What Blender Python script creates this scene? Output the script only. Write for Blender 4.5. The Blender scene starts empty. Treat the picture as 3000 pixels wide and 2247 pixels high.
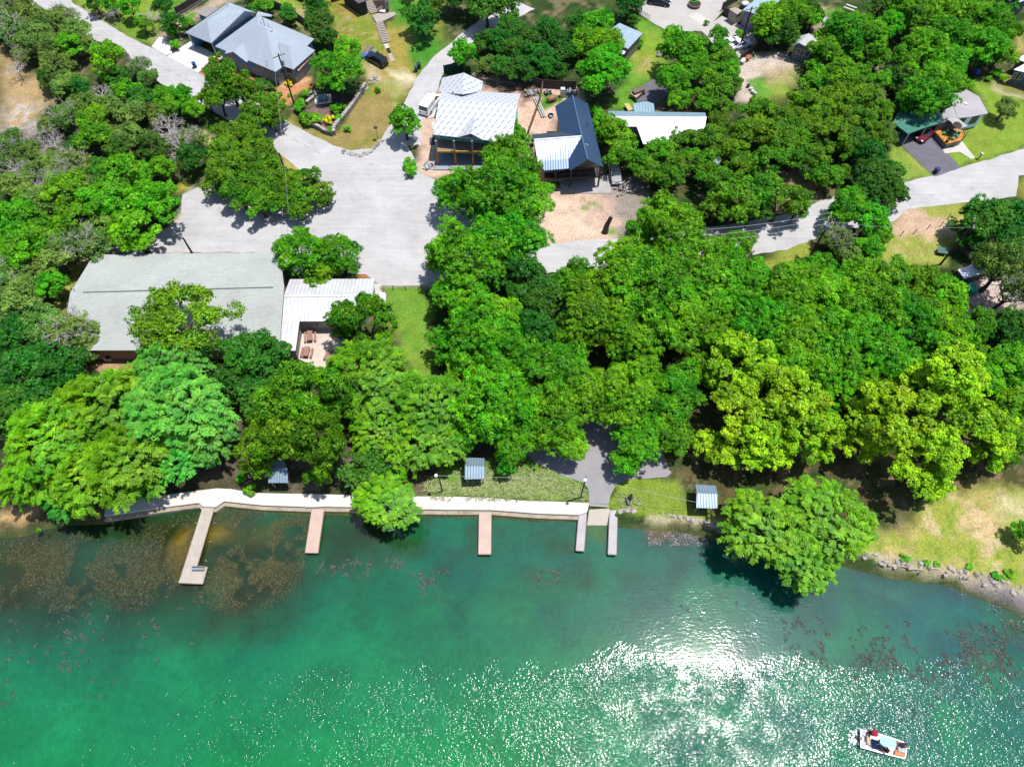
import bpy, bmesh, math, random
import numpy as np
from mathutils import Vector, Matrix
from mathutils.geometry import tessellate_polygon

# ------------------------------------------------------------------ camera, sky, sun
C = bpy.context.scene.collection
SC = bpy.context.scene
H = 85.0
TILT = math.atan(1167.5/2040.0)
cam = bpy.data.cameras.new('camera'); camo = bpy.data.objects.new('camera', cam); C.objects.link(camo)
camo.location = (0, 0, H); camo.rotation_euler = (TILT, 0, 0)
cam.sensor_width = 36; cam.lens = 36*2040/3000.0; cam.clip_end = 2000; cam.clip_start = 1
SC.camera = camo
SUN = Vector((0.25, 0.075, 1.0)).normalized()
SUN_EL = math.asin(SUN.z); SUN_AZ = math.atan2(SUN.x, SUN.y)
w = bpy.data.worlds.new('World'); SC.world = w; w.use_nodes = True
nt = w.node_tree; bg = nt.nodes['Background']
sky = nt.nodes.new('ShaderNodeTexSky'); sky.sky_type = 'NISHITA'; sky.sun_disc = False
sky.sun_elevation = SUN_EL; sky.sun_rotation = SUN_AZ
nt.links.new(sky.outputs[0], bg.inputs[0]); bg.inputs[1].default_value = 0.115
sl = bpy.data.lights.new('sun', 'SUN'); sl.energy = 4.6; sl.angle = math.radians(0.5); sl.color = (1, .965, .9)
so = bpy.data.objects.new('sun', sl); C.objects.link(so); so.rotation_euler = SUN.to_track_quat('Z', 'Y').to_euler()
so.location = (0, 0, 200)
SC.view_settings.view_transform = 'Standard'; SC.view_settings.look = 'None'
SC.view_settings.gamma = 1; SC.view_settings.exposure = 0.70
SC.cycles.max_bounces = 6; SC.cycles.transparent_max_bounces = 8
SC.cycles.sample_clamp_direct = 12; SC.cycles.sample_clamp_indirect = 4

random.seed(7); RNG = np.random.default_rng(7)
WATER = -0.9

# ------------------------------------------------------------------ measuring: photo pixels -> metres on the site
VIEW = {'F': (0, 0, .7373), '1': (0, 0, 2.761), '2': (450, 0, 2.761), '3': (1150, 100, 2.761), '4': (1700, 0, 3.156),
        '5': (2300, 0, 2.761), '6': (150, 550, 1.923), '7': (0, 1000, 2.209), '8': (900, 1150, 2.212), '9': (1900, 1200, 2.011),
        '11': (2050, 500, 2.328), '12': (1200, 450, 2.011), 'a': (520, 0, 5.02), 'b': (800, 180, 5.02), 'c': (1220, 200, 6.136),
        'd': (1530, 260, 6.136), 'e': (1760, 180, 6.136), 'f': (2080, 0, 5.5225), 'g': (2600, 240, 6.136), 'h': (2760, 700, 6.137),
        'i': (1020, 0, 6.136), 'j': (1800, 0, 3.525), 'k': (800, 780, 2.884), 'l': (2480, 2100, 5.777), 'm': (820, 880, 4.533),
        'n': (1680, 530, 5.2875), 'q': (1660, 1360, 4.76), 's': (0, 0, 1.0)}
FWD = (0, math.sin(TILT), -math.cos(TILT)); UP = (0, math.cos(TILT), math.sin(TILT))
def px(v, x, y):
    a, b, s = VIEW[v]; return a + x/s, b + y/s
def P(v, x, y, z=0.0):
    X, Y = px(v, x, y)
    u = (X-1500)/2040.0; q = (1123.5-Y)/2040.0
    d = (u, FWD[1]+q*UP[1], FWD[2]+q*UP[2])
    t = (z-H)/d[2]
    return Vector((d[0]*t, d[1]*t, z))
def PP(v, pts, z=0.0):
    return [P(v, p[0], p[1], p[2] if len(p) > 2 else z) for p in pts]
def mpp(v, x, y, z=0.0):                       # metres per view pixel (across) at that spot
    return (P(v, x+1, y, z)-P(v, x, y, z)).length
def topx(p):
    q = Vector(p)-Vector((0, 0, H)); dz = q.dot(Vector(FWD))
    return 1500+2040*q.x/dz, 1123.5-2040*q.dot(Vector(UP))/dz

# ------------------------------------------------------------------ materials
def lin(h):
    if isinstance(h, (tuple, list)): return tuple(h[:3])
    h = h.lstrip('#'); r = []
    for i in (0, 2, 4):
        c = int(h[i:i+2], 16)/255.0
        r.append(c/12.92 if c <= .04045 else ((c+.055)/1.055)**2.4)
    return tuple(K*x for x in r)
MATS = {}
K = .42                        # hex colours are given as they look in full sun; K turns them into albedo
def N(nt, t, **kw):
    n = nt.nodes.new(t)
    for k, v in kw.items():
        if k.startswith('i_'): n.inputs[int(k[2:])].default_value = v
        else: setattr(n, k, v)
    return n
def math_(nt, op, a, b=None, c=None):
    n = N(nt, 'ShaderNodeMath', operation=op)
    for i, x in enumerate((a, b, c)):
        if x is None: continue
        if isinstance(x, (int, float)): n.inputs[i].default_value = x
        else: nt.links.new(x, n.inputs[i])
    return n.outputs[0]
def mixc(nt, fac, a, b, mode='MIX'):
    n = N(nt, 'ShaderNodeMix', data_type='RGBA', blend_type=mode)
    for i, x in ((0, fac), (6, a), (7, b)):
        if isinstance(x, (int, float)): n.inputs[i].default_value = x
        elif isinstance(x, tuple): n.inputs[i].default_value = (*x[:3], 1)
        else: nt.links.new(x, n.inputs[i])
    return n.outputs[2]
def noise(nt, vec, scale, detail=3, rough=.55, dist=0):
    n = N(nt, 'ShaderNodeTexNoise'); n.inputs['Scale'].default_value = scale; n.inputs['Detail'].default_value = detail
    n.inputs['Roughness'].default_value = rough; n.inputs['Distortion'].default_value = dist
    if vec is not None: nt.links.new(vec, n.inputs['Vector'])
    return n.outputs['Fac']
def ramp(nt, fac, a, b, lo=0., hi=1.):
    n = N(nt, 'ShaderNodeMapRange'); nt.links.new(fac, n.inputs[0])
    n.inputs[1].default_value = a; n.inputs[2].default_value = b; n.inputs[3].default_value = lo; n.inputs[4].default_value = hi
    return n.outputs[0]
def newmat(name):
    m = bpy.data.materials.new(name); m.use_nodes = True; nt = m.node_tree
    b = nt.nodes['Principled BSDF']; geo = N(nt, 'ShaderNodeNewGeometry'); return m, nt, b, geo.outputs['Position']
def setbump(nt, b, h, strength=.5, dist=.05):
    n = N(nt, 'ShaderNodeBump'); n.inputs['Strength'].default_value = strength; n.inputs['Distance'].default_value = dist
    nt.links.new(h, n.inputs['Height']); nt.links.new(n.outputs[0], b.inputs['Normal'])
def mat(name, col, rough=.7, var=.18, scale=1.2, metal=0., bump=.2, dirt=None, spec=.4):
    """plain surface with mottling at two scales; dirt = (colour, amount)"""
    if name in MATS: return MATS[name]
    m, nt, b, pos = newmat(name); col = lin(col)
    n1 = noise(nt, pos, scale, 5, .6); n2 = noise(nt, pos, scale*9, 3, .6)
    f = math_(nt, 'ADD', math_(nt, 'MULTIPLY', n1, .65), math_(nt, 'MULTIPLY', n2, .35))
    lo = tuple(c*(1-var) for c in col); hi = tuple(min(1, c*(1+var)) for c in col)
    out = mixc(nt, ramp(nt, f, .35, .65), lo, hi)
    if dirt:
        d = noise(nt, pos, scale*.45, 6, .7)
        out = mixc(nt, ramp(nt, d, .5, .75, 0, dirt[1]), out, lin(dirt[0]))
    nt.links.new(out, b.inputs['Base Color'])
    b.inputs['Roughness'].default_value = rough; b.inputs['Metallic'].default_value = metal
    b.inputs['Specular IOR Level'].default_value = spec
    if bump: setbump(nt, b, n2, bump, .04)
    MATS[name] = m; return m
def ribmat(name, col, ang, pitch=.45, rough=.45, metal=0., depth=.04, line=.35, dirt=None, spec=.5):
    """sheet metal / boards: lines at 'pitch' metres, running along world direction ang"""
    if name in MATS: return MATS[name]
    m, nt, b, pos = newmat(name); col = lin(col)
    s = N(nt, 'ShaderNodeSeparateXYZ'); nt.links.new(pos, s.inputs[0])
    t = math_(nt, 'ADD', math_(nt, 'MULTIPLY', s.outputs[0], -math.sin(ang)/pitch), math_(nt, 'MULTIPLY', s.outputs[1], math.cos(ang)/pitch))
    fr = math_(nt, 'FRACT', t); d = math_(nt, 'ABSOLUTE', math_(nt, 'SUBTRACT', fr, .5))
    rib = ramp(nt, d, .36, .46)
    n1 = noise(nt, pos, .7, 5, .6); n2 = noise(nt, pos, 7, 3, .6)
    c = mixc(nt, ramp(nt, math_(nt, 'ADD', math_(nt, 'MULTIPLY', n1, .6), math_(nt, 'MULTIPLY', n2, .4)), .35, .65), tuple(x*.86 for x in col), tuple(min(1, x*1.1) for x in col))
    c = mixc(nt, math_(nt, 'MULTIPLY', rib, line), c, tuple(x*.35 for x in col))
    if dirt:
        dn = noise(nt, pos, .5, 6, .7); c = mixc(nt, ramp(nt, dn, .5, .75, 0, dirt[1]), c, lin(dirt[0]))
    nt.links.new(c, b.inputs['Base Color']); b.inputs['Roughness'].default_value = rough; b.inputs['Metallic'].default_value = metal
    b.inputs['Specular IOR Level'].default_value = spec
    setbump(nt, b, rib, .7, depth); MATS[name] = m; return m
def shingle(name, col, var=.2):
    if name in MATS: return MATS[name]
    m, nt, b, pos = newmat(name); col = lin(col)
    n0 = noise(nt, pos, .22, 4, .6); n1 = noise(nt, pos, 2.2, 3, .7); n2 = noise(nt, pos, 9, 3, .7)
    mp = N(nt, 'ShaderNodeMapping'); mp.inputs['Scale'].default_value = (.5, 3.5, 3.5); nt.links.new(pos, mp.inputs[0])
    n3 = noise(nt, mp.outputs[0], 1.6, 3, .7)
    f = math_(nt, 'ADD', math_(nt, 'ADD', math_(nt, 'MULTIPLY', n0, .3), math_(nt, 'MULTIPLY', n1, .2)), math_(nt, 'ADD', math_(nt, 'MULTIPLY', n2, .2), math_(nt, 'MULTIPLY', n3, .3)))
    c = mixc(nt, ramp(nt, f, .38, .62), tuple(x*(1-var) for x in col), tuple(min(1, x*(1+var)) for x in col))
    nt.links.new(c, b.inputs['Base Color']); b.inputs['Roughness'].default_value = .85; setbump(nt, b, n2, .4, .03)
    MATS[name] = m; return m
def paving(name, col, col2, stain):
    m, nt, b, pos = newmat(name); n1 = noise(nt, pos, .16, 5, .65, .5); n2 = noise(nt, pos, 2.5, 4, .7)
    mp = N(nt, 'ShaderNodeMapping'); mp.inputs['Rotation'].default_value = (0, 0, .75); mp.inputs['Scale'].default_value = (.12, 1.6, 1); nt.links.new(pos, mp.inputs[0]); n3 = noise(nt, mp.outputs[0], .9, 4, .6, .4)
    f = math_(nt, 'ADD', math_(nt, 'MULTIPLY', n1, .5), math_(nt, 'ADD', math_(nt, 'MULTIPLY', n2, .2), math_(nt, 'MULTIPLY', n3, .3)))
    c = mixc(nt, ramp(nt, f, .38, .62), lin(col2), lin(col)); vo = N(nt, 'ShaderNodeTexVoronoi', feature='DISTANCE_TO_EDGE'); vo.inputs['Scale'].default_value = .13
    nz = N(nt, 'ShaderNodeVectorMath', operation='ADD'); nn = N(nt, 'ShaderNodeTexNoise'); nn.inputs['Scale'].default_value = .6; nt.links.new(pos, nn.inputs['Vector']); sc = N(nt, 'ShaderNodeVectorMath', operation='SCALE'); sc.inputs['Scale'].default_value = 3.5
    nt.links.new(nn.outputs['Color'], sc.inputs[0]); nt.links.new(pos, nz.inputs[0]); nt.links.new(sc.outputs[0], nz.inputs[1]); nt.links.new(nz.outputs[0], vo.inputs['Vector'])
    crack = ramp(nt, vo.outputs['Distance'], .0, .010, .2, 0); c = mixc(nt, crack, c, tuple(x*.5 for x in lin(col2)))
    sp = noise(nt, pos, .55, 3, .5); c = mixc(nt, ramp(nt, sp, .62, .74, 0, .35), c, lin(stain))
    nt.links.new(c, b.inputs['Base Color']); b.inputs['Roughness'].default_value = .9; b.inputs['Specular IOR Level'].default_value = .2; setbump(nt, b, n2, .3, .04); return m
def flat(name, col, rough=.5, metal=0., emit=None):
    return mat(name, col, rough, .08, 3, metal, .05)
def glassmat():
    if 'glass' in MATS: return MATS['glass']
    m, nt, b, pos = newmat('window_glass'); b.inputs['Base Color'].default_value = (.02, .03, .04, 1)
    b.inputs['Roughness'].default_value = .08; b.inputs['Specular IOR Level'].default_value = .7; MATS['glass'] = m; return m

# ------------------------------------------------------------------ mesh building
def wloc(o):
    v = Vector((0, 0, 0))
    while o is not None: v += o.location; o = o.parent
    return v
def tag(o, label=None, cat=None, group=None, kind=None):
    if label: o['label'] = label
    if cat: o['category'] = cat
    if group: o['group'] = group
    if kind: o['kind'] = kind
    return o
def thing(name, label, cat, loc=(0, 0, 0), group=None):
    o = bpy.data.objects.new(name, None); C.objects.link(o); o.location = loc; o.empty_display_size = .3
    return tag(o, label, cat, group)
class MB:
    def __init__(s): s.v = []; s.f = []; s.m = []; s.mats = []; s.cur = 0
    def use(s, m):
        if m not in s.mats: s.mats.append(m)
        s.cur = s.mats.index(m); return s
    def add(s, vs, fs):
        n = len(s.v); s.v += [Vector(a) for a in vs]
        for f in fs: s.f.append([n+i for i in f]); s.m.append(s.cur)
        return s
    def box(s, c, size, rz=0, taper=1., rx=0):
        c = Vector(c); a, b, d = (x/2 for x in size); vs = []
        R = Matrix.Rotation(rz, 3, 'Z') @ Matrix.Rotation(rx, 3, 'X')
        for z in (-d, d):
            k = 1 if z < 0 else taper
            for x, y in ((-a, -b), (a, -b), (a, b), (-a, b)): vs.append(c+R @ Vector((x*k, y*k, z)))
        return s.add(vs, [(3, 2, 1, 0), (4, 5, 6, 7), (0, 1, 5, 4), (1, 2, 6, 5), (2, 3, 7, 6), (3, 0, 4, 7)])
    def tube(s, pts, r, n=6, cap=True):
        pts = [Vector(p) for p in pts]
        rs = r if isinstance(r, (list, tuple)) else [r]*len(pts); vs = []
        for i, p in enumerate(pts):
            d = (pts[min(i+1, len(pts)-1)]-pts[max(i-1, 0)])
            d = d.normalized() if d.length > 1e-6 else Vector((0, 0, 1))
            a = d.cross(Vector((0, 0, 1)) if abs(d.z) < .9 else Vector((1, 0, 0))).normalized(); b = d.cross(a)
            for k in range(n):
                t = 2*math.pi*k/n; vs.append(p+(a*math.cos(t)+b*math.sin(t))*rs[i])
        fs = []
        for i in range(len(pts)-1):
            for k in range(n): fs.append((i*n+k, i*n+(k+1) % n, (i+1)*n+(k+1) % n, (i+1)*n+k))
        if cap: fs.append(tuple(range(n-1, -1, -1))); fs.append(tuple(range((len(pts)-1)*n, len(pts)*n)))
        return s.add(vs, fs)
    def lathe(s, c, prof, n=12):
        c = Vector(c); vs = []; fs = []
        for r, z in prof:
            for k in range(n):
                t = 2*math.pi*k/n; vs.append(c+Vector((r*math.cos(t), r*math.sin(t), z)))
        for i in range(len(prof)-1):
            for k in range(n): fs.append((i*n+k, i*n+(k+1) % n, (i+1)*n+(k+1) % n, (i+1)*n+k))
        fs.append(tuple(range(n-1, -1, -1))); fs.append(tuple(range((len(prof)-1)*n, len(prof)*n)))
        return s.add(vs, fs)
    def prism(s, poly, z0, z1=None):
        """poly: world points (their z used for the top when z1 is None)"""
        poly = [Vector(p) for p in poly]
        if sum(poly[i].x*poly[(i+1) % len(poly)].y-poly[(i+1) % len(poly)].x*poly[i].y for i in range(len(poly))) < 0: poly = poly[::-1]
        n = len(poly); top = [Vector((p.x, p.y, p.z if z1 is None else z1)) for p in poly]
        bot = [Vector((p.x, p.y, z0)) for p in poly]
        tri = tessellate_polygon([[Vector((p.x, p.y, 0)) for p in poly]])
        fs = [tuple(n+i for i in t) for t in tri]
        fs = [f if ((top[f[1]-n]-top[f[0]-n]).cross(top[f[2]-n]-top[f[0]-n])).z > 0 else f[::-1] for f in fs]
        fs += [tuple(reversed([i-n for i in f])) for f in list(fs)]
        for i in range(n): j = (i+1) % n; fs.append((i, j, n+j, n+i))
        return s.add(bot+top, fs)
    def sheet(s, poly, z):
        poly = [Vector((p.x, p.y, z)) for p in poly]
        tri = tessellate_polygon([poly]); fs = []
        for f in tri:
            a, b, c = (poly[i] for i in f); fs.append(tuple(f) if (b-a).cross(c-a).z > 0 else tuple(reversed(f)))
        return s.add(poly, fs)
    def slab(s, faces, th=.14):
        """thick sheets: every face given as 3D points, closed downward"""
        for F in faces:
            F = [Vector(p) for p in F]; n = len(F)
            nn = Vector((0, 0, 0))
            for i in range(n): nn += F[i].cross(F[(i+1) % n])
            if nn.z < 0: F = F[::-1]
            lo = [p-Vector((0, 0, th)) for p in F]; fs = []
            if n > 4:
                for t in tessellate_polygon([[Vector((p.x, p.y, 0)) for p in F]]):
                    t = tuple(t); a, b, c = (F[i] for i in t)
                    if ((b-a).cross(c-a)).z < 0: t = t[::-1]
                    fs += [t, tuple(n+i for i in reversed(t))]
            else: fs += [tuple(range(n)), tuple(range(2*n-1, n-1, -1))]
            for i in range(n): j = (i+1) % n; fs.append((n+i, n+j, j, i))
            s.add(F+lo, fs)
        return s
    def build(s, name, m=None, parent=None, smooth=False, bevel=0.):
        if m is not None and not s.mats: s.mats = [m]
        off = wloc(parent) if parent is not None else Vector((0, 0, 0))
        me = bpy.data.meshes.new(name); me.from_pydata([v-off for v in s.v], [], s.f)
        for x in s.mats: me.materials.append(x)
        if len(s.mats) > 1: me.polygons.foreach_set('material_index', s.m)
        if smooth: me.polygons.foreach_set('use_smooth', [True]*len(me.polygons))
        me.update(); o = bpy.data.objects.new(name, me); C.objects.link(o)
        if parent is not None: o.parent = parent
        if bevel:
            b = o.modifiers.new('bevel', 'BEVEL'); b.width = bevel; b.segments = 2; b.limit_method = 'ANGLE'
        return o
def kids(o): return [c for c in bpy.data.objects if c.parent == o]
def copy_tree(src, loc=None, rz=None, label=None, group=None, scale=None):
    def cp(o, par):
        c = o.copy(); C.objects.link(c); c.parent = par
        for ch in o.children: cp(ch, c)
        return c
    r = cp(src, None)
    if loc is not None: r.location = loc
    if rz is not None: r.rotation_euler.z = rz
    if scale is not None: r.scale = scale if isinstance(scale, tuple) else (scale,)*3
    if label: r['label'] = label
    if group: r['group'] = group
    return r

# ------------------------------------------------------------------ ground sheet with painted soil, grass and lake bed (albedo only)
def vnoise(x, y, s, seed=0):
    rs = np.random.default_rng(seed).random((64, 64)); X = x/s+17.3*seed; Y = y/s-9.1*seed
    xi = np.floor(X).astype(int); yi = np.floor(Y).astype(int); fx = X-xi; fy = Y-yi
    fx = fx*fx*(3-2*fx); fy = fy*fy*(3-2*fy)
    g = lambda a, b: rs[a % 64, b % 64]
    return (g(xi, yi)*(1-fx)+g(xi+1, yi)*fx)*(1-fy)+(g(xi, yi+1)*(1-fx)+g(xi+1, yi+1)*fx)*fy
def sdist(x, y, poly):
    """signed distance (positive inside) to a polygon of (x, y)"""
    d = np.full(x.shape, 1e9); ins = np.zeros(x.shape, bool); n = len(poly)
    for i in range(n):
        ax, ay = poly[i][0], poly[i][1]; bx, by = poly[(i+1) % n][0], poly[(i+1) % n][1]
        ex, ey = bx-ax, by-ay; L = ex*ex+ey*ey+1e-12
        t = np.clip(((x-ax)*ex+(y-ay)*ey)/L, 0, 1)
        d = np.minimum(d, (x-ax-t*ex)**2+(y-ay-t*ey)**2)
        c = (ay > y) != (by > y); xx = ex*(y-ay)/(ey if abs(ey) > 1e-9 else 1e-9)+ax
        ins ^= c & (x < xx)
    return np.where(ins, 1, -1)*np.sqrt(d)
class Paint:
    def __init__(s, xs, ys, base):
        s.nx, s.ny = len(xs), len(ys); X, Y = np.meshgrid(xs, ys); s.X = X.ravel(); s.Y = Y.ravel()
        s.col = np.tile(np.array([*lin(base), 1.0]), (len(s.X), 1))
        s.dx = (vnoise(s.X, s.Y, 2.3, 1)-.5)*1.6+(vnoise(s.X, s.Y, .8, 2)-.5)*.8; s.dy = (vnoise(s.X, s.Y, 2.3, 3)-.5)*1.6+(vnoise(s.X, s.Y, .8, 4)-.5)*.8
    def poly(s, v, pts, col, soft=1., amt=1., rag=1., z=0., a=None, patch=None):
        w = [P(v, p[0], p[1], z) for p in pts] if isinstance(v, str) else pts
        x0 = min(p.x for p in w)-6; x1 = max(p.x for p in w)+6; y0 = min(p.y for p in w)-6; y1 = max(p.y for p in w)+6
        m = np.where((s.X > x0) & (s.X < x1) & (s.Y > y0) & (s.Y < y1))[0]
        if not len(m): return
        d = sdist(s.X[m]+s.dx[m]*rag, s.Y[m]+s.dy[m]*rag, w)
        f = np.clip(.5+d/soft/2, 0, 1)*amt
        if patch:
            sc, th, seed = patch; f = f*np.clip((vnoise(s.X[m], s.Y[m], sc, seed)*.6+vnoise(s.X[m], s.Y[m], sc*.35, seed+1)*.4-th)*6, 0, 1)
        c = np.array(lin(col)); s.col[m, :3] = s.col[m, :3]*(1-f[:, None])+c*f[:, None]
        if a is not None: s.col[m, 3] = s.col[m, 3]*(1-f)+a*f
    def scatter(s, sc, th, col, amt, seed, region=None):
        f = np.clip((vnoise(s.X, s.Y, sc, seed)*.55+vnoise(s.X, s.Y, sc*.4, seed+5)*.45-th)*5, 0, 1)*amt
        if region is not None: f = f*region
        s.col[:, :3] = s.col[:, :3]*(1-f[:, None])+np.array(lin(col))*f[:, None]
def gridmesh(name, p, z, m, extra=None):
    nx, ny = p.nx, p.ny; co = np.stack([p.X, p.Y, z], 1)
    i = (np.arange(ny-1)[:, None]*nx+np.arange(nx-1)[None, :]).ravel()
    q = np.stack([i, i+1, i+nx+1, i+nx], 1)
    col = p.col
    if extra is not None:
        ex, ec, ef = extra; q = np.concatenate([q, np.array(ef)+len(co)]); co = np.concatenate([co, ex]); col = np.concatenate([col, ec])
    me = bpy.data.meshes.new(name); me.vertices.add(len(co)); me.vertices.foreach_set('co', co.astype(np.float32).ravel())
    me.loops.add(q.size); me.loops.foreach_set('vertex_index', q.astype(np.int32).ravel())
    me.polygons.add(len(q)); me.polygons.foreach_set('loop_start', np.arange(0, q.size, 4, dtype=np.int32)); 
    me.polygons.foreach_set('use_smooth', np.ones(len(q), bool)); me.update(calc_edges=True)
    a = me.color_attributes.new('soil', 'FLOAT_COLOR', 'POINT'); a.data.foreach_set('color', col.astype(np.float32).ravel())
    me.materials.append(m); o = bpy.data.objects.new(name, me); C.objects.link(o); o['kind'] = 'structure'; return o
# shoreline, west to east, at the foot of the bank / sea wall
SHORE = [P('s', -900, 1600), P('s', -200, 1560), P('7', 0, 1200), P('7', 130, 1190), P('7', 250, 1150), P('7', 420, 1120), P('7', 670, 1110), P('7', 690, 1060),
         P('7', 1000, 1040), P('7', 1290, 1010), P('7', 1450, 1010), P('7', 1600, 1030), P('7', 2020, 1050), P('8', 300, 725), P('8', 740, 735), P('8', 1150, 740), P('8', 1500, 765), P('8', 1760, 765),
         P('8', 1815, 800), P('8', 1955, 800), P('8', 2010, 800), P('9', 0, 640), P('9', 150, 650), P('9', 300, 680), P('9', 430, 712), P('9', 700, 790), P('9', 1000, 830), P('9', 1250, 880),
         P('9', 1420, 925), P('9', 1600, 950), P('9', 1750, 965), P('9', 1900, 1020), P('9', 2050, 1080), P('9', 2212, 1150), P('9', 2600, 1250), P('9', 3600, 1400)]
LAKE = SHORE[::-1]+[Vector((-500, SHORE[0].y, 0)), Vector((-500, -200, 0)), Vector((500, -200, 0)), Vector((500, SHORE[-1].y, 0))]
xs = np.arange(-130, 130.1, .42); ys = np.arange(14, 172, .42)
G = Paint(xs, ys, '#2f4a1c')
G.scatter(5, .5, '#5a5a34', .8, 11); G.scatter(2.2, .55, '#8a7c5c', .7, 12); G.scatter(3.2, .55, '#355c1a', .6, 13)
LAWN, LAWN2, DRY, DIRT, SAND, ROCK = '#5c8f14', '#7f9c1c', '#98883c', '#c9a888', '#d8c6b0', '#c9c2c0'
g = G.poly
# hillside, far left
g('1', [(0, 380), (160, 560), (350, 640), (400, 860), (330, 900), (280, 1010), (120, 1120), (0, 1120)], '#b59a68', 2)
g('1', [(60, 820), (250, 850), (330, 1000), (200, 1100), (90, 1060)], '#cfc6c4', 2, patch=(1.2, .42, 20))
g('1', [(0, 900), (600, 900), (600, 1400), (0, 1450)], '#8f8478', 3, .7, patch=(2, .45, 21))
g('1', [(500, -60), (1280, -60), (1320, 230), (1280, 260), (1220, 385), (1060, 310), (700, 110)], LAWN2, 1)
g('1', [(860, 150), (1100, 200), (1230, 280), (1215, 375), (1060, 310)], LAWN, 1.5, .7)
g('1', [(650, 50), (900, 120), (930, 190), (860, 200), (700, 110)], '#a89a78', 1, .7)
g('1', [(1270, -60), (1620, -60), (1310, 195), (1290, 160)], LAWN, .6)
g('1', [(1220, 380), (1300, 240), (1480, 130), (1800, -30), (1900, 0), (1560, 200), (1480, 270), (1500, 400), (1340, 450)], '#b9a68e', 1)
g('1', [(1540, 110), (1610, 110), (1600, 160), (1520, 170)], LAWN, .6)
# garden of the blue house
g('a', [(330, 1080), (560, 900), (760, 930), (1100, 1110), (1400, 1200), (1500, 1230), (1960, 1120), (1990, 1290), (1760, 1370), (1620, 1580), (1330, 1400), (900, 1180), (700, 1160), (440, 1150)], '#c98c56', .5, rag=.3)
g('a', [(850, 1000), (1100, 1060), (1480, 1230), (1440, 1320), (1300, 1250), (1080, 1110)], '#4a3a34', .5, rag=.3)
g('a', [(1500, 1230), (1960, 1140), (1960, 1180), (1560, 1300)], '#d9b48a', .4, .7, rag=.3)
g('b', [(500, 690), (700, 590), (900, 640), (1080, 760), (900, 980), (700, 1000), (560, 720)], '#8a6a66', .6, rag=.4)
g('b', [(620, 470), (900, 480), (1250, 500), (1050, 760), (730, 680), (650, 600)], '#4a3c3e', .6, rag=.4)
g('2', [(960, -60), (1230, -60), (1230, 180), (1140, 200), (1120, 60), (960, 80)], LAWN2, .8)
g('2', [(1130, 30), (1240, 80), (1250, 290), (1160, 190)], '#a9a06a', .8)
# hill lot with the stairs
HILL = [(1230, -60), (2300, -60), (2330, 420), (2209, 540), (2100, 690), (2010, 850), (1890, 1090), (1830, 1140), (1750, 1240), (1540, 1230), (1260, 1090), (1080, 970), (1400, 1090), (1480, 1080), (1600, 900), (1740, 680), (1680, 500), (1500, 330)]
g('2', HILL, '#8d8428', 1)
g('2', HILL, '#7d9420', 1.5, .8, patch=(4, .45, 31)); g('2', HILL, '#a68f3e', 1.5, .7, patch=(3, .5, 33)); g('2', HILL, '#b3aa86', 1, .6, patch=(1.3, .6, 35))
g('2', [(1270, 1080), (1480, 1080), (1720, 760), (1890, 760), (1960, 820), (1870, 1080), (1700, 1260), (1540, 1230)], '#9c8a4c', 1, .95)
g('2', [(1600, 1130), (1870, 1080), (1720, 1250), (1540, 1230)], '#7c8a2c', 1, .6, patch=(1.5, .45, 38))
g('2', [(1880, -60), (2050, -60), (2209, 120), (2400, 400), (2100, 640), (2060, 500), (2000, 230), (1930, 190)], '#3f8c12', 1.5)
g('2', [(1880, 230), (2010, 210), (2080, 330), (2060, 520), (2100, 680), (1960, 560), (1900, 400)], '#a8983a', 1, .8)
g('2', [(1700, 520), (1760, 540), (1860, 640), (2010, 660), (2110, 650), (2040, 760), (1960, 800), (1820, 680), (1740, 640)], '#cdbb94', 1, .75)
g('2', [(1880, 560), (1960, 560), (2080, 620), (2110, 650), (2050, 700), (1960, 640)], '#d9cba8', .8, .9)
g('2', [(1790, 640), (1880, 660), (2050, 740), (2030, 800), (1900, 760), (1830, 700)], '#8f9a30', .6, .7)
g('i', [(430, 20), (680, 0), (740, 190), (560, 250), (480, 170)], '#3c3038', .4, rag=.3)
g('i', [(600, 380), (820, 310), (800, 370), (690, 400), (700, 490), (650, 490)], '#3c3038', .4, rag=.3)
# construction lots
g('3', [(60, 830), (250, 640), (400, 440), (720, 330), (1220, 420), (1500, 450), (1500, 520), (1340, 620), (1330, 800), (1120, 820), (1130, 1000), (1240, 1200), (1400, 1240), (1700, 1200), (1780, 1230), (1850, 1480), (1820, 1760), (1000, 1760), (1000, 1300), (600, 1150), (300, 1170), (150, 1140), (220, 900)], '#dcb9a2', 1)
g('3', [(1130, 1300), (1500, 1320), (1740, 1450), (1800, 1700), (1150, 1700)], '#e2c8b0', 1.5, .7)
g('3', [(1400, 1330), (1750, 1300), (1900, 1600), (1650, 1600)], '#bfa08e', 1.5, .5)
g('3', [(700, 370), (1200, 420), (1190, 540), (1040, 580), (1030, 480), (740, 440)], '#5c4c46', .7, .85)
g('3', [(1200, 490), (1430, 500), (1300, 580), (1220, 620)], '#4f8a1c', .5)
for x, y, r in ((1535, 1330, 14), (1590, 1370, 16), (1640, 1380, 24), (1690, 1410, 16), (1560, 1420, 30), (1780, 1590, 40), (1640, 1300, 14)):
    g('3', [(x+r*1.1*math.cos(t), y+r*.8*math.sin(t)) for t in (0, 1, 2, 3, 4, 5)], '#5f9a1e', .4, .9, rag=.4)
g('3', [(1650, 1200), (1950, 1150), (2100, 1300), (2000, 1650), (1850, 1650), (1800, 1400)], '#a89c92', 1.2, .8)
g('F', [(1640, 360), (1760, 360), (1780, 440), (1650, 430)], '#c2a67c', 1.2, .6)
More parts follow.
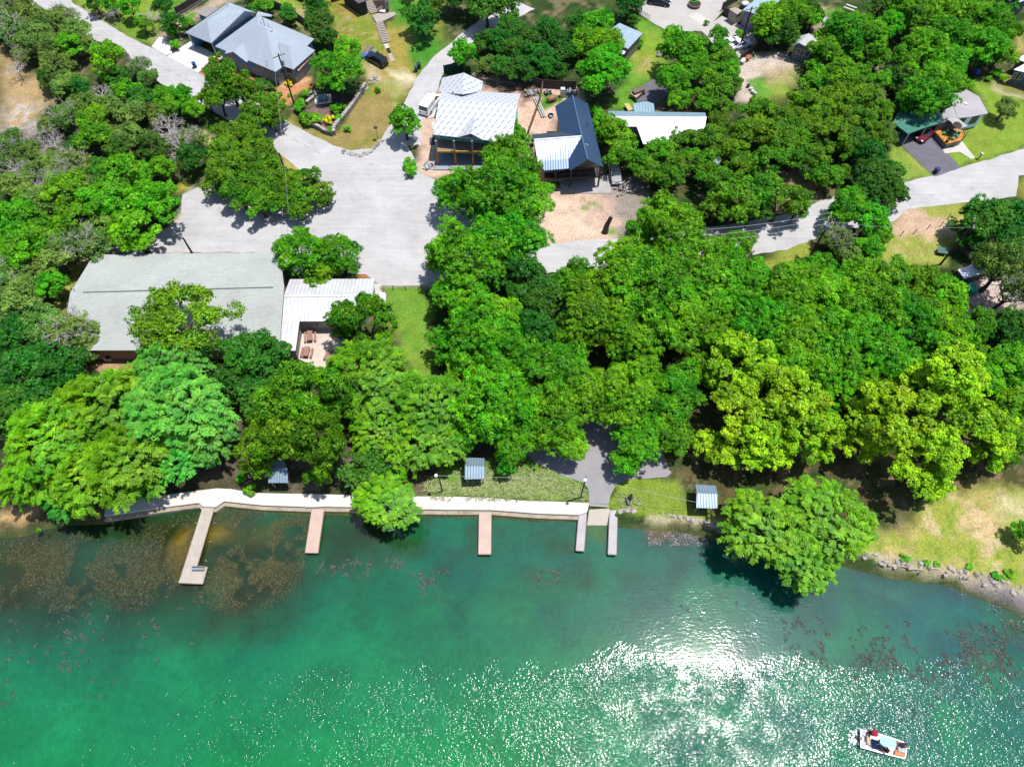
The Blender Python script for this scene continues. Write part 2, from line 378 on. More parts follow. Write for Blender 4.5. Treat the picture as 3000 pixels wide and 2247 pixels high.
# lawns upper right
g('4', [(480, 160), (620, 190), (790, 280), (830, 480), (790, 640), (700, 740), (460, 850), (520, 960), (500, 1030), (250, 1030), (340, 850), (470, 620), (420, 500), (570, 330), (480, 280)], '#5f9c10', 1)
g('4', [(520, 480), (680, 480), (720, 620), (600, 700), (480, 640)], '#a3a03a', 2, .8); g('4', [(560, 300), (760, 300), (740, 470), (560, 470)], '#8ba318', 2, .8)
g('4', [(520, 520), (640, 520), (640, 670), (540, 690)], '#c4ab7a', 1, .7, patch=(1.2, .5, 41))
g('4', [(900, 960), (1120, 930), (1180, 1090), (940, 1060)], '#b89a4a', .8, .7)
g('4', [(1440, 600), (1480, 560), (1660, 500), (1900, 480), (2080, 600), (1900, 660), (1660, 720), (1580, 760), (1640, 900), (1580, 960), (1450, 920)], '#cdbdae', 1)
g('4', [(1600, 740), (1760, 760), (2080, 600), (1960, 780), (1930, 900), (1640, 900)], '#8aa02e', 1)
g('4', [(1690, 650), (1900, 620), (2060, 600), (1960, 760), (1760, 800)], '#c0ab80', 1.5, .75); g('4', [(1580, 750), (1700, 740), (1760, 860), (1650, 890)], '#4f9a14', 1)
g('4', [(1080, 200), (1180, 180), (1300, 130), (1400, 60), (1420, 0), (1200, 0), (1180, 200), (1160, 260)], '#7a8f3c', .8, .0)
g('5', [(300, 60), (470, 60), (490, 140), (340, 130)], LAWN, .8); g('5', [(300, 60), (340, 60), (280, 230), (230, 280)], '#c8b090', .8)
g('5', [(290, 110), (370, 150), (350, 210), (280, 210)], '#c8c8cc', .6)
g('5', [(720, 560), (860, 540), (900, 620), (800, 680)], '#c8ab98', 1, .6)
# lot of the orange-deck house
g('5', [(1440, 640), (1640, 680), (1760, 700), (1933, 780), (1980, 900), (1980, 1200), (1700, 1290), (1560, 1330), (1410, 1360), (1300, 1250), (1430, 1130), (1440, 1040), (1650, 900), (1560, 760)], '#7ea01c', .8)
g('5', [(1440, 960), (1700, 900), (1933, 1000), (1900, 1200), (1560, 1290), (1440, 1150)], '#8a9c2e', 1.5, .6, patch=(2, .45, 51))
g('5', [(1640, 560), (1933, 640), (1933, 780), (1700, 700)], '#9c9a4e', 1, .8); g('5', [(1700, 690), (1933, 780), (1900, 800), (1690, 720)], '#c8b79c', .6, .8)
g('5', [(1840, 250), (1933, 170), (1940, 420), (1860, 460)], '#a8a04e', 1)
g('5', [(810, 1160), (950, 1175), (1200, 1430), (1100, 1450), (950, 1480), (830, 1330)], '#86a22e', .7)
g('g', [(250, 1160), (680, 1560), (640, 1600), (300, 1260)], '#b9a060', .4, .6, rag=.3)
# verge south of the right road
g('11', [(1420, 240), (1600, 205), (1800, 215), (1950, 260), (1750, 420), (1700, 620), (1560, 640), (1150, 680), (1180, 560), (1330, 400)], '#9aa33c', .8)
g('11', [(1360, 240), (1480, 250), (1600, 330), (1740, 340), (1700, 430), (1450, 450), (1320, 440)], '#cfae90', 1)
g('11', [(1200, 480), (1700, 420), (1600, 620), (1160, 670)], '#c4b078', 1, .6, patch=(1, .55, 55))
g('11', [(2150, 60), (2260, 40), (2260, 200), (2160, 180)], '#8b8a34', .8)
g('11', [(350, 640), (560, 540), (740, 420), (800, 560), (620, 640), (430, 725)], '#93a030', .8)
g('h', [(540, 760), (900, 660), (1473, 560), (1600, 1150), (1200, 1300), (780, 1450), (380, 1280), (360, 1070)], '#d0b6a6', .5, rag=.4)
# hall surroundings
g('6', [(180, 370), (620, 300), (780, 0), (1300, 40), (1300, 380), (200, 400)], '#c8bcb0', 1)
g('6', [(60, 430), (250, 350), (110, 590), (60, 740), (-20, 760)], '#9aa03a', .8); g('6', [(150, 380), (240, 360), (210, 440), (140, 430)], '#c9a98a', .6)
g('6', [(230, 980), (520, 980), (600, 1060), (240, 1060)], '#c09a72', 1)
g('6', [(1040, 1040), (1220, 1040), (1200, 1140), (1020, 1140)], '#c9a88c', 1, .8)
g('6', [(1690, 300), (1760, 380), (1850, 500), (1740, 520)], '#b8702c', .4, rag=.3)
g('6', [(1870, 575), (2100, 575), (2140, 700), (2160, 900), (2160, 1190), (1980, 1200), (2030, 1000), (1960, 820), (1880, 700)], '#6d9c1e', .8)
g('6', [(1900, 750), (2040, 760), (2120, 900), (2060, 1150), (1960, 930)], '#8ca028', 1.5, .6, patch=(1.5, .4, 61))
g('6', [(1820, 300), (1830, 560), (2160, 570), (2160, 300)], '#c8bcb0', .8)
g('2', [(1030, 1230), (1130, 1290), (1230, 1380), (1200, 1480), (1070, 1450), (1010, 1350)], '#b0a050', .8)
g('2', [(1090, 960), (1260, 1080), (1270, 1110), (1060, 1000)], '#a89a4a', .6)
g('1', [(1640, 1080), (1800, 1080), (1780, 1180), (1640, 1200)], '#bcae86', .8); g('1', [(1440, 1480), (1520, 1460), (1500, 1560), (1440, 1560)], '#b9b020', .8)
g('2', [(400, 1080), (560, 1090), (540, 1180), (400, 1170)], '#b8ac70', .8)
g('2', [(420, 950), (680, 950), (650, 1150), (430, 1060)], '#2f5a18', 1)
# under the shore trees: leaf litter and bare soil
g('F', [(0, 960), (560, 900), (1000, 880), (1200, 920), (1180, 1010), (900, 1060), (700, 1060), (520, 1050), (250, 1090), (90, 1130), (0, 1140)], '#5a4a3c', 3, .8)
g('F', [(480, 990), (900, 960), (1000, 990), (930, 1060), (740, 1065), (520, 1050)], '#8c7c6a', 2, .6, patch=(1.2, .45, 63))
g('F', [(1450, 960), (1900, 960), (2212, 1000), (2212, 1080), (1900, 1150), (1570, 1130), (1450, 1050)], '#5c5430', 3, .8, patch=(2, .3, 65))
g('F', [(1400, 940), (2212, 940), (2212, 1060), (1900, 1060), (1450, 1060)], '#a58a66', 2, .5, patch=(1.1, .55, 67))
g('8', [(735, 675), (780, 560), (880, 480), (1020, 430), (1430, 430), (1560, 480), (1700, 540), (1790, 580), (1820, 640), (1822, 708)], '#5f9020', .6)
g('8', [(760, 650), (1000, 560), (1400, 520), (1620, 560), (1700, 640), (1500, 690), (800, 670)], '#a0a860', 1.5, .7)
g('8', [(1955, 740), (1990, 600), (2080, 555), (2300, 560), (2300, 790), (2000, 770)], '#82a01a', .5)
g('9', [(-60, 440), (60, 420), (170, 430), (300, 600), (480, 660), (440, 700), (0, 612)], '#7f9a26', .8)
g('7', [(0, 1190), (240, 1130), (240, 1080), (100, 1090), (0, 1130)], '#cba76a', .8)
BANK = [(1300, 760), (1480, 700), (1700, 500), (1900, 470), (2300, 480), (2300, 1110), (2080, 1050), (1900, 990), (1740, 955), (1430, 900), (1250, 860)]
g('9', BANK, '#b3a858', 1); g('9', BANK, '#9aaa30', 1.5, .9, patch=(3.2, .34, 71)); g('9', BANK, '#ddc094', 1, .75, patch=(2.1, .55, 73)); g('9', BANK, '#5f8f1a', .8, .6, patch=(.9, .62, 75))
g('9', [(1900, 640), (2100, 640), (2000, 760), (1880, 700)], '#dfb98c', 1.2, .7); g('9', [(2060, 540), (2212, 520), (2212, 620), (2080, 620)], '#d8cba0', 1.5, .8)
g('9', [(1250, 850), (1440, 895), (1740, 950), (1900, 985), (2060, 1040), (2300, 1080), (2300, 1170), (2100, 1110), (1900, 1040), (1700, 975), (1400, 930)], '#c9b8a4', .8)
g('9', [(1900, 1000), (2050, 1040), (2300, 1120), (2300, 1250), (2100, 1180), (1950, 1090)], '#8f8488', 1, .9)
g('9', [(0, 600), (150, 630), (420, 690), (430, 715), (300, 700), (100, 660), (0, 640)], '#d8c8a0', .5)

# lake bed: depth from the shore, beds of weed
dl = sdist(G.X, G.Y, LAKE)
tz = np.clip(dl, 0, 20)
Z = np.where(dl > 0, -np.minimum(3.0, .25+tz*.55), 0.)
RAMPX = sdist(G.X, G.Y, [P('8', 1825, 700), P('8', 1950, 700), P('8', 1945, 1500), P('8', 1825, 1500)])
Z = np.where((RAMPX > -1) & (dl > -1), -.2-np.clip((P('8', 1890, 735).y-G.Y)*.4, 0, 3.), Z)
lk = np.clip(dl/1.2, 0, 1)
for k, cc in enumerate(lin('#4a5a30')): G.col[:, k] = G.col[:, k]*(1-lk)+cc*lk
G.scatter(4, .5, '#6a6a34', .6, 81, lk)
ex = 420.
def skirt():
    v = []; c = []; f = []
    x0, x1, y0, y1 = xs[0], xs[-1], ys[0], ys[-1]
    quads = [((-ex, y0), (x0, y0), (x0, y1), (-ex, y1)), ((x1, y0), (ex, y0), (ex, y1), (x1, y1)), ((-ex, y1), (ex, y1), (ex, y1+ex), (-ex, y1+ex))]
    for q in quads:
        n = len(v)
        for x, y in q: v.append((x, y, 0. if y > 40 else 0.)); c.append((*lin('#3c5520'), 1))
        f.append((n, n+1, n+2, n+3))
    n = len(v)
    for x, y in ((-ex, -ex), (ex, -ex), (ex, y0), (-ex, y0)): v.append((x, y, -3.)); c.append((*lin('#4a5a30'), 1))
    f.append((n, n+1, n+2, n+3)); return np.array(v), np.array(c), f
def soilmat():
    m, nt, b, pos = newmat('soil_and_grass')
    at = N(nt, 'ShaderNodeAttribute', attribute_name='soil')
    n0 = noise(nt, pos, .5, 4, .6); n1 = noise(nt, pos, 3.2, 4, .7); n2 = noise(nt, pos, 11, 3, .7)
    f = math_(nt, 'ADD', math_(nt, 'MULTIPLY', n0, .2), math_(nt, 'ADD', math_(nt, 'MULTIPLY', n1, .38), math_(nt, 'MULTIPLY', n2, .42)))
    k = ramp(nt, f, .38, .62, .62, 2.1)
    cmb = N(nt, 'ShaderNodeCombineColor'); 
    for i in range(3): nt.links.new(k, cmb.inputs[i])
    c = mixc(nt, 1., at.outputs['Color'], cmb.outputs[0], 'MULTIPLY')
    hs = N(nt, 'ShaderNodeHueSaturation'); nt.links.new(c, hs.inputs['Color']); nt.links.new(ramp(nt, noise(nt, pos, 1.4, 3), .3, .7, .485, .512), hs.inputs['Hue'])
    hs.inputs['Saturation'].default_value = .92
    nt.links.new(hs.outputs[0], b.inputs['Base Color']); b.inputs['Roughness'].default_value = .95; b.inputs['Specular IOR Level'].default_value = .1
    setbump(nt, b, math_(nt, 'ADD', n1, n2), .8, .12); return m
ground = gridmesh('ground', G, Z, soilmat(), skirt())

# ------------------------------------------------------------------ water
wx = np.arange(-110, 110.1, .8); wy = np.arange(-8, 75, .8)
W = Paint(wx, wy, '#0d8f52')
q = W.poly; zz = WATER
q('F', [(-400, 1050), (2700, 1050), (2700, 1500), (1750, 1500), (1300, 1420), (900, 1420), (500, 1480), (-400, 1500)], '#157056', 9, .9, z=zz)
q('F', [(1300, 1100), (2700, 1100), (2700, 1900), (1300, 1900)], '#1c6c62', 12, .8, z=zz)
q('F', [(850, 1120), (1580, 1120), (1500, 1300), (1000, 1300)], '#1a6258', 6, .7, z=zz)
q('F', [(1700, 1200), (2700, 1180), (2700, 1420), (1900, 1400)], '#2c5f70', 6, .7, z=zz)
q('F', [(-400, 1700), (1300, 1600), (1300, 2300), (-400, 2300)], '#0e9a48', 10, .8, z=zz)
q('F', [(-60, 1130), (470, 1090), (900, 1100), (870, 1180), (660, 1230), (620, 1330), (420, 1380), (200, 1330), (-60, 1370)], '#3c4420', 3, 1., z=zz, a=.45)
q('F', [(-60, 1300), (450, 1300), (400, 1420), (-60, 1440)], '#2c5c48', 4, .6, z=zz)
q('7', [(420, 1330), (700, 1320), (900, 1360), (700, 1480), (330, 1560), (380, 1450)], '#2c6a5a', 2.5, .7, z=zz)
for v, pts, c, s in (('7', [(1150, 1200), (1270, 1170), (1240, 1300), (1180, 1490), (1120, 1480), (1100, 1350)], '#a98a20', .8), ('7', [(1340, 1200), (1450, 1210), (1480, 1290), (1340, 1310)], '#a08c1c', .8),
                     ('7', [(1450, 1230), (1800, 1180), (1830, 1280), (1600, 1310)], '#7c7028', 1.2), ('7', [(1400, 1090), (1500, 1080), (1560, 1160), (1420, 1200)], '#6f6426', 1.2),
                     ('8', [(100, 780), (280, 780), (260, 900), (130, 960), (80, 900)], '#2f6a16', 1.2), ('8', [(640, 920), (800, 930), (780, 1010), (600, 1080), (560, 1000)], '#2f5a1a', 1.2),
                     ('8', [(1220, 810), (1560, 850), (1720, 940), (1500, 990), (1280, 930)], '#2c7a5a', 2), ('8', [(1810, 865), (1950, 865), (1950, 950), (1812, 950)], '#5f7a1c', .8),
                     ('8', [(1820, 1080), (1960, 1080), (1930, 1350), (1740, 1350)], '#1c8a60', 2.5), ('9', [(-30, 640), (160, 650), (400, 705), (330, 760), (150, 760), (0, 720)], '#b0842a', .8),
                     ('9', [(0, 710), (160, 740), (330, 750), (320, 800), (0, 790)], '#3c4a48', 1), ('9', [(1250, 880), (1600, 960), (1900, 1030), (2212, 1150), (2212, 1230), (1900, 1120), (1500, 1000), (1250, 960)], '#3f4450', 1.2),
                     ('9', [(1350, 1040), (1550, 1050), (1500, 1110), (1360, 1120)], '#4a7a6a', 1.5), ('9', [(2100, 1170), (2300, 1170), (2300, 1320), (2130, 1310)], '#4a6018', 1.2),
                     ('7', [(130, 1250), (430, 1300), (380, 1500), (100, 1600), (-60, 1560), (-60, 1260)], '#4a4a1c', 2)):
    q(v, pts, c, s, .85, z=zz, a=.6)
W.scatter(9, .5, '#1a8a5a', .35, 91)
near = np.clip((W.Y-14)/14, 0, 1)
W.scatter(5, .52, '#2c5630', .7, 93, near); W.scatter(2.0, .58, '#3c4c34', .5, 95, near); W.scatter(7, .5, '#1c9858', .4, 97, 1-near)
def watermat():
    m = bpy.data.materials.new('lake_water'); m.use_nodes = True; nt = m.node_tree; nt.nodes.clear()
    out = N(nt, 'ShaderNodeOutputMaterial'); pos = N(nt, 'ShaderNodeNewGeometry').outputs['Position']
    at = N(nt, 'ShaderNodeAttribute', attribute_name='soil')
    n = noise(nt, pos, .12, 5, .6, .6); n2 = noise(nt, pos, 1.1, 4, .7)
    k = ramp(nt, math_(nt, 'ADD', math_(nt, 'MULTIPLY', n, .6), math_(nt, 'MULTIPLY', n2, .4)), .36, .64, .72, 1.25)
    cmb = N(nt, 'ShaderNodeCombineColor')
    for i in range(3): nt.links.new(k, cmb.inputs[i])
    col = mixc(nt, 1., at.outputs['Color'], cmb.outputs[0], 'MULTIPLY')
    dif = N(nt, 'ShaderNodeBsdfDiffuse'); nt.links.new(col, dif.inputs[0])
    tr = N(nt, 'ShaderNodeBsdfTransparent'); tr.inputs[0].default_value = (.5, .85, .6, 1)
    mx = N(nt, 'ShaderNodeMixShader'); nt.links.new(ramp(nt, at.outputs['Alpha'], .4, 1, .62, .93), mx.inputs[0])
    nt.links.new(tr.outputs[0], mx.inputs[1]); nt.links.new(dif.outputs[0], mx.inputs[2])
    # ripples: short wind waves, crests running from upper left to lower right
    mp = N(nt, 'ShaderNodeMapping'); mp.inputs['Rotation'].default_value = (0, 0, math.radians(-22)); mp.inputs['Scale'].default_value = (1.0, 2.4, 1)
    nt.links.new(pos, mp.inputs[0])
    r1 = noise(nt, mp.outputs[0], 1.7, 2, .55, .3); mp2 = N(nt, 'ShaderNodeMapping'); mp2.inputs['Rotation'].default_value = (0, 0, math.radians(38)); mp2.inputs['Scale'].default_value = (1.5, 1, 1)
    nt.links.new(pos, mp2.inputs[0]); r2 = noise(nt, mp2.outputs[0], 2.9, 1, .5)
    hgt = math_(nt, 'ADD', math_(nt, 'MULTIPLY', r1, .6), math_(nt, 'MULTIPLY', r2, .28))
    sp = N(nt, 'ShaderNodeSeparateXYZ'); nt.links.new(pos, sp.inputs[0])
    # open water is rougher than the lee of the bank
    wind = math_(nt, 'MULTIPLY', ramp(nt, math_(nt, 'ADD', sp.outputs[1], math_(nt, 'MULTIPLY', noise(nt, pos, .09, 4), 9)), 14.2, 17.5, .74, .06), math_(nt, 'MULTIPLY', ramp(nt, noise(nt, pos, .07, 4), .32, .68, .7, 1.2), ramp(nt, noise(nt, pos, .45, 3), .35, .68, .55, 1.9)))
    bp = N(nt, 'ShaderNodeBump'); bp.inputs['Distance'].default_value = .21; nt.links.new(wind, bp.inputs['Strength']); nt.links.new(hgt, bp.inputs['Height'])
    gl = N(nt, 'ShaderNodeBsdfGlossy'); gl.inputs['Roughness'].default_value = .075; nt.links.new(bp.outputs[0], gl.inputs['Normal'])
    fr = N(nt, 'ShaderNodeFresnel'); fr.inputs[0].default_value = 1.33; nt.links.new(bp.outputs[0], fr.inputs['Normal']); nt.links.new(bp.outputs[0], dif.inputs['Normal'])
    mm = N(nt, 'ShaderNodeMixShader'); nt.links.new(math_(nt, 'MULTIPLY', fr.outputs[0], 3.0), mm.inputs[0]); nt.links.new(mx.outputs[0], mm.inputs[1]); nt.links.new(gl.outputs[0], mm.inputs[2])
    nt.links.new(mm.outputs[0], out.inputs[0]); return m
def wskirt():
    x0, x1, y0, y1 = wx[0], wx[-1], wy[0], wy[-1]; v = []; c = []; f = []
    for q in (((-ex, -ex), (ex, -ex), (ex, y0), (-ex, y0)), ((-ex, y0), (x0, y0), (x0, y1), (-ex, y1)), ((x1, y0), (ex, y0), (ex, y1), (x1, y1))):
        n = len(v)
        for x, y in q: v.append((x, y, WATER)); c.append((*lin('#0a8a62'), 1))
        f.append((n, n+1, n+2, n+3))
    return np.array(v), np.array(c), f
lake = gridmesh('lake_water', W, np.full(len(W.X), WATER), watermat(), wskirt())

# ------------------------------------------------------------------ roads and paving (sheets with ragged edges)
def rag(poly, amp=.15, step=1.2, seed=1):
    out = []; n = len(poly); r = random.Random(seed)
    for i in range(n):
        a, b = poly[i], poly[(i+1) % n]; L = (b-a).length; k = max(1, int(L/step)); nn = Vector((-(b-a).y, (b-a).x, 0)).normalized()
        for j in range(k): out.append(a+(b-a)*(j/k)+nn*r.uniform(-amp, amp)*(1 if j else .5))
    return out
def smooth_poly(pts, it=1):
    for _ in range(it):
        o = []
        for i in range(len(pts)):
            a, b = pts[i], pts[(i+1) % len(pts)]; o += [a*.75+b*.25, a*.25+b*.75]
        pts = o
    return pts
asph = paving('pale_asphalt', '#eae8ea', '#cccacc', '#b4aca6')
conc = mat('pale_concrete', '#ebe6de', .85, .10, .6, bump=.2, dirt=('#b3aca2', .5))
wconc = mat('white_concrete', '#fffdf8', .85, .06, .6, bump=.2, dirt=('#c4c0ba', .5))
dasph = mat('dark_asphalt', '#7c7986', .9, .12, .5, bump=.3, dirt=('#93909a', .6))
def sheet(name, polys, z, m, amp=.12, sm=0):
    b = MB()
    for i, (v, pts) in enumerate(polys):
        w = PP(v, pts)
        if sm: w = smooth_poly(w, sm)
        b.sheet(rag(w, amp, seed=i+3), z+.004*i)
    o = b.build(name, m); o['kind'] = 'structure'; return o
road = sheet('road', [('1', [(60, -300), (540, -200), (580, 20), (700, 95), (870, 200), (1060, 312), (1220, 384), (1340, 452), (1620, 602), (1690, 645), (1850, 730), (2160, 870), (2330, 990), (2500, 1080), (2700, 1180), (2950, 1250), (3000, 1600), (2480, 1420), (2150, 1150), (1900, 1010), (1560, 800), (1290, 672), (1080, 500), (1000, 390), (760, 330), (560, 200), (420, 105), (130, -20)]),
                      ('F', [(905, 520), (1000, 545), (1100, 540), (1230, 522), (1400, 512), (1560, 488), (1700, 462), (1800, 425), (1950, 395), (2060, 368), (2212, 322), (2500, 240), (2500, 330), (2200, 380), (2195, 425), (2080, 438), (1960, 452), (1930, 478), (1800, 500), (1700, 540), (1560, 560), (1400, 580), (1230, 585), (1100, 600), (905, 612)]),
                      ('3', [(60, 640), (190, 365), (330, 185), (430, 108), (570, -10), (760, -150), (1000, -260), (1150, -200), (820, -40), (690, 20), (600, 140), (470, 250), (400, 340), (370, 440), (340, 500), (350, 640), (240, 700), (230, 900), (130, 900), (0, 870), (-130, 930), (-40, 760)])],
             .02, asph, .12)
lot = sheet('parking_lot', [('F', [(660, 320), (760, 325), (800, 322), (840, 290), (880, 310), (905, 370), (930, 385), (1010, 420), (1040, 500), (1000, 580), (918, 617), (825, 617), (790, 592), (640, 590), (610, 560), (560, 546), (300, 546), (210, 552), (180, 545), (330, 508), (390, 480), (395, 420), (440, 400), (520, 420), (600, 440), (690, 400)])], .036, asph, .15)
for a, b in (((1300, 520), (2240, 1100)),):
    mb = MB(); A = [P('1', x, y) for x, y in ((300, -60), (640, 190), (1000, 420), (1340, 560), (1620, 700), (1900, 850), (2280, 1080), (2600, 1250))]
    for i in range(len(A)-1):
        u, v2 = A[i], A[i+1]; L = (v2-u).length; d = (v2-u).normalized(); nn = Vector((-d.y, d.x, 0))*.06
        t = 0
        while t < L-1.5:
            p0, p1 = u+d*t, u+d*(t+1.4); mb.add([p0-nn+Vector((0, 0, .042)), p1-nn+Vector((0, 0, .042)), p1+nn+Vector((0, 0, .042)), p0+nn+Vector((0, 0, .042))], [(0, 1, 2, 3)]); t += 2.6
    mb.build('centre_line', mat('faded_paint', '#c9b090', .9, .1, 1), road)
sheet('driveway', [('1', [(1350, 458), (1540, 338), (1560, 350), (1745, 440), (1700, 492), (1605, 592)]), ('1', [(1225, 380), (1290, 300), (1345, 318), (1395, 428), (1345, 452)])], .03, wconc, .03)
sheet('driveway', [('5', [(945, 1180), (860, 1090), (1000, 1000), (1190, 1000), (1190, 1110), (1420, 1358), (1330, 1390), (1240, 1425), (1200, 1430)])], .03, dasph, .04)
sheet('driveway', [('4', [(460, 850), (600, 780), (700, 725), (840, 780), (800, 900), (700, 960), (560, 960), (520, 930)])], .03, dasph, .08)
sheet('parking_apron', [('4', [(540, 130), (590, -60), (1440, -60), (1330, 90), (1240, 190), (1180, 240), (1310, 150), (1420, 210), (1600, 300), (1640, 420), (1480, 540), (1300, 520), (1180, 340), (1120, 292), (950, 290), (780, 275), (650, 200)])], .024, mat('weathered_paving', '#d8d2ce', .9, .1, .4, dirt=('#d0c8c0', .5)), .12)
sheet('concrete_strip', [('j', [(750, 165), (870, 135), (980, 210), (910, 265)])], .034, conc, .05)
sheet('walkway', [('g', [(990, 1215), (1200, 1180), (1330, 1060), (1400, 1150), (1580, 1370), (1510, 1395), (1440, 1350), (1300, 1265), (1080, 1285), (1030, 1290)])], .034, conc, .06)
sheet('walkway', [('a', [(560, 850), (620, 810), (800, 900), (1000, 1010), (1060, 1060), (1000, 1090), (860, 1000)])], .034, conc, .04)
sheet('patio', [('m', [(262, 400), (700, 400), (860, 500), (800, 700), (640, 920), (560, 910), (400, 850), (240, 775), (200, 700), (235, 560)])], .03, mat('patio_slab', '#f6e4d6', .85, .08, .8, dirt=('#b89a84', .5)), .02)
sheet('patio', [('h', [(560, 770), (740, 730), (1400, 600), (1600, 900), (1300, 1150), (900, 1100), (600, 1190), (500, 1240), (380, 1090), (560, 1000)])], .03, mat('pinkish_slab', '#e6ccbf', .85, .1, .8), .04)
sheet('boat_ramp_road', [('8', [(1330, 400), (1440, 410), (1480, 455), (1640, 530), (1790, 582), (1820, 620), (1830, 728), (1952, 738), (1965, 670), (2000, 600), (2080, 562), (2330, 548), (2360, 520), (2300, 380), (2200, 250), (1950, 100), (1850, 0), (1750, 100), (1560, 260), (1450, 330)])], .02, mat('ramp_asphalt', '#b0adb2', .9, .1, .5, dirt=('#c4bfba', .5)), .05)
b = MB(); A = P('8', 1832, 728, .03); B = P('8', 1960, 738, .03); D = P('8', 1955, 866, WATER-.05); E = P('8', 1812, 866, WATER-.05)
D2 = D+(D-B)*1.0; E2 = E+(E-A)*1.0
b.slab([[A, B, D, E], [E, D, D2, E2]], .25); o = b.build('boat_ramp', mat('ramp_concrete', '#e6dacb', .8, .1, .8, dirt=('#a8845c', .4))); o['kind'] = 'structure'
# promenade on its sea wall
TOPE = [('7', 690, 1045), ('7', 860, 1020), ('7', 1080, 992), ('7', 1280, 965), ('7', 1400, 950), ('7', 1500, 955), ('7', 1570, 968), ('7', 1650, 980), ('7', 1900, 985), ('8', 0, 655), ('8', 300, 664), ('8', 740, 672), ('8', 1000, 675), ('8', 1150, 678), ('8', 1300, 690), ('8', 1400, 700), ('8', 1830, 712)]
BOTE = [('8', 1813, 776), ('8', 1760, 792), ('8', 1500, 783), ('8', 1300, 768), ('8', 1180, 760), ('8', 900, 758), ('8', 700, 755), ('8', 310, 742), ('8', 100, 738), ('7', 2020, 1072), ('7', 1700, 1060), ('7', 1600, 1050), ('7', 1450, 1034), ('7', 1395, 1072), ('7', 1310, 1068), ('7', 1288, 1044), ('7', 1050, 1075), ('7', 672, 1130)]
prom = thing('promenade', 'pale concrete promenade running along the lake bank', 'promenade', P('8', 0, 700)); prom['kind'] = 'structure'; del prom['category']; del prom['label']
poly = [P(v, x, y, .06) for v, x, y in TOPE+BOTE]
MB().prism(poly, -.18, .06).build('deck_slab', mat('promenade_concrete', '#fff8f2', .85, .1, .9, dirt=('#d4b8a6', .45)), prom, bevel=.03)
ledge = [P(v, x, y, .06)+Vector((0, -.45, 0)) for v, x, y in BOTE]; inner = [P(v, x, y, .06)+Vector((0, .8, 0)) for v, x, y in TOPE]
MB().prism([P(v, x, y, .06)+Vector((0, -.5, 0)) for v, x, y in BOTE]+[P(v, x, y, .06)+Vector((0, 0.5, 0)) for v, x, y in BOTE][::-1], -2.6, -.32).build('sea_wall', mat('block_wall', '#cdbca4', .9, .2, 2, dirt=('#6a5a44', .7)), prom)
# ------------------------------------------------------------------ foliage
def leafmat(name, base, spread=.35, transl=.35, hue=.02):
    m = bpy.data.materials.new(name); m.use_nodes = True; nt = m.node_tree; nt.nodes.clear()
    out = N(nt, 'ShaderNodeOutputMaterial'); at = N(nt, 'ShaderNodeAttribute', attribute_name='leafvar')
    oi = N(nt, 'ShaderNodeObjectInfo'); base = lin(base)
    c = mixc(nt, at.outputs['Fac'], tuple(x*(1-spread) for x in base), (base[0]*(1+spread*1.5)+.004, base[1]*(1+spread), base[2]*(1+spread*.4)))
    hs = N(nt, 'ShaderNodeHueSaturation'); nt.links.new(c, hs.inputs['Color']); pos = N(nt, 'ShaderNodeNewGeometry').outputs['Position']
    pn = noise(nt, pos, .42, 3, .6); pn2 = noise(nt, pos, 1.3, 2, .5)
    nt.links.new(math_(nt, 'ADD', ramp(nt, oi.outputs['Random'], 0, 1, .5-hue, .5+hue), ramp(nt, pn, .35, .65, .014, -.016)), hs.inputs['Hue'])
    fr = math_(nt, 'FRACT', math_(nt, 'MULTIPLY', oi.outputs['Random'], 7.31)); nt.links.new(math_(nt, 'MULTIPLY', ramp(nt, fr, 0, 1, .82, 1.2), ramp(nt, math_(nt, 'ADD', math_(nt, 'MULTIPLY', pn, .5), math_(nt, 'MULTIPLY', pn2, .5)), .36, .64, .72, 1.3)), hs.inputs['Value'])
    d = N(nt, 'ShaderNodeBsdfDiffuse'); t = N(nt, 'ShaderNodeBsdfTranslucent'); nt.links.new(hs.outputs[0], d.inputs[0])
    tc = N(nt, 'ShaderNodeHueSaturation'); tc.inputs['Saturation'].default_value = 1.1; tc.inputs['Value'].default_value = 1.25; tc.inputs['Hue'].default_value = .49; nt.links.new(hs.outputs[0], tc.inputs['Color']); nt.links.new(tc.outputs[0], t.inputs[0])
    mx = N(nt, 'ShaderNodeMixShader'); mx.inputs[0].default_value = transl; nt.links.new(d.outputs[0], mx.inputs[1]); nt.links.new(t.outputs[0], mx.inputs[2])
    g = N(nt, 'ShaderNodeBsdfGlossy'); g.inputs['Roughness'].default_value = .45; m2 = N(nt, 'ShaderNodeMixShader'); m2.inputs[0].default_value = .016
    nt.links.new(mx.outputs[0], m2.inputs[1]); nt.links.new(g.outputs[0], m2.inputs[2]); nt.links.new(m2.outputs[0], out.inputs[0]); return m
BARK = mat('bark', '#6b5f54', .9, .2, 2, bump=.5)
GREYTWIG = mat('grey_twig', '#ece4e0', .9, .2, 2, bump=.3)
def unit(a): return a/(np.linalg.norm(a, axis=1, keepdims=True)+1e-9)
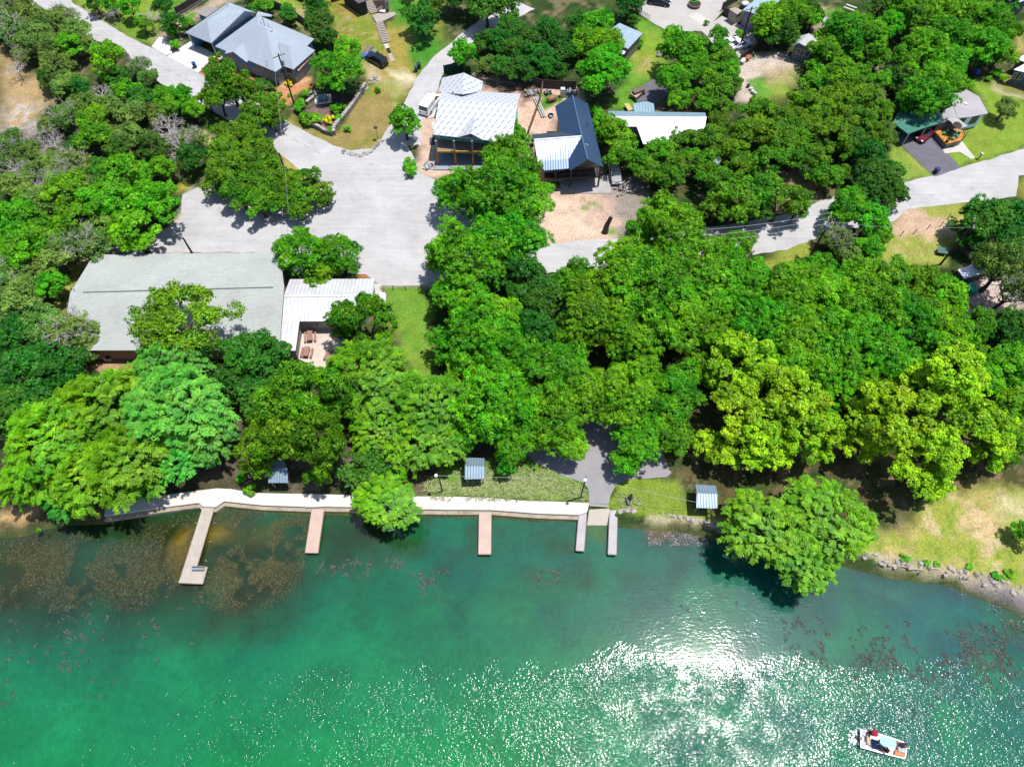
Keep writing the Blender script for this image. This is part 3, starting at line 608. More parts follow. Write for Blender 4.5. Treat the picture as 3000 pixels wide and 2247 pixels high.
def leafmesh(name, c, nrm, along, ln, wd, var, m):
    """one diamond-shaped leaf spray per centre"""
    nrm = unit(nrm); t = unit(along-nrm*np.sum(along*nrm, 1, keepdims=True)); b = np.cross(nrm, t); n = len(c)
    ln = np.broadcast_to(ln, (n,))[:, None]; wd = np.broadcast_to(wd, (n,))[:, None]
    v = np.stack([c-t*ln, c-b*wd+t*ln*.1-nrm*wd*.25, c+t*ln, c+b*wd+t*ln*.1-nrm*wd*.25], 1).reshape(-1, 3)
    me = bpy.data.meshes.new(name); me.vertices.add(4*n); me.vertices.foreach_set('co', v.astype(np.float32).ravel())
    me.loops.add(4*n); me.loops.foreach_set('vertex_index', np.arange(4*n, dtype=np.int32)); me.polygons.add(n)
    me.polygons.foreach_set('loop_start', np.arange(0, 4*n, 4, dtype=np.int32)); me.update(calc_edges=True)
    a = me.attributes.new('leafvar', 'FLOAT', 'FACE'); a.data.foreach_set('value', np.clip(var, 0, 1).astype(np.float32)); me.materials.append(m); return me
def rnddir(r, n): return unit(r.normal(size=(n, 3)))
def crown_clumps(r, R, hz, ncl, rough=.15, low=-.25):
    """billow centres spread over a lobed dome"""
    d = rnddir(r, ncl*3); d = d[d[:, 2] > low][:ncl]; ph = np.arctan2(d[:, 1], d[:, 0]); s0, s1 = r.random(2)*6.28
    lob = 1+.16*np.sin(2*ph+s0)+.12*np.sin(3*ph+s1)
    rad = r.uniform(.50, .86, len(d)); c = d*rad[:, None]*np.array([R, R, hz]); c[:, :2] *= lob[:, None]; return c
def broad_mesh(name, seed, R, hz, m, n=15000, ncl=34, leaf=.3, tuft=.1, open_=.0, cr=(.24, .36)):
    r = np.random.default_rng(seed); cl = crown_clumps(r, R, hz, ncl); cs, ns, vs = [], [], []
    per = n//len(cl)
    for c in cl:
        rr = R*r.uniform(*cr); nt_ = max(8, int(30*(1-open_))); td = rnddir(r, nt_*2); td = td[td[:, 2] > -.35][:nt_]
        tc = c+td*rr*r.uniform(.7, 1.05, (len(td), 1))*np.array([1, 1, .75]); k = r.integers(0, len(tc), per); cv = r.uniform(.25, .75)
        tv = r.uniform(-.25, .25, len(tc)); tr = R*tuft*r.uniform(.7, 1.4, len(tc))
        ld = rnddir(r, per); ld[:, 2] = np.abs(ld[:, 2])*.9+ld[:, 2]*.1
        p = tc[k]+ld*tr[k][:, None]*r.uniform(.4, 1.25, (per, 1))+r.normal(size=(per, 3))*R*.012
        cs.append(p); ns.append(unit(ld*.75+td[k]*.35+rnddir(r, per)*.55+np.array([0, 0, .25]))); vs.append(cv+tv[k]+r.uniform(-.2, .2, per))
    c = np.concatenate(cs); nn = np.concatenate(ns); v = np.concatenate(vs); L = leaf*r.uniform(.6, 1.25, len(c))
    return leafmesh(name, c, nn, rnddir(r, len(c)), L*.62, L*.45, v, m)
def feather_mesh(name, seed, R, hz, m, n=15000, nsp=430, L=.34, W_=.052):
    """drooping feathery sprays fanning outwards"""
    r = np.random.default_rng(seed); cl = crown_clumps(r, R, hz, nsp, low=-.15); per = n//len(cl); cs, ns, al, vs = [], [], [], []
    lobc = crown_clumps(r, R, hz, 12)
    for c in cl:
        j = np.argmin(np.linalg.norm(lobc-c, axis=1)); c = c*.84+lobc[j]*.16
        out = c/np.linalg.norm(c); out = out*.8+np.array([0, 0, .25])+r.normal(size=3)*.28; out /= np.linalg.norm(out)
        ln = R*r.uniform(.20, .34); s = r.uniform(0, 1, per)**.8; side = np.cross(out, (0, 0, 1)); side /= np.linalg.norm(side)+1e-9
        mid = c+out*ln*s[:, None]+np.array([0, 0, -1])*(s**2*ln*.55)[:, None]; sg = r.choice([-1, 1], per); wv = (1-s*.55)*ln*.24*r.uniform(.1, 1, per)
        mid = mid+side*(sg*wv)[:, None]+r.normal(size=(per, 3))*R*.012; cs.append(mid)
        al.append(out*.75+side*(sg*.8)[:, None]+np.array([0, 0, -.25])+r.normal(size=(per, 3))*.18)
        ns.append(np.array([0, 0, 1.])+out*.45+r.normal(size=(per, 3))*.28); vs.append(r.uniform(.25, .75)+r.uniform(-.2, .2, per))
    c = np.concatenate(cs); return leafmesh(name, c, np.concatenate(ns), np.concatenate(al), L*r.uniform(.6, 1.2, len(c)), W_*r.uniform(.8, 1.5, len(c)), np.concatenate(vs), m)
def twigs(mb, r, p, d, L, rad, depth, spread=.55):
    q = p+d*L; mid = (p+q)/2+Vector(r.normal(size=3))*L*.06
    mb.tube([p, mid, q], [rad, rad*.8, rad*.6], 4, False)
    if depth <= 0: return
    for _ in range(3 if depth > 1 else 3):
        nd = (d+Vector(r.normal(size=3))*spread); nd.z = nd.z*.8+.1; nd.normalize(); twigs(mb, r, q, nd, L*r.uniform(.6, .85), rad*.58, depth-1, spread)
def trunk_mb(seed, R, zc, hz, lean=0., nl=6):
    """tapered trunk and limbs; origin = foot of the tree"""
    r = np.random.default_rng(seed+900); mb = MB(); fork = max(.6, zc-hz*.75); rt = R*.055+.08
    pts = [Vector((0, 0, -.1)), Vector((r.normal()*.1, r.normal()*.1, fork*.5)), Vector((r.normal()*.2, r.normal()*.2, fork))]
    mb.tube(pts, [rt*1.35, rt, rt*.85], 8)
    for i in range(nl):
        a = 6.283*i/nl+r.normal()*.3; rr = R*r.uniform(.45, .7); e = Vector((math.cos(a)*rr, math.sin(a)*rr, zc+hz*r.uniform(-.1, .45)))
        m = pts[2].lerp(e, .5)+Vector((0, 0, -R*.08))+Vector(r.normal(size=3))*R*.05; mb.tube([pts[2], m, e], [rt*.6, rt*.38, rt*.12], 5, False)
        for k in range(2):
            e2 = m+Vector((math.cos(a+(k-.5)*1.6), math.sin(a+(k-.5)*1.6), .7))*R*.35; mb.tube([m, e2], [rt*.25, rt*.08], 4, False)
    return mb
LM = dict(broad=leafmat('pecan_leaf', (.070, .29, .004), .6), oak=leafmat('live_oak_leaf', (.068, .22, .005), .6), dark=leafmat('dark_oak_leaf', (.026, .14, .010), .5, .25),
          yellow=leafmat('sycamore_leaf', (.19, .41, .008), .55, .3, .010), lime=leafmat('cypress_leaf', (.098, .31, .006), .55, .35, .010), blue=leafmat('bluish_cypress_leaf', (.066, .31, .034), .45, .3, .012),
          scrub=leafmat('juniper_leaf', (.090, .20, .034), .5, .2), bush=leafmat('shrub_leaf', (.08, .32, .004)), gold=leafmat('golden_shrub_leaf', (.45, .46, .005)))
SPEC = {}                     # species -> list of (R, zc, hz, crown meshes, trunk mesh); real metres
def reg(key, R, zc, hz, maker, nvar, trunk=True, extra=None):
    L = []
    for i in range(nvar):
        cm = maker(f'{key}_crown', 100+i*7+sum(map(ord, key)), R, hz)
        tm = trunk_mb(i*3+len(key), R, zc, hz); o = tm.build('trunk', BARK); me = o.data; bpy.data.objects.remove(o)
        L.append((cm, me))
    SPEC[key] = (R, zc, hz, L)
reg('broad', 6.2, 6.8, 4.6, lambda n, s, R, h: broad_mesh(n, s, R, h, LM['broad'], 44000, 50, .21, .05, cr=(.18, .30)), 4)
reg('broad_small', 3.8, 4.6, 3.2, lambda n, s, R, h: broad_mesh(n, s, R, h, LM['broad'], 21000, 32, .20, .062, cr=(.20, .32)), 3)
reg('oak', 4.2, 4.6, 3.0, lambda n, s, R, h: broad_mesh(n, s, R, h, LM['oak'], 19000, 34, .21, .06, cr=(.2, .3)), 4)
reg('dark', 4.4, 4.8, 3.4, lambda n, s, R, h: broad_mesh(n, s, R, h, LM['dark'], 18000, 32, .22, .06, cr=(.2, .32)), 3)
reg('yellow', 5.6, 7.2, 4.8, lambda n, s, R, h: broad_mesh(n, s, R, h, LM['yellow'], 26000, 50, .27, .05, .25, cr=(.13, .23)), 3)
reg('lime', 6.2, 7.0, 4.8, lambda n, s, R, h: feather_mesh(n, s, R, h, LM['lime'], 34000), 3)
reg('blue', 6.2, 7.2, 4.8, lambda n, s, R, h: feather_mesh(n, s, R, h, LM['blue'], 34000), 2)
reg('scrub', 3.4, 3.3, 2.3, lambda n, s, R, h: broad_mesh(n, s, R, h, LM['scrub'], 12000, 30, .17, .08, .2, cr=(.2, .34)), 4)
reg('bush', 1.2, .8, .9, lambda n, s, R, h: broad_mesh(n, s, R, h, LM['bush'], 1100, 14, .22, .14), 3)
reg('goldbush', 1.2, .7, .8, lambda n, s, R, h: broad_mesh(n, s, R, h, LM['gold'], 800, 14, .26, .14), 1)
reg('agave', 1.0, .3, .7, lambda n, s, R, h: feather_mesh(n, s, R, h, LM['bush'], 500, 60, .35, .05), 1)
# live oak with gaps, for the one spreading over the hall roof
reg('openoak', 7.0, 8.0, 3.2, lambda n, s, R, h: broad_mesh(n, s, R, h, LM['oak'], 15000, 40, .28, .06, .1, cr=(.12, .2)), 1)
def dead_mesh(seed, R, zc):
    r = np.random.default_rng(seed); mb = MB(); mb.tube([Vector((0, 0, -.1)), Vector((.1, .1, zc*.5))], [.22, .16], 6)
    for i in range(7):
        a = 6.283*i/7+r.normal()*.3; d = Vector((math.cos(a), math.sin(a), r.uniform(.3, 1.1))).normalized(); twigs(mb, r, Vector((.1, .1, zc*.45)), d, R*.42, .13, 4, .6)
    o = mb.build('branches', GREYTWIG); me = o.data; bpy.data.objects.remove(o); return me
DEAD = [dead_mesh(5, 3.4, 5.6), dead_mesh(15, 3.4, 5.6)]
COUNT = {}
NAMES = dict(broad='broadleaf_tree', broad_small='broadleaf_tree', oak='live_oak_tree', openoak='live_oak_tree', dark='evergreen_oak_tree', yellow='sycamore_tree', lime='cypress_tree', blue='cypress_tree', scrub='juniper_tree', dead='dead_tree', bush='shrub', goldbush='shrub', agave='shrub')
LOOK = dict(broad='large bright green tree', broad_small='small bright green tree', oak='mid green live oak', openoak='spreading live oak with gaps in its crown', dark='dark green dense oak', yellow='yellow-green sycamore', lime='feathery lime green cypress', blue='feathery bluish green cypress',
            scrub='grey-green scrubby juniper', dead='bare grey leafless tree', bush='round green shrub', goldbush='golden yellow shrub', agave='spiky green garden plant')
PLANTS = []
TW = MB()
def plant(sp, v, x, y, rpx, hs=1., label=None, group=None):
    """crown centred on that spot of the photo; size measured in metres there"""
    if sp == 'dead':
        R, zc, hz, var = 3.4, 5.2, 2., None
    else: R, zc, hz, var = SPEC[sp]
    k = 1.
    for _ in range(3): k = max(.3, min(2.6, .96*rpx*mpp(v, x, y, zc*k*hs)/R))
    kz = k if k < 1 else 1+(k-1)*.6
    kz *= hs; c = P(v, x, y, zc*kz); n = COUNT.get(sp, 0); COUNT[sp] = n+1
    t = thing(NAMES[sp], label, 'tree' if sp not in ('bush', 'goldbush', 'agave') else 'shrub', (c.x, c.y, 0), group)
    rz = random.uniform(0, 6.28)
    t.rotation_euler.z = rz; t.scale = (k, k, kz)
    if sp == 'dead':
        o = bpy.data.objects.new('trunk', DEAD[n % 2]); C.objects.link(o); o.parent = t
    else:
        cm, tm = var[n % len(var)]
        o = bpy.data.objects.new('crown', cm); C.objects.link(o); o.parent = t; o.location.z = zc
        o = bpy.data.objects.new('trunk', tm); C.objects.link(o); o.parent = t
        if sp == 'scrub' and n % 3 == 0:
            o = bpy.data.objects.new('bare_twigs', DEAD[n % 2]); C.objects.link(o); o.parent = t; o.scale = (.95, .95, 1.15)
    PLANTS.append((t, sp, v, x, y)); return t
def many(sp, v, pts, hs=1.):
    for p in pts: plant(sp, v, *p, hs=hs if len(p) < 4 else p[3]) if len(p) < 4 else plant(sp, v, p[0], p[1], p[2], hs=p[3])
# --- hillside wood, upper left (view 1)
many('scrub', '1', [(90, 60, 130), (230, 110, 150), (380, 190, 150), (520, 150, 120), (620, 270, 150), (700, 370, 110), (110, 260, 150), (280, 320, 160), (440, 400, 160), (200, 440, 100), (470, 560, 150), (560, 690, 140),
                    (1130, 540, 100), (1200, 640, 100), (700, 860, 140), (520, 940, 130), (910, 850, 120), (1080, 930, 140), (1560, 1130, 120), (1050, 1100, 150), (400, 1000, 110), (100, 1170, 150), (210, 1260, 140),
                    (440, 1330, 140), (620, 1330, 150), (640, 1500, 150), (790, 1520, 130), (480, 1490, 140), (120, 1500, 140), (330, 1600, 130), (-60, 180, 140), (-60, 1300, 140), (1290, 930, 120), (250, 1420, 120)])
many('dark', '1', [(400, 640, 110), (960, 620, 110), (1140, 800, 130), (1550, 1270, 140), (1240, 1190, 150), (940, 1200, 120), (1130, 1590, 130), (760, 30, 90), (1320, 60, 90), (1390, 190, 110), (640, 1180, 110), (820, 1370, 120), (640, 720, 110)])
many('broad_small', '1', [(870, 470, 165), (880, 640, 80), (1340, 780, 110), (1480, 780, 110), (1380, 880, 110), (760, 990, 160), (770, 1110, 165), (1130, 1430, 130), (970, 1560, 140), (190, 1640, 110), (560, 380, 130), (60, 150, 100), (1030, 740, 120), (1310, 1360, 120), (1320, 1570, 130), (700, 1640, 130), (1060, 60, 100), (1150, 190, 80), (900, 40, 90), (1560, 890, 100)])
many('dead', '1', [(1330, 1000, 150), (1420, 1120, 150), (1530, 1080, 110), (290, 1010, 120), (400, 1120, 110), (80, 1310, 120), (240, 1450, 110), (790, 720, 90), (1190, 110, 100), (920, 50, 80), (110, 530, 90), (500, 1230, 90)])
# --- trees by the road under the blue house (view 2)
many('oak', '2', [(600, 650, 175), (520, 790, 130), (720, 740, 150), (430, 800, 90)], 1.35)
many('oak', '2', [(900, 880, 170), (790, 960, 140), (960, 970, 110), (700, 1110, 150), (560, 1240, 160), (810, 1130, 130), (880, 1240, 140), (620, 1390, 190), (770, 1330, 170), (910, 1350, 140), (500, 1500, 120), (700, 1560, 180), (900, 1510, 170), (1060, 1470, 150), (1200, 1450, 100), (1290, 1410, 80), (1340, 1560, 110), (1050, 1600, 140), (1210, 1600, 130), (860, 1640, 160), (560, 1060, 90), (1390, 1600, 90), (1180, 1700, 110)])
plant('dark', '2', 850, 695, 100, .55, 'dark rounded evergreen bush-like tree in front of the blue house')
plant('dark', '2', 1350, 200, 150, .9); plant('dark', '2', 1310, 60, 110); plant('dark', '2', 1400, 300, 100); plant('broad_small', '2', 1330, 40, 90, .8); plant('broad_small', '2', 880, 50, 100, .8); plant('dark', '2', 1090, 120, 90, .8); plant('broad_small', '2', 1080, 70, 60, .8); plant('dark', '2', 780, 0, 60)
plant('broad', '2', 1480, 590, 225, .85); plant('broad_small', '2', 1570, 420, 140, .9); plant('dark', '2', 2170, 150, 165, .9); plant('dark', '2', 2240, 30, 120); plant('dark', '2', 2050, 30, 60)
plant('broad_small', '2', 2030, 990, 150, 1.0)
many('bush', '2', [(1180, 870, 55), (1250, 960, 75), (1320, 970, 60), (1470, 890, 50), (1510, 870, 50), (1430, 1060, 38), (1570, 1045, 34), (2070, 1320, 60), (2080, 1390, 58), (1810, 730, 30), (1015, 765, 30), (1230, 760, 42), (470, 485, 32), (545, 430, 34), (1190, 830, 40), (790, 530, 26), (520, 440, 26), (1500, 960, 40)])
many('bush', '1', [(1420, 260, 75), (1520, 180, 60), (1415, 370, 50), (2170, 30, 60), (2209, 720, 30)])
plant('goldbush', '2', 1420, 970, 48); plant('goldbush', '2', 1100, 670, 42, .7); plant('goldbush', '2', 480, 470, 24)
many('agave', '2', [(1095, 775, 18), (1145, 775, 14), (1050, 815, 22), (945, 730, 18)])
# --- behind the white unfinished house (view 3)
plant('broad_small', '3', 570, 170, 140)
many('dark', '3', [(760, 60, 110), (860, 60, 130), (980, 130, 130), (1100, 170, 130), (880, 270, 110), (1010, 290, 120), (1200, 170, 120), (1240, 260, 100), (1340, 80, 120), (1130, 50, 120), (1400, 160, 110), (1100, 330, 80), (1350, 300, 90), (950, -30, 130), (1250, -30, 130), (1500, -80, 120)])
many('dark', 's', [(1425, 20, 62), (1400, -15, 60), (1475, 25, 60), (1330, -10, 50)])
plant('scrub', '3', 770, 260, 100); plant('scrub', '3', 1230, 330, 60)
many('broad', '3', [(1690, 300, 240), (1720, 90, 170)]); many('broad_small', '3', [(1560, 40, 130), (1600, -80, 120), (1500, 130, 100), (1700, -100, 120)])
many('dark', '4', [(440, 60, 130), (490, 190, 70), (520, 40, 80)])
many('bush', '3', [(1650, 640, 60), (1720, 720, 50)])
many('bush', '4', [(540, 400, 50), (1165, 215, 30), (1475, 325, 55)])
# --- upper middle and right (view 4)
many('broad', '4', [(960, 480, 230), (1060, 600, 180), (880, 740, 190)]); many('broad_small', '4', [(850, 330, 110), (1280, 330, 105), (1290, 430, 90), (1340, 560, 140), (1360, 660, 130), (900, 940, 130), (1180, 700, 120)])
many('oak', '4', [(1270, 820, 170), (1410, 770, 110), (1180, 950, 130), (1300, 1000, 130), (1050, 900, 120)])
many('broad', '4', [(1760, 190, 210), (1960, 130, 200)]); many('dark', '4', [(1900, 300, 150), (1680, 300, 110), (2080, 80, 130), (1800, 330, 130)]); many('broad_small', '4', [(1890, 340, 90), (2150, 180, 120)])
many('broad_small', '4', [(320, 1230, 180), (210, 1250, 110), (410, 1350, 150), (370, 1440, 150), (850, 1180, 95), (880, 1260, 90), (560, 1500, 140), (730, 1400, 150)])
plant('scrub', '4', 660, 1250, 90)
many('oak', '4', [(970, 1320, 150), (1090, 1490, 160), (900, 1540, 160), (1200, 1270, 150), (1290, 1150, 130), (1500, 1240, 170), (1440, 1390, 150), (1630, 1030, 170), (1800, 1090, 170), (1690, 1240, 190), (1860, 1290, 180), (1960, 1090, 150), (2090, 960, 160), (1970, 1450, 170), (1720, 1490, 170), (1500, 1540, 140), (2100, 1200, 160), (1180, 1610, 140), (1390, 1560, 80), (640, 1600, 150), (1240, 1420, 110), (800, 1640, 160)])
many('broad_small', '4', [(2150, 760, 120), (2160, 610, 90), (2190, 480, 90)])
many('bush', '4', [(140, 1020, 60), (180, 1090, 70), (130, 1140, 50)])
# --- upper right (view 5)
many('broad', '5', [(500, 260, 190), (660, 300, 190), (1020, 130, 190), (1200, 120, 190), (1330, 280, 190), (1480, 130, 200), (1640, 160, 190), (1740, 260, 180), (1600, 380, 190), (860, 200, 150), (470, 620, 180), (1130, 380, 190), (1320, 500, 180), (1190, 640, 200), (960, 480, 150), (1130, 800, 220), (1010, 860, 120), (1270, 770, 90)])
many('broad_small', '5', [(370, 300, 120), (330, 420, 140), (560, 430, 110), (310, 620, 120), (600, 640, 120), (980, 830, 110), (1350, 680, 130), (760, 480, 110), (790, 660, 110), (1750, 430, 120), (560, 160, 80)])
many('dark', '5', [(780, 60, 140), (900, 60, 130), (950, 640, 150), (200, 120, 120), (560, 1140, 130), (700, 1250, 140), (700, 1400, 150), (840, 1400, 130), (850, 1540, 130), (690, 1540, 140), (1040, 700, 130), (900, 900, 90), (1500, 470, 120), (1500, -60, 150), (1100, -40, 150), (1800, 30, 110)])
many('oak', '5', [(790, 900, 110), (640, 800, 150), (450, 790, 160), (330, 850, 150), (180, 860, 160), (620, 970, 140), (710, 1080, 140), (90, 1080, 150), (370, 1100, 170), (480, 970, 140), (250, 990, 140), (440, 1400, 90), (250, 1280, 140), (480, 1220, 110), (80, 1260, 130), (320, 1430, 140)])
many('scrub', '5', [(820, 1060, 100), (830, 1130, 80), (740, 790, 80), (200, 1400, 100)]); plant('scrub', '5', 1780, 880, 115, 1.0, 'small airy grey-green tree on the lawn right of the grey-roofed house')
many('bush', '5', [(1710, 590, 50), (1760, 640, 40), (1650, 640, 30)])
# --- around the right-hand road (view 11)
many('broad', '11', [(1000, 240, 150)]); many('broad_small', '11', [(1160, 340, 150), (1220, 430, 110), (1160, 530, 110), (930, 330, 100)]); many('scrub', '11', [(940, 480, 120), (1010, 560, 100)])
many('oak', '11', [(240, 230, 180), (420, 140, 180), (550, 220, 180), (660, 260, 110), (110, 260, 120), (120, 80, 140), (340, 310, 100)])
many('dark', '11', [(1230, 60, 150), (1310, 170, 120), (1160, 130, 110), (1950, 330, 190), (2130, 330, 160), (1820, 400, 110), (2100, 490, 150), (1860, 500, 100), (1980, 1090, 80), (2180, 1150, 100), (2120, 1050, 80)])
plant('scrub', '11', 2070, 660, 190, 1.6, 'tall thin-leaved grey-green tree over the pink patio'); plant('scrub', '11', 2130, 820, 150, 1.6); plant('scrub', '11', 1980, 620, 110, 1.5)
# --- the big canopy in the middle (view F, full trees)
many('broad', 'F', [(1075, 420, 98), (985, 415, 58), (1140, 430, 75), (1100, 345, 62), (1010, 560, 95), (1090, 520, 90), (960, 545, 50), (1000, 640, 70), (1040, 730, 95), (975, 750, 55),
                    (1340, 605, 95), (1450, 500, 85), (1410, 620, 110), (1300, 690, 85), (1370, 740, 80), (1500, 580, 85), (1560, 570, 60), (1290, 640, 70), (1480, 700, 90), (1540, 640, 80),
                    (1070, 870, 100), (1180, 810, 95), (1270, 860, 85), (1350, 850, 85), (1200, 900, 75), (1380, 940, 65), (1460, 850, 75), (1440, 930, 60), (1010, 820, 65), (1120, 940, 65)])
many('broad', 'F', [(1620, 620, 75), (1700, 630, 80), (1640, 700, 80), (1720, 720, 85), (1780, 640, 80), (1800, 730, 85), (1870, 660, 80), (1880, 760, 85), (1700, 790, 75), (1800, 820, 80), (1950, 690, 75), (1940, 790, 65), (1560, 740, 65), (1870, 860, 70)])
many('broad_small', 'F', [(1110, 300, 38), (1100, 270, 24), (1850, 600, 55), (1920, 600, 55), (1990, 610, 50), (2040, 640, 55), (2000, 690, 60), (2060, 720, 50), (2030, 760, 55), (1770, 590, 50), (2090, 770, 45), (2120, 830, 50), (2170, 800, 60), (2190, 880, 55), (2180, 960, 50), (1230, 960, 50), (1100, 985, 38), (1350, 1000, 38), (1590, 530, 40), (1240, 740, 50), (1000, 930, 55), (1080, 680, 55), (1530, 800, 50), (1600, 840, 50), (1390, 500, 50)])
many('dark', 'F', [(1130, 600, 70), (1170, 650, 55), (1160, 720, 55), (1230, 700, 45), (2190, 700, 45), (1110, 770, 45), (2200, 760, 40), (960, 860, 40)])
many('oak', 'F', [(1240, 600, 48), (2110, 700, 45)])
# --- by the road end and hall
many('broad', 'F', [(650, 545, 62), (735, 550, 56)]); plant('broad_small', 'F', 690, 590, 40)
plant('openoak', 'F', 390, 690, 118, 1.0, 'spreading live oak reaching over the middle of the grey-green hall roof', )
many('scrub', 'F', [(95, 715, 65), (160, 720, 60), (50, 650, 60), (190, 750, 35), (30, 600, 50), (70, 590, 50)])
many('dark', 'F', [(150, 815, 75), (60, 810, 75), (30, 890, 70), (100, 880, 60), (540, 780, 75), (590, 760, 40), (500, 830, 60), (40, 730, 60), (560, 860, 50)])
many('broad_small', 'F', [(40, 480, 60), (60, 540, 60), (100, 510, 50), (290, 500, 60), (230, 440, 60), (330, 440, 60), (270, 380, 60), (110, 620, 40), (30, 555, 45), (160, 480, 50), (140, 420, 50)])
many('scrub', 'F', [(120, 560, 55), (180, 530, 55), (220, 500, 50), (90, 440, 55)])
many('lime', 'F', [(110, 950, 105), (220, 880, 100), (270, 1000, 95), (180, 1030, 85), (80, 1030, 75), (310, 1030, 55), (150, 880, 60)])
many('blue', 'F', [(380, 880, 110), (370, 785, 85), (450, 930, 75), (400, 990, 60), (300, 880, 55), (150, 1080, 50)])
many('oak', 'F', [(640, 860, 95), (600, 940, 75), (690, 950, 75), (560, 1000, 40), (790, 700, 72), (740, 690, 45), (730, 850, 60), (690, 1020, 35)], 1.5)
many('lime', 'F', [(800, 810, 95), (870, 850, 60), (930, 880, 90), (900, 960, 70), (960, 950, 60), (820, 930, 65), (985, 870, 50)])
plant('lime', 'F', 835, 1080, 72, .7, 'feathery lime green cypress leaning over the promenade and the water')
plant('dark', 'F', 805, 1012, 66, .7, 'dark green tree just behind the promenade beside the lime cypress')
many('yellow', 'F', [(1600, 790, 85), (1680, 850, 95), (1590, 890, 80), (1740, 930, 85), (1650, 960, 75), (1560, 985, 45), (1530, 960, 40), (2060, 820, 95), (2100, 920, 85), (1920, 900, 100), (2000, 990, 90), (1860, 950, 60), (2140, 970, 55), (1970, 830, 60), (2010, 1040, 45)])
many('lime', 'F', [(1650, 1140, 92), (1790, 1120, 95), (1730, 1205, 78)], .85)
many('bush', '9', [(1500, 872, 28), (1530, 880, 20), (1640, 900, 24), (1700, 908, 22), (1890, 925, 24), (2050, 975, 30), (2130, 960, 34), (2090, 985, 20)], .5)
many('bush', '7', [(1560, 880, 40), (1620, 960, 45), (250, 1225, 20)])
many('broad_small', 'F', [(2212, 1150, 30)])
print('plants', len(PLANTS))
# ------------------------------------------------------------------ buildings
def inset(poly, d):
    """poly of 3D points, moved inwards by d in plan"""
    n = len(poly); A = sum(poly[i].x*poly[(i+1) % n].y-poly[(i+1) % n].x*poly[i].y for i in range(n)); s = 1 if A > 0 else -1; out = []
    for i in range(n):
        p, a, b = poly[i], poly[i-1], poly[(i+1) % n]
        e1 = Vector((p.x-a.x, p.y-a.y)).normalized(); e2 = Vector((b.x-p.x, b.y-p.y)).normalized()
        n1 = Vector((-e1.y, e1.x))*s; n2 = Vector((-e2.y, e2.x))*s; m = n1+n2
        m = m/max(.35, m.dot(m)/2) if m.length > .3 else n1
        out.append(Vector((p.x+m.x*d, p.y+m.y*d, p.z)))
    return out
def walls(mb, outline, z0=0., drop=.16, th=.18):
    n = len(outline)
    inn = inset(outline, th)
    for i in range(n):
        j = (i+1) % n; a, b, c, d = outline[i], outline[j], inn[j], inn[i]
        vs = []
        for p, zz_ in ((a, a.z), (b, b.z), (c, b.z), (d, a.z)): vs += [Vector((p.x, p.y, z0)), Vector((p.x, p.y, zz_-drop))]
        mb.add(vs, [(0, 2, 3, 1), (4, 6, 7, 5), (1, 3, 5, 7), (0, 6, 4, 2), (0, 1, 7, 6), (2, 4, 5, 3)])
def opening(parent, a, b, t, w, h, z, name='window', m=None, frame=None, depth=.06):
    """a framed window or door standing proud of wall a-b at fraction t"""
    d = Vector((b.x-a.x, b.y-a.y, 0)); L = d.length; d.normalize(); c = a+d*(L*t); c.z = z+h/2
    n = Vector((d.y, -d.x, 0)); rz = math.atan2(d.y, d.x)
    fm = frame or flat('white_trim', '#eeeeec'); f = MB()
    for s in (-1, 1):
        f.box(c+d*(s*(w/2)), (.09, depth*2+.06, h+.09), rz); f.box(c+Vector((0, 0, s*h/2)), (w, depth*2+.05, .09), rz)
    if name == 'window': f.box(c, (.05, depth*2+.02, h), rz)
    o = f.build(name, fm, parent)
    MB().box(c, (w-.02, depth*2, h-.02), rz).build('pane' if name == 'window' else 'door_leaf', m or glassmat(), o); return o
def vpts(v, d): return {k: P(v, *p) for k, p in d.items()}
def roof(v, pts, faces, m, parent, name='roof', th=.14):
    q_ = vpts(v, pts); mb = MB(); mb.slab([[q_[k] for k in f.split()] for f in faces], th); return mb.build(name, m, parent), q_
def vent(v, x, y, z, parent, kind='pipe', m=None):
    p = P(v, x, y, z); mb = MB()
    if kind == 'pipe': mb.lathe(p, [(.06, -.4), (.06, .5), (.1, .5), (.1, .58)], 8)
    elif kind == 'flue': mb.lathe(p, [(.08, -.4), (.08, 1.3), (.16, 1.3), (.16, 1.45)], 8)
    else: mb.lathe(p, [(.22, -.3), (.22, .15), (.36, .18), (.32, .34), (.1, .4)], 12)
    return mb.build('roof_vent', m or flat('vent_metal', '#e8ecf0', .4, .2), parent)
TRIM = flat('white_trim', '#f4f4f2'); GLASS = glassmat(); DARK = flat('dark_void', '#15181c'); BLACK = flat('black_metal', '#24262a', .4); STEEL = flat('galvanised', '#c6ccd2', .35, .4)
WOOD = mat('weathered_wood', '#a89484', .85, .2, 3); NEWWOOD = mat('new_lumber', '#e0a440', .75, .15, 3)

# --- recreation hall with the grey-green roof
hall = thing('recreation_hall', 'long low hall with a plain grey-green shingle roof beside the parking lot', 'building', P('6', 700, 700))
hp = dict(TL=(240, 378, 3.3), RL=(107, 592, 5.2), BL=(52, 917, 3.2), BR=(1285, 915, 3.2), RR=(1312, 560, 5.2), TR=(1288, 365, 3.3))
r_, q_ = roof('6', hp, ['TL TR RR RL', 'RL RR BR BL'], shingle('hall_shingle', '#cbd1cc', .2), hall)
rb = MB(); a, b = q_['RL'], q_['RR']; rb.tube([a.lerp(b, .06)+Vector((0, 0, .04)), a.lerp(b, .95)+Vector((0, 0, .04))], .09, 5); rb.build('ridge_cap', flat('ridge_grey', '#9aa49e'), r_)
wo = inset([q_[k] for k in ('TL', 'RL', 'BL', 'BR', 'RR', 'TR')], .5); wm = MB(); walls(wm, wo); wm.build('wall', ribmat('brown_siding', '#c8947c', 0, .3, .8), hall)
vent('6', 135, 580, 5.1, hall)
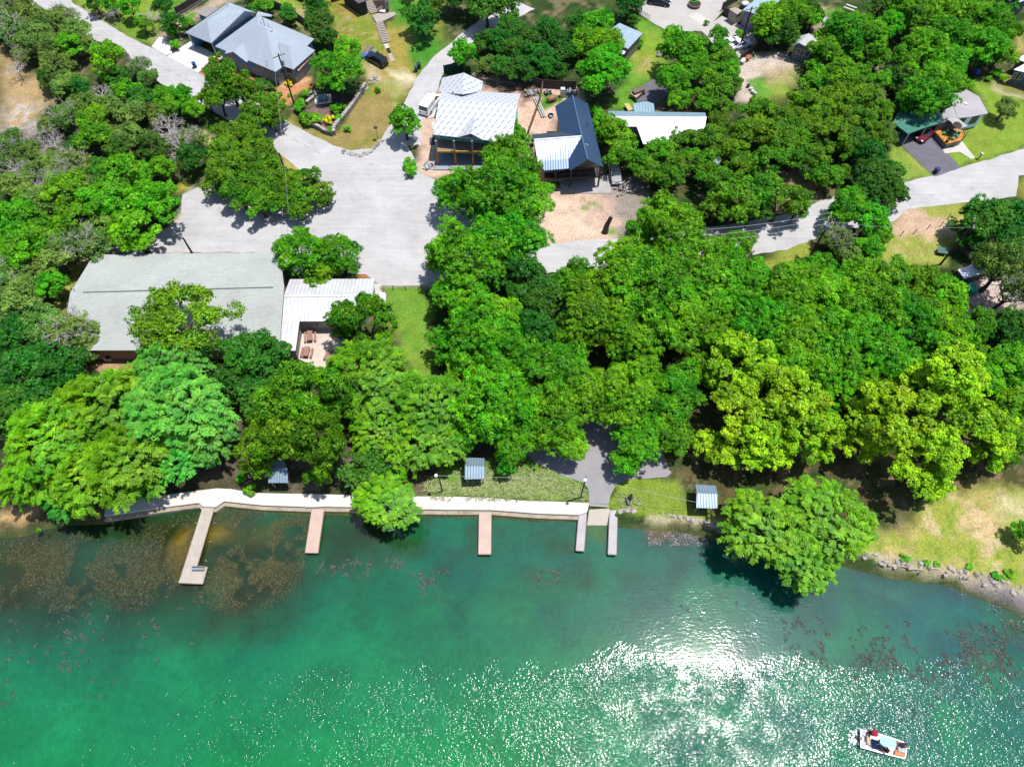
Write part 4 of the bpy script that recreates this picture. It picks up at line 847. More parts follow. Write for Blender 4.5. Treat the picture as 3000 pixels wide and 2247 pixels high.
ann = thing('metal_roof_annex', 'white ribbed metal roofed annex wrapping the picnic patio', 'building', P('6', 1500, 680))
ap = dict(A=(1345, 516, 3.0), B=(1822, 512, 3.0), C=(1812, 607, 3.7), D=(1305, 614, 3.8), E=(1800, 690, 3.1), F=(1740, 752, 2.9), G=(1398, 753, 2.9), H=(1376, 918, 2.7), I=(1283, 916, 3.1), J=(1290, 753, 3.2))
r_, q2 = roof('6', ap, ['A B C D', 'D C F G J', 'J G H I'], ribmat('ribbed_white_roof', (.42, .425, .45), math.pi/2, .55, .4, .1, .04, .32, dirt=('#9a948c', .35)), ann)
rb = MB(); rb.tube([q2['D']+Vector((0, 0, .05)), q2['C']+Vector((0, 0, .05))], .13, 5); rb.build('ridge_cap', flat('ridge_white', (.7, .7, .72)), r_)
wo = inset([q2[k] for k in ('A', 'B', 'C', 'F', 'G', 'H', 'I', 'J', 'D')], .35); wm = MB(); walls(wm, wo); wm.build('wall', mat('annex_wall', '#b9b6b6', .85, .1), ann)
opening(ann, wo[4], wo[3], .42, 3.2, .9, 1.2)
opening(ann, wo[4], wo[3], .72, .9, 2.0, .05, 'door', DARK)
MB().box(P('6', 320, 956, .45), (1.0, .8, .9)).build('condenser_case', flat('ac_white', '#d8d8d4'), thing('air_conditioner', 'white air conditioner unit against the hall back wall', 'air conditioner', P('6', 320, 960)))
ac = [o for o in bpy.data.objects if o.name.startswith('air_conditioner')][0]
MB().lathe(P('6', 320, 956, .9), [(.34, 0), (.34, .05), (.1, .06)], 12).build('fan_grille', BLACK, ac)
st = thing('entrance_step', 'pale concrete stoop at the east end of the metal roofed annex', 'step', P('k', 880, 200))
MB().prism(PP('k', [(842, 150, .35), (915, 150, .35), (915, 215, .35), (905, 300, .35), (835, 270, .35)]), -.1, .35).build('landing', conc, st)
MB().prism(PP('k', [(842, 200, .18), (925, 215, .18), (905, 330, .18), (850, 320, .18)]), -.1, .18).build('tread', conc, st)
bx = thing('utility_cabinet', 'small white utility cabinet at the corner of the lawn by the annex', 'cabinet', P('k', 922, 275))
MB().box(P('k', 922, 275, .55), (1.0, 1.6, 1.1)).build('case', TRIM, bx, bevel=.04); MB().box(P('k', 922, 275, 1.14), (1.1, 1.7, .08)).build('lid', TRIM, bx)

# --- blue-walled house
bh = thing('blue_house', 'blue-walled house with grey hipped roofs and a double garage wing', 'house', P('a', 1200, 600))
SH = shingle('grey_shingle', '#bccadb', .14); E_ = 3.2
bp_ = dict(L=(550, 685, E_), F1=(1440, 1060, E_), IC=(1560, 975, E_), IR=(1905, 680, E_), R1=(2010, 575, E_), BL=(1180, 225, E_), A=(1175, 365, 6.), B=(1310, 425, 5.9),
           W0=(1480, 625, 4.9), W1=(1640, 690, 4.9), F2=(1705, 1025, E_+.02), R2=(2022, 745, E_+.02))
r1, q3 = roof('a', bp_, ['L F1 B A', 'F1 IC IR R1 B', 'R1 BL A B', 'BL L A'], SH, bh)
for x, y, z, k in ((1230, 350, 5.6, 'pipe'), (1280, 370, 5.7, 'flue'), (1340, 385, 5.6, 'pipe'), (1380, 465, 5.4, 'turbine'), (1315, 930, 3.9, 'pipe'), (1385, 440, 5.5, 'pipe')): vent('a', x, y, z, r1, k)
roof('a', bp_, ['IC F2 W1 W0', 'F2 R2 W1', 'R2 IR W0 W1'], SH, bh)
roof('a', dict(a=(692, 795, E_), b=(820, 768, 4.2), c=(1015, 918, E_), d=(1045, 885, E_), e=(968, 632, 4.4), f=(720, 755, E_)), ['a b e f', 'b c d e'], SH, bh, 'porch_roof')
gp = dict(GL=(115, 485, E_), GF=(495, 640, E_), GR=(1020, 265, E_), GB=(1110, 215, E_), B2=(1160, 195, E_), B3=(755, 38, E_), r0=(440, 320, 5.2), r1=(715, 120, 5.2), r2=(985, 165, 5.0))
r2_, q4 = roof('a', gp, ['GL GF r0', 'GF GR r2 r1 r0', 'GR GB B2 r2', 'B2 B3 r1 r2', 'B3 GL r0 r1'], SH, bh, 'garage_roof')
vent('a', 742, 92, 4.9, r2_); vent('a', 1100, 215, 3.8, r2_)
roof('a', dict(a=(1185, 172, 3.), b=(1392, 222, 3.), c=(1370, 250, 3.1), d=(1150, 235, 3.1)), ['a b c d'], SH, bh, 'lean_to_roof')
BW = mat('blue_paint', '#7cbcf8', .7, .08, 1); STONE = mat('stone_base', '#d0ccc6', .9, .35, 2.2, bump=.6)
wo = inset([q3[k] for k in ('L', 'F1', 'IC', 'F2', 'R2', 'IR', 'R1', 'BL')], .45); wm = MB()
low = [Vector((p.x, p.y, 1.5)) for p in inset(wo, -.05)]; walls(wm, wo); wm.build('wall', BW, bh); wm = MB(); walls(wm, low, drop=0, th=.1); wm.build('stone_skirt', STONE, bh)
for i, t, w_, h_, z_ in ((0, .2, 1.4, 1.1, 1.7), (0, .72, 1.6, .9, 1.8), (0, .88, 1.2, .9, 1.8), (1, .5, .9, .8, 1.8), (2, .5, 1.4, 1.2, 1.6), (3, .18, 1.3, 1.2, 1.7), (3, .62, 1.6, 1.2, 1.7), (5, .5, .9, 1.1, 1.7)):
    opening(bh, wo[i], wo[(i+1) % 8], t, w_, h_, z_)
wg = inset([q4[k] for k in ('GL', 'GF', 'GR', 'GB', 'B2', 'B3')], .45); wm = MB(); n_ = len(wg)
for i in range(1, n_): 
    seg = [wg[i], wg[(i+1) % n_]]; d_ = (seg[1]-seg[0]).normalized(); nn = Vector((-d_.y, d_.x, 0))*.15
    wm.add([Vector((seg[0].x, seg[0].y, 0)), Vector((seg[1].x, seg[1].y, 0)), Vector((seg[1].x, seg[1].y, 3.0)), Vector((seg[0].x, seg[0].y, 3.0))]+[Vector((s_.x, s_.y, z_))+nn for s_, z_ in ((seg[0], 0), (seg[1], 0), (seg[1], 3.0), (seg[0], 3.0))],
           [(0, 1, 2, 3), (7, 6, 5, 4), (3, 2, 6, 7), (0, 4, 5, 1), (0, 3, 7, 4), (1, 5, 6, 2)])
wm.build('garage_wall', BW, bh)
for t in (.55, .8): opening(bh, wg[1], wg[2], t, .9, .7, 1.7)
for k, z_ in (('GL', E_), ('GF', E_)):
    p = q4[k].lerp(q4['r0'], .1); MB().box((p.x, p.y, 1.5), (.2, .2, 3.0)).build('post', TRIM, bh)
for x, y in ((830, 935), (895, 965), (990, 945)):
    p = P('a', x, y, .1); MB().box((p.x, p.y, 1.55), (.18, .18, 2.9)).build('post', TRIM, bh)
roof('a', dict(a=(1745, 1010, 2.7), b=(2000, 800, 2.7), c=(1985, 850, 2.3), d=(1775, 1055, 2.3)), ['a b c d'], ribmat('pink_awning', '#d8a0a0', .8, .4, .7), bh, 'awning', .06)
stp = MB(); a = P('a', 1590, 1080, 1.2); b = P('a', 1560, 1200, .1)
for i in range(6): p = a.lerp(b, i/5); stp.box((p.x, p.y, p.z), (1.3, .34, .08), .7)
stp.build('porch_stairs', mat('red_wood', '#7c4436', .8), bh)
sd = thing('garden_shed', 'small tan flat-roofed shed touching the garage of the blue house', 'shed', P('a', 420, 200))
_, q5 = roof('a', dict(a=(285, 200, 2.5), b=(405, 98, 2.5), c=(605, 130, 2.5), d=(425, 256, 2.5)), ['a b c d'], shingle('tan_shingle', '#a9a4a0', .15), sd)
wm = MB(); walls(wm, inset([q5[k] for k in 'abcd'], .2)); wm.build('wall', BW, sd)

# --- white unfinished house
def membrane():
    m, nt, b, pos = newmat('roof_membrane'); s = N(nt, 'ShaderNodeSeparateXYZ'); nt.links.new(pos, s.inputs[0])
    y = math_(nt, 'ADD', s.outputs[1], math_(nt, 'MULTIPLY', s.outputs[0], .12)); row = math_(nt, 'FLOOR', math_(nt, 'DIVIDE', y, 1.05)); fy = math_(nt, 'FRACT', math_(nt, 'DIVIDE', y, 1.05))
    x = math_(nt, 'ADD', math_(nt, 'DIVIDE', s.outputs[0], 1.05), math_(nt, 'MULTIPLY', row, .37)); x = math_(nt, 'SUBTRACT', x, math_(nt, 'MULTIPLY', fy, .7)); fx = math_(nt, 'FRACT', x)
    ma = math_(nt, 'MULTIPLY', math_(nt, 'LESS_THAN', math_(nt, 'ABSOLUTE', math_(nt, 'SUBTRACT', fx, .5)), .10), math_(nt, 'LESS_THAN', math_(nt, 'ABSOLUTE', math_(nt, 'SUBTRACT', fy, .5)), .34))
    lap = math_(nt, 'LESS_THAN', math_(nt, 'FRACT', math_(nt, 'DIVIDE', y, 3.15)), .02); lap = math_(nt, 'MULTIPLY', lap, .25)
    c = mixc(nt, math_(nt, 'MAXIMUM', math_(nt, 'MULTIPLY', ma, .8), lap), (.34, .355, .39), (.11, .125, .17))
    nt.links.new(c, b.inputs['Base Color']); b.inputs['Roughness'].default_value = .5; setbump(nt, b, noise(nt, pos, 2, 3), .25, .06); return m
MEM = membrane()
wh = thing('unfinished_house', 'two-storey house under construction with white membrane roof', 'house', P('c', 1100, 700))
cp_ = dict(BL=(470, 395, 5.3), BR=(1872, 465, 5.3), RR=(1815, 655, 7.0), RL=(405, 560, 7.0), FL=(297, 1195, 5.3), g0=(740, 1243, 5.3), g1=(1190, 1290, 5.3), FR=(1715, 1340, 5.3))
r_, q6 = roof('c', cp_, ['BL BR RR RL', 'RL RR FR g1 g0 FL'], MEM, wh)
roof('c', dict(a=(850, 85, 6.6), b=(830, 470, 6.9), c=(395, 430, 5.2), d=(465, 178, 5.2), e=(540, 168, 5.3), f=(1200, 245, 5.2), g=(1165, 420, 5.2)), ['a d c b', 'a b g f'], MEM, wh)
roof('c', dict(a=(1058, 835, 6.6), b=(978, 1178, 6.5), c=(740, 1243, 5.34), d=(1192, 1290, 5.34)), ['a c b', 'a b d'], MEM, wh)
vent('c', 660, 480, 5.8, r_, 'pipe', BLACK)
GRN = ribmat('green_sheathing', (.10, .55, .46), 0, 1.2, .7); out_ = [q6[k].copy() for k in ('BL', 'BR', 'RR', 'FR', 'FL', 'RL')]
for k in (3, 4): out_[k].y += 1.4
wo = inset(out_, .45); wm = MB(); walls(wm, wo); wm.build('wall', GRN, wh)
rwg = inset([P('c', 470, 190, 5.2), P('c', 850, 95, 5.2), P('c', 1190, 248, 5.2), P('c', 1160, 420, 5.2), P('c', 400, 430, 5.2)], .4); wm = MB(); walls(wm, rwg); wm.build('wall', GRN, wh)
fl = q6['FL']; fr_ = q6['FR']; px0 = fl.x+.5; px1 = fr_.x-.6; py = min(fl.y, fr_.y)+.55; yb = wo[4].y
MB().box(((px0+px1)/2, (py+yb)/2, 2.75), (px1-px0, abs(yb-py), .22)).build('balcony_floor', WOOD, wh)
MB().box(((px0+px1)/2, py-.1, 2.95), (px1-px0+.3, .18, .35)).build('balcony_beam', NEWWOOD, wh)
MB().box(((px0+px1)/2, (py+yb)/2-.4, .1), (px1-px0+1.6, abs(yb-py)+1.8, .22)).build('porch_slab', mat('grey_slab', '#b4bccc', .8, .1), wh)
for i in range(5):
    x = px0+(px1-px0)*i/4
    MB().box((x, py, 1.4), (.32, .32, 2.6)).build('post', mat('cedar_post', '#f09a3a', .7), wh); MB().box((x, py, 4.1), (.26, .26, 2.2)).build('upper_post', mat('primed_post', '#c4bdba', .8), wh)
for i in range(9):
    p = wo[4].lerp(wo[3], .06+.1*i); opening(wh, wo[4], wo[3], .06+.1*i, .5, 1.3, 3.3, 'window', GLASS, mat('pale_stud', '#d8d0c4', .8))
gb = MB(); c0 = P('c', 740, 1243, 5.2); c1 = P('c', 1190, 1290, 5.2); cm_ = P('c', 978, 1178, 6.3)
for t in (0, .25, .5, .75, 1):
    p = c0.lerp(c1, t); top = cm_ if t == .5 else None; gb.tube([p+Vector((0, .3, 0)), (cm_ if top else p.lerp(cm_, .5*(1-abs(t-.5)*2)))+Vector((0, .3, -.1))], .07, 4)
gb.tube([c0+Vector((0, .3, 0)), c1+Vector((0, .3, 0))], .1, 4); gb.build('gable_truss', mat('truss_grey', '#8f8a88', .8), wh)
for v_, pts_, lb in (('c', [(240, 1250), (330, 1240), (360, 1375), (232, 1375)], 'dark plywood sheet lying left of the porch of the unfinished house'), ('c', [(190, 905), (330, 700), (400, 700), (350, 880)], 'white membrane sheet on the ground beside the white van'), ('c', [(270, 960), (330, 950), (320, 1100), (270, 1100)], 'small pale board leaning at the left wall of the unfinished house')):
    o = MB(); o.prism(PP(v_, pts_, .12), .03, .12); tag(o.build('board_sheet', mat('dark_sheet', '#54586a', .8) if 'dark' in lb else mat('pale_sheet', '#eeeae6', .7)), lb, 'board', 'loose boards round the unfinished house')

# --- dark blue metal roofed house
dh = thing('metal_roofed_house', 'raised house with dark blue standing seam roof and a silvery porch roof', 'house', P('d', 1000, 900))
dp = dict(N=(900, 128, 7.), NL=(590, 315, 5.), NR=(1182, 270, 5.), J=(1068, 862, 7.), S=(1175, 1278, 7.), SE=(1457, 1415, 5.), SW=(860, 1472, 5.), V1=(690, 775, 5.), V2=(840, 1258, 5.3),
          WB=(168, 828, 5.2), WR=(218, 925, 6.7), WS=(272, 1310, 5.3), WE=(400, 1472, 4.6), WF=(850, 1435, 4.7))
ridge_dir = math.atan2((P('d', *dp['S'])-P('d', *dp['N'])).y, (P('d', *dp['S'])-P('d', *dp['N'])).x)
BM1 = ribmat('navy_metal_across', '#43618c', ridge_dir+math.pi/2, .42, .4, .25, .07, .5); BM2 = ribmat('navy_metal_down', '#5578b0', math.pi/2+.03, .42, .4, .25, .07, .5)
SM = ribmat('silver_metal', '#c4d4ea', math.pi/2+.03, .42, .35, .3, .08, .35)
r_, q7 = roof('d', dp, ['N NL V1 J', 'J V2 SW S', 'N J S SE NR'], BM1, dh)
rb = MB(); rb.tube([q7['N']+Vector((0, 0, .06)), q7['J']+Vector((0, 0, .06)), q7['S']+Vector((0, 0, .06))], .12, 5); rb.build('ridge_cap', flat('navy_ridge', '#6f8cba', .4, .2), r_)
vent('d', 1172, 665, 6.0, r_, 'pipe', BLACK)
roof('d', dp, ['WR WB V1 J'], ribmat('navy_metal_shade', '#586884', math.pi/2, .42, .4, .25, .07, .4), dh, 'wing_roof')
rs_, _ = roof('d', dp, ['WR J V2 WS'], SM, dh, 'wing_roof'); roof('d', dp, ['WS V2 WF WE'], BM2, dh, 'porch_roof')
rb = MB(); rb.tube([q7['WR']+Vector((0, 0, .05)), q7['J']+Vector((0, 0, .05))], .12, 5); rb.build('ridge_cap', flat('foam_white', (.7, .7, .72)), rs_)
TANW = mat('tan_wall', '#ecd2b4', .85, .1); so_ = q7['S'].copy(); s1 = q7['SW'].copy(); s2 = q7['SE'].copy()
for p in (so_, s1, s2): p.y += 3.2
wo = inset([q7['NL'], q7['V1'], s1, so_, s2, q7['NR'], q7['N']], .5); wm = MB(); walls(wm, wo); wm.build('wall', TANW, dh)
wv = inset([q7['WB'], q7['WS'], q7['V2'], q7['V1']], .5); wm = MB(); walls(wm, wv, drop=.4); wm.build('wall', TANW, dh)
dk = [P('d', 590, 1620, 2.2), P('d', 870, 1600, 2.2), P('d', 1385, 1585, 2.2), P('d', 1380, 1400, 2.2), P('d', 400, 1450, 2.2), P('d', 400, 1590, 2.2)]
mb = MB(); mb.prism(dk, 1.95, 2.2); mb.build('deck', ribmat('dark_boards', '#5c5250', 0, .25, .8), dh)
rail = MB()
for a, b in ((dk[0], dk[1]), (dk[1], dk[2]), (dk[2], dk[3])):
    rail.tube([a+Vector((0, 0, .95)), b+Vector((0, 0, .95))], .05, 4); n_ = int((b-a).length/1.2)
    for i in range(n_+1): p = a.lerp(b, i/max(1, n_)); rail.tube([p, p+Vector((0, 0, .95))], .035, 4)
rail.build('railing', mat('brown_rail', '#7a6048', .8), dh)
for p, top in ((dk[1], 4.9), (dk[2], 4.9), (dk[0], 4.6)): MB().box((p.x, p.y, top/2), (.26, .26, top)).build('post', mat('dark_post', '#4a4440', .8), dh)
gb = MB(); a, b, c = q7['SW'].lerp(q7['SE'], .03), q7['SW'].lerp(q7['SE'], .97), q7['S']; up_ = Vector((0, .35, -.2))
gb.tube([a+up_, b+up_], .1, 4); m_ = a.lerp(b, .5)
for t in (.28, .5, .72): gb.tube([m_+up_, a.lerp(b, t)+up_+Vector((0, 0, (c.z-a.z)*(1-abs(t-.5)*2)*.9))], .07, 4)
gb.build('gable_truss', mat('truss_brown', '#7c6c62', .8), dh)
MB().box((P('d', 1120, 1640, 0)+Vector((0, -1.0, .05))), (8.5, 4.4, .12)).build('patio_slab', mat('shaded_slab', '#ccc6c8', .85), dh)

# --- long white roofed building and its neighbours
lw = thing('long_white_building', 'long building with a bright white metal roof half hidden by trees', 'building', P('e', 1000, 1000))
ep = dict(a=(130, 892, 3.1), b=(1880, 925, 3.1), c=(1900, 1000, 3.9), d=(152, 988, 3.9), e=(160, 1165, 3.0), f=(645, 1175, 3.05), g=(1870, 1185, 3.05), h=(1750, 1330, 2.7), i=(1250, 1480, 2.5), j=(765, 1490, 2.5))
r_, q8 = roof('e', ep, ['d c g f e', 'f g h i j'], ribmat('glare_white_roof', (.50, .50, .53), math.pi/2, .5, .35, .1, .04, .06), lw)
roof('e', ep, ['a b c d'], ribmat('pale_blue_roof', '#a9cbe0', math.pi/2, .5, .4, .1, .05, .25), lw)
wm = MB(); walls(wm, inset([q8[k] for k in ('a', 'd', 'e', 'f', 'g', 'c', 'b')], .35)); wm.build('wall', mat('pale_wall', '#c8c8c4', .85), lw)
sr = thing('lean_to_shed', 'small pale blue metal lean-to behind the long white roof', 'shed', P('e', 780, 840))
_, q9 = roof('e', dict(a=(580, 765, 2.9), b=(830, 722, 2.9), c=(955, 765, 2.8), d=(972, 918, 2.6), e=(600, 905, 2.6)), ['a b c d e'], ribmat('pale_blue_roof', '#a9cbe0', math.pi/2), sr)
wm = MB(); walls(wm, inset([q9[k] for k in 'abcde'], .2)); wm.build('wall', mat('pale_wall', '#c8c8c4', .85), sr)
lt = thing('barn', 'light blue metal-roofed barn at the edge of the green lawn', 'barn', P('4', 440, 330))
_, q10 = roof('4', dict(a=(300, 260, 3.2), b=(362, 215, 3.2), c=(577, 310, 3.2), d=(442, 455, 3.), e=(330, 400, 3.)), ['a b c d e'], ribmat('sky_metal', '#c2dcf0', .9, .6, .4, .1, .05, .12), lt)
wm = MB(); walls(wm, inset([q10[k] for k in 'abcde'], .25)); wm.build('wall', ribmat('grey_boards', '#a8a098', math.pi/2, .4, .85), lt)
roof('4', dict(a=(372, 498, 2.3), b=(408, 434, 2.4), c=(440, 452, 2.4), d=(402, 505, 2.3)), ['a b c d'], flat('white_lid', (.6, .62, .66)), lt, 'porch_roof')
# --- purple house
ph = thing('purple_house', 'lavender-walled cottage with a pale blue metal roof', 'house', P('f', 720, 200))
_, q11 = roof('f', dict(a=(528, 165, 3.2), b=(765, 238, 3.9), c=(1190, 5, 3.9), d=(800, -60, 3.2), e=(900, 262, 3.1), f=(1290, 40, 3.1)), ['a b c d', 'b e f c'], ribmat('powder_roof', '#c4def0', .5, .5, .4, .1, .05, .12), ph)
wo = inset([q11[k] for k in ('a', 'b', 'e', 'f', 'c', 'd')], .3); wm = MB(); walls(wm, wo); wm.build('wall', ribmat('lavender_boards', '#c0a8e8', math.pi/2, .3, .8), ph)
opening(ph, wo[0], wo[1], .45, .9, 1.3, 1.4); opening(ph, wo[0], wo[1], .75, .8, 1.2, 1.3)
fs = thing('side_shed', 'cream walled shed with a latticed front beside the purple house', 'shed', P('f', 400, 220))
_, q12 = roof('f', dict(a=(310, 150, 2.3), b=(400, 120, 2.3), c=(530, 175, 2.3), d=(440, 240, 2.3)), ['a b c d'], mat('tan_sheet', '#c8b8a8', .8), fs)
wm = MB(); walls(wm, inset([q12[k] for k in 'abcd'], .1)); wm.build('wall', mat('cream_wall', '#d0c0ae', .85), fs)
# --- grey gabled building
gh = thing('grey_house', 'grey gabled cottage at the end of the gravel drive', 'house', P('f', 1500, 800))
gp2 = dict(a=(1330, 745, 3.), b=(1440, 695, 3.9), c=(1685, 835, 3.), d=(1850, 690, 3.), e=(1600, 545, 3.9), f=(1440, 590, 3.))
_, q13 = roof('f', gp2, ['a b e f', 'b c d e'], shingle('pale_shingle', '#d4d6dc', .1), gh)
wo = inset([q13[k] for k in 'abcdef'], .4); wm = MB(); walls(wm, wo); wm.build('wall', ribmat('slate_boards', '#7f8c9c', 0, .3, .8), gh)
opening(gh, wo[1], wo[2], .3, 1.6, 1.1, 1.5, 'window'); opening(gh, wo[1], wo[2], .72, 1.0, 1.1, 1.5)
# --- grey-roofed house with orange deck and green carport
ch = thing('deck_house', 'pale blue house with grey shingle roof, green carport roof and orange deck', 'house', P('g', 1400, 500))
cg = dict(N=(1380, 117, 3.1), E=(1645, 268, 4.1), SE=(1812, 570, 3.0), M=(1490, 632, 3.02), SW=(1270, 655, 3.0), W=(1180, 420, 4.1), NW=(1080, 215, 3.1),
          p0=(1140, 480, 3.9), p1=(1130, 700, 3.1), p2=(1252, 850, 2.8), p3=(1445, 800, 2.8), p4=(980, 610, 3.2))
r_, q14 = roof('g', cg, ['NW W E N', 'W SW M SE E'], shingle('warm_grey_shingle', '#cbc5ca', .14), ch)
roof('g', dict(a=(1180, 430, 4.0), b=(1000, 520, 3.7), c=(980, 640, 3.1), d=(1130, 705, 3.0), e=(1252, 850, 2.75), f=(1448, 800, 2.75), g=(1272, 662, 2.95)), ['a b c d e f g'], shingle('warm_grey_shingle', '#cbc5ca'), ch, 'porch_roof')
vent('g', 1385, 412, 3.7, r_, 'turbine', TRIM)
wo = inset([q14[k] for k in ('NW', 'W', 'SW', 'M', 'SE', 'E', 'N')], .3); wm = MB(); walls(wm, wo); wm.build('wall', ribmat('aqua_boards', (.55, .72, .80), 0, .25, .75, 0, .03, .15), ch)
opening(ch, wo[3], wo[4], .52, 1.3, 1.5, 1.0, 'window', None, BLACK); opening(ch, wo[2], wo[3], .6, .9, 1.6, .9, 'window', None, BLACK)
mw = inset([P('g', 900, 760, 3), P('g', 1130, 700, 3), P('g', 1252, 840, 2.7), P('g', 1272, 662, 2.9), P('g', 1150, 480, 3.4), P('g', 960, 560, 3.2)], .25); wm = MB(); walls(wm, mw); wm.build('wall', ribmat('dark_boards2', '#8c8486', math.pi/2, .5, .8), ch)
_, q15 = roof('g', dict(a=(100, 735, 2.6), b=(372, 940, 2.7), c=(690, 820, 2.75), d=(1040, 725, 2.8), e=(1010, 560, 3.3), f=(560, 480, 3.3), h=(200, 520, 2.9)), ['a b c d e f h'], ribmat('green_roofing', '#2f8c7a', .3, .9, .6, 0, .04, .12, dirt=('#7cc0aa', .4)), ch, 'carport_roof')
for k, t in (('b', .03), ('a', .05), ('c', .05)):
    p = q15[k].lerp(q15['e'], t); MB().box((p.x, p.y, p.z/2-.05), (.14, .14, p.z-.1)).build('carport_post', TRIM, ch)
dk = PP('g', [(850, 890), (1060, 1130), (1335, 1060), (1395, 985), (1360, 870), (1230, 845), (1000, 835)], 1.0)
MB().prism(dk, .86, 1.0).build('deck', ribmat('orange_deck_boards', '#f0a428', .3, .2, .7, 0, .02, .25), ch)
sk = MB(); sk.prism(inset(dk, .12), 0, .84); sk.build('deck_skirt', mat('deck_skirt', '#a8a8b4', .8), ch)
rl = MB()
for i in (0, 1, 2, 3):
    a, b = dk[i], dk[i+1]; n_ = max(2, int((b-a).length/1.1))
    for k in range(n_+1): p = a.lerp(b, k/n_); rl.tube([Vector((p.x, p.y, 0)), p+Vector((0, 0, 1.0))], .04, 4)
    rl.tube([a+Vector((0, 0, 1.0)), b+Vector((0, 0, 1.0))], .045, 4); rl.tube([a+Vector((0, 0, .1)), b+Vector((0, 0, .1))], .03, 4)
rl.build('deck_railing', BLACK, ch)
# --- buildings at the right edge
for nm, lb, v_, pts_, fc, rc, wc in (
        ('shed', 'white flat-roofed shed at the north edge of the pink patio', 'h', dict(a=(285, 555, 2.7), b=(640, 425, 2.7), c=(800, 600, 2.6), d=(400, 712, 2.6)), ['a b c d'], (.6, .6, .66), '#5c5a62'),
        ('edge_house', 'grey house cut by the right edge of the photo with a bright roof', '5', dict(a=(1850, 565, 3.), b=(1990, 490, 3.), c=(2100, 640, 3.), d=(1960, 590, 3.)), ['a b c d'], (.6, .62, .66), '#6c7484'),
        ('edge_garage', 'small white-roofed outbuilding behind the grey edge house', '5', dict(a=(1868, 475, 2.8), b=(1990, 420, 2.8), c=(2060, 500, 2.8), d=(1930, 500, 2.8)), ['a b c d'], (.62, .62, .66), '#8c8c94'),
        ('corner_house', 'grey roofed house in the upper right corner', '5', dict(a=(1730, -60, 3.), b=(1990, -80, 3.), c=(1990, -10, 3.), d=(1830, 40, 3.)), ['a b c d'], (.38, .38, .42), '#808898'),
        ('dark_roof_building', 'dark roofed building touching the top edge near the stair lot', '2', dict(a=(1640, 15, 2.8), b=(1655, 30, 2.8), c=(1730, 5, 2.8), d=(1700, -80, 2.8), e=(1500, -80, 2.8)), ['e a b c d'], (.06, .06, .07), '#3c3c44')):
    t = thing(nm, lb, 'building', P(v_, *list(pts_.values())[0][:2])); _, qq = roof(v_, pts_, fc, mat(nm+'_roofing', rc, .6, .08), t)
    wo = inset([qq[k] for k in fc[0].split()], .3); wm = MB(); walls(wm, wo); wm.build('wall', ribmat(nm+'_wall', wc, 0, .4, .8), t)
    if nm == 'edge_house':
        for tt in (.3, .6): opening(t, wo[0], wo[3], tt, 1.1, 1.2, 1.2)

# --- shore shelters
def shelter(v, A, B, Cc, D, Em, Fm, lb, zr=2.9, ze=2.4):
    """two-slope metal roof on four posts; A,B = upper edge, D,Cc = lower edge, Em,Fm = ridge ends"""
    a, b, c, d = P(v, *A, ze), P(v, *B, ze), P(v, *Cc, ze), P(v, *D, ze); e, f = P(v, *Em, zr), P(v, *Fm, zr); mid = (a+b+c+d)/4
    t = thing('picnic_shelter', lb, 'shelter', (mid.x, mid.y, 0), 'metal roofed picnic shelters on the shore')
    m = MB(); m.slab([[a, b, f, e], [e, f, c, d]], .06); m.build('roof', ribmat('shelter_metal', '#a9c4da', math.pi/2, .35, .4, .3, .06, .4), t)
    for p in inset([a, b, c, d], .25): MB().box((p.x, p.y, ze/2-.04), (.12, .12, ze-.1)).build('post', WOOD, t)
    m = MB(); m.box((mid.x, mid.y, .75), (1.8, .75, .06)).build('tabletop', WOOD, t)
    for s in (-1, 1): MB().box((mid.x, mid.y+s*.62, .45), (1.8, .26, .05)).build('bench', WOOD, t)
    m = MB()
    for s in (-1, 1): m.box((mid.x+s*.6, mid.y, .36), (.1, 1.35, .06)); m.box((mid.x+s*.6, mid.y, .36), (.1, .12, .72))
    m.build('trestle', WOOD, t); return t
shelter('7', (1762, 770), (1840, 772), (1865, 915), (1735, 915), (1740, 822), (1858, 822), 'metal shelter under the trees left of the lime cypress')
shelter('8', (1022, 420), (1150, 425), (1150, 558), (1020, 562), (1021, 478), (1151, 478), 'metal shelter standing on the grassy strip beside the promenade')
shelter('9', (275, 440), (396, 447), (405, 582), (282, 578), (284, 492), (408, 498), 'blue metal shelter right of the boat ramp in tree shade')
# ------------------------------------------------------------------ piers
PINK = ribmat('pink_deck_boards', '#f2d2c4', 0, .28, .8, 0, .02, .3); GREYD = ribmat('grey_deck_boards', '#dcd6da', 0, .28, .8, 0, .02, .3)
def pier(v, pts, lb, m, z=-.25, curb=False):
    w_ = PP(v, pts, z); c = sum(w_, Vector())/len(w_); t = thing('pier', lb, 'pier', (c.x, c.y, WATER), 'swimming piers along the promenade')
    MB().prism(w_, z-.14, z).build('deck', m, t)
    f = MB(); n = len(w_)
    for i in range(n): f.tube([w_[i]-Vector((0, 0, .09)), w_[(i+1) % n]-Vector((0, 0, .09))], .085, 4)
    f.build('edge_beam', WOOD, t); ys_ = sorted(w_, key=lambda p: p.y)
    k = max(2, int((ys_[-1].y-ys_[0].y)/3)+1); top = (ys_[-1]+ys_[-2])/2; bot = (ys_[0]+ys_[1])/2; hw = (ys_[0]-ys_[1]).length/2*.8
    for i in range(1, k+1):
        p = top.lerp(bot, i/k-.04)
        for s in (-1, 1): MB().tube([(p.x+s*hw, p.y, -3), (p.x+s*hw, p.y, z-.1)], .1, 6).build('pile', WOOD, t)
    return t
pier('7', [(1312, 1072), (1385, 1077), (1272, 1456), (1340, 1460), (1310, 1567), (1155, 1560), (1170, 1520)], 'long L-shaped grey wooden pier with a bench at its end', mat('grey_boards2', '#d8ccc0', .85, .15, 2), -.22)
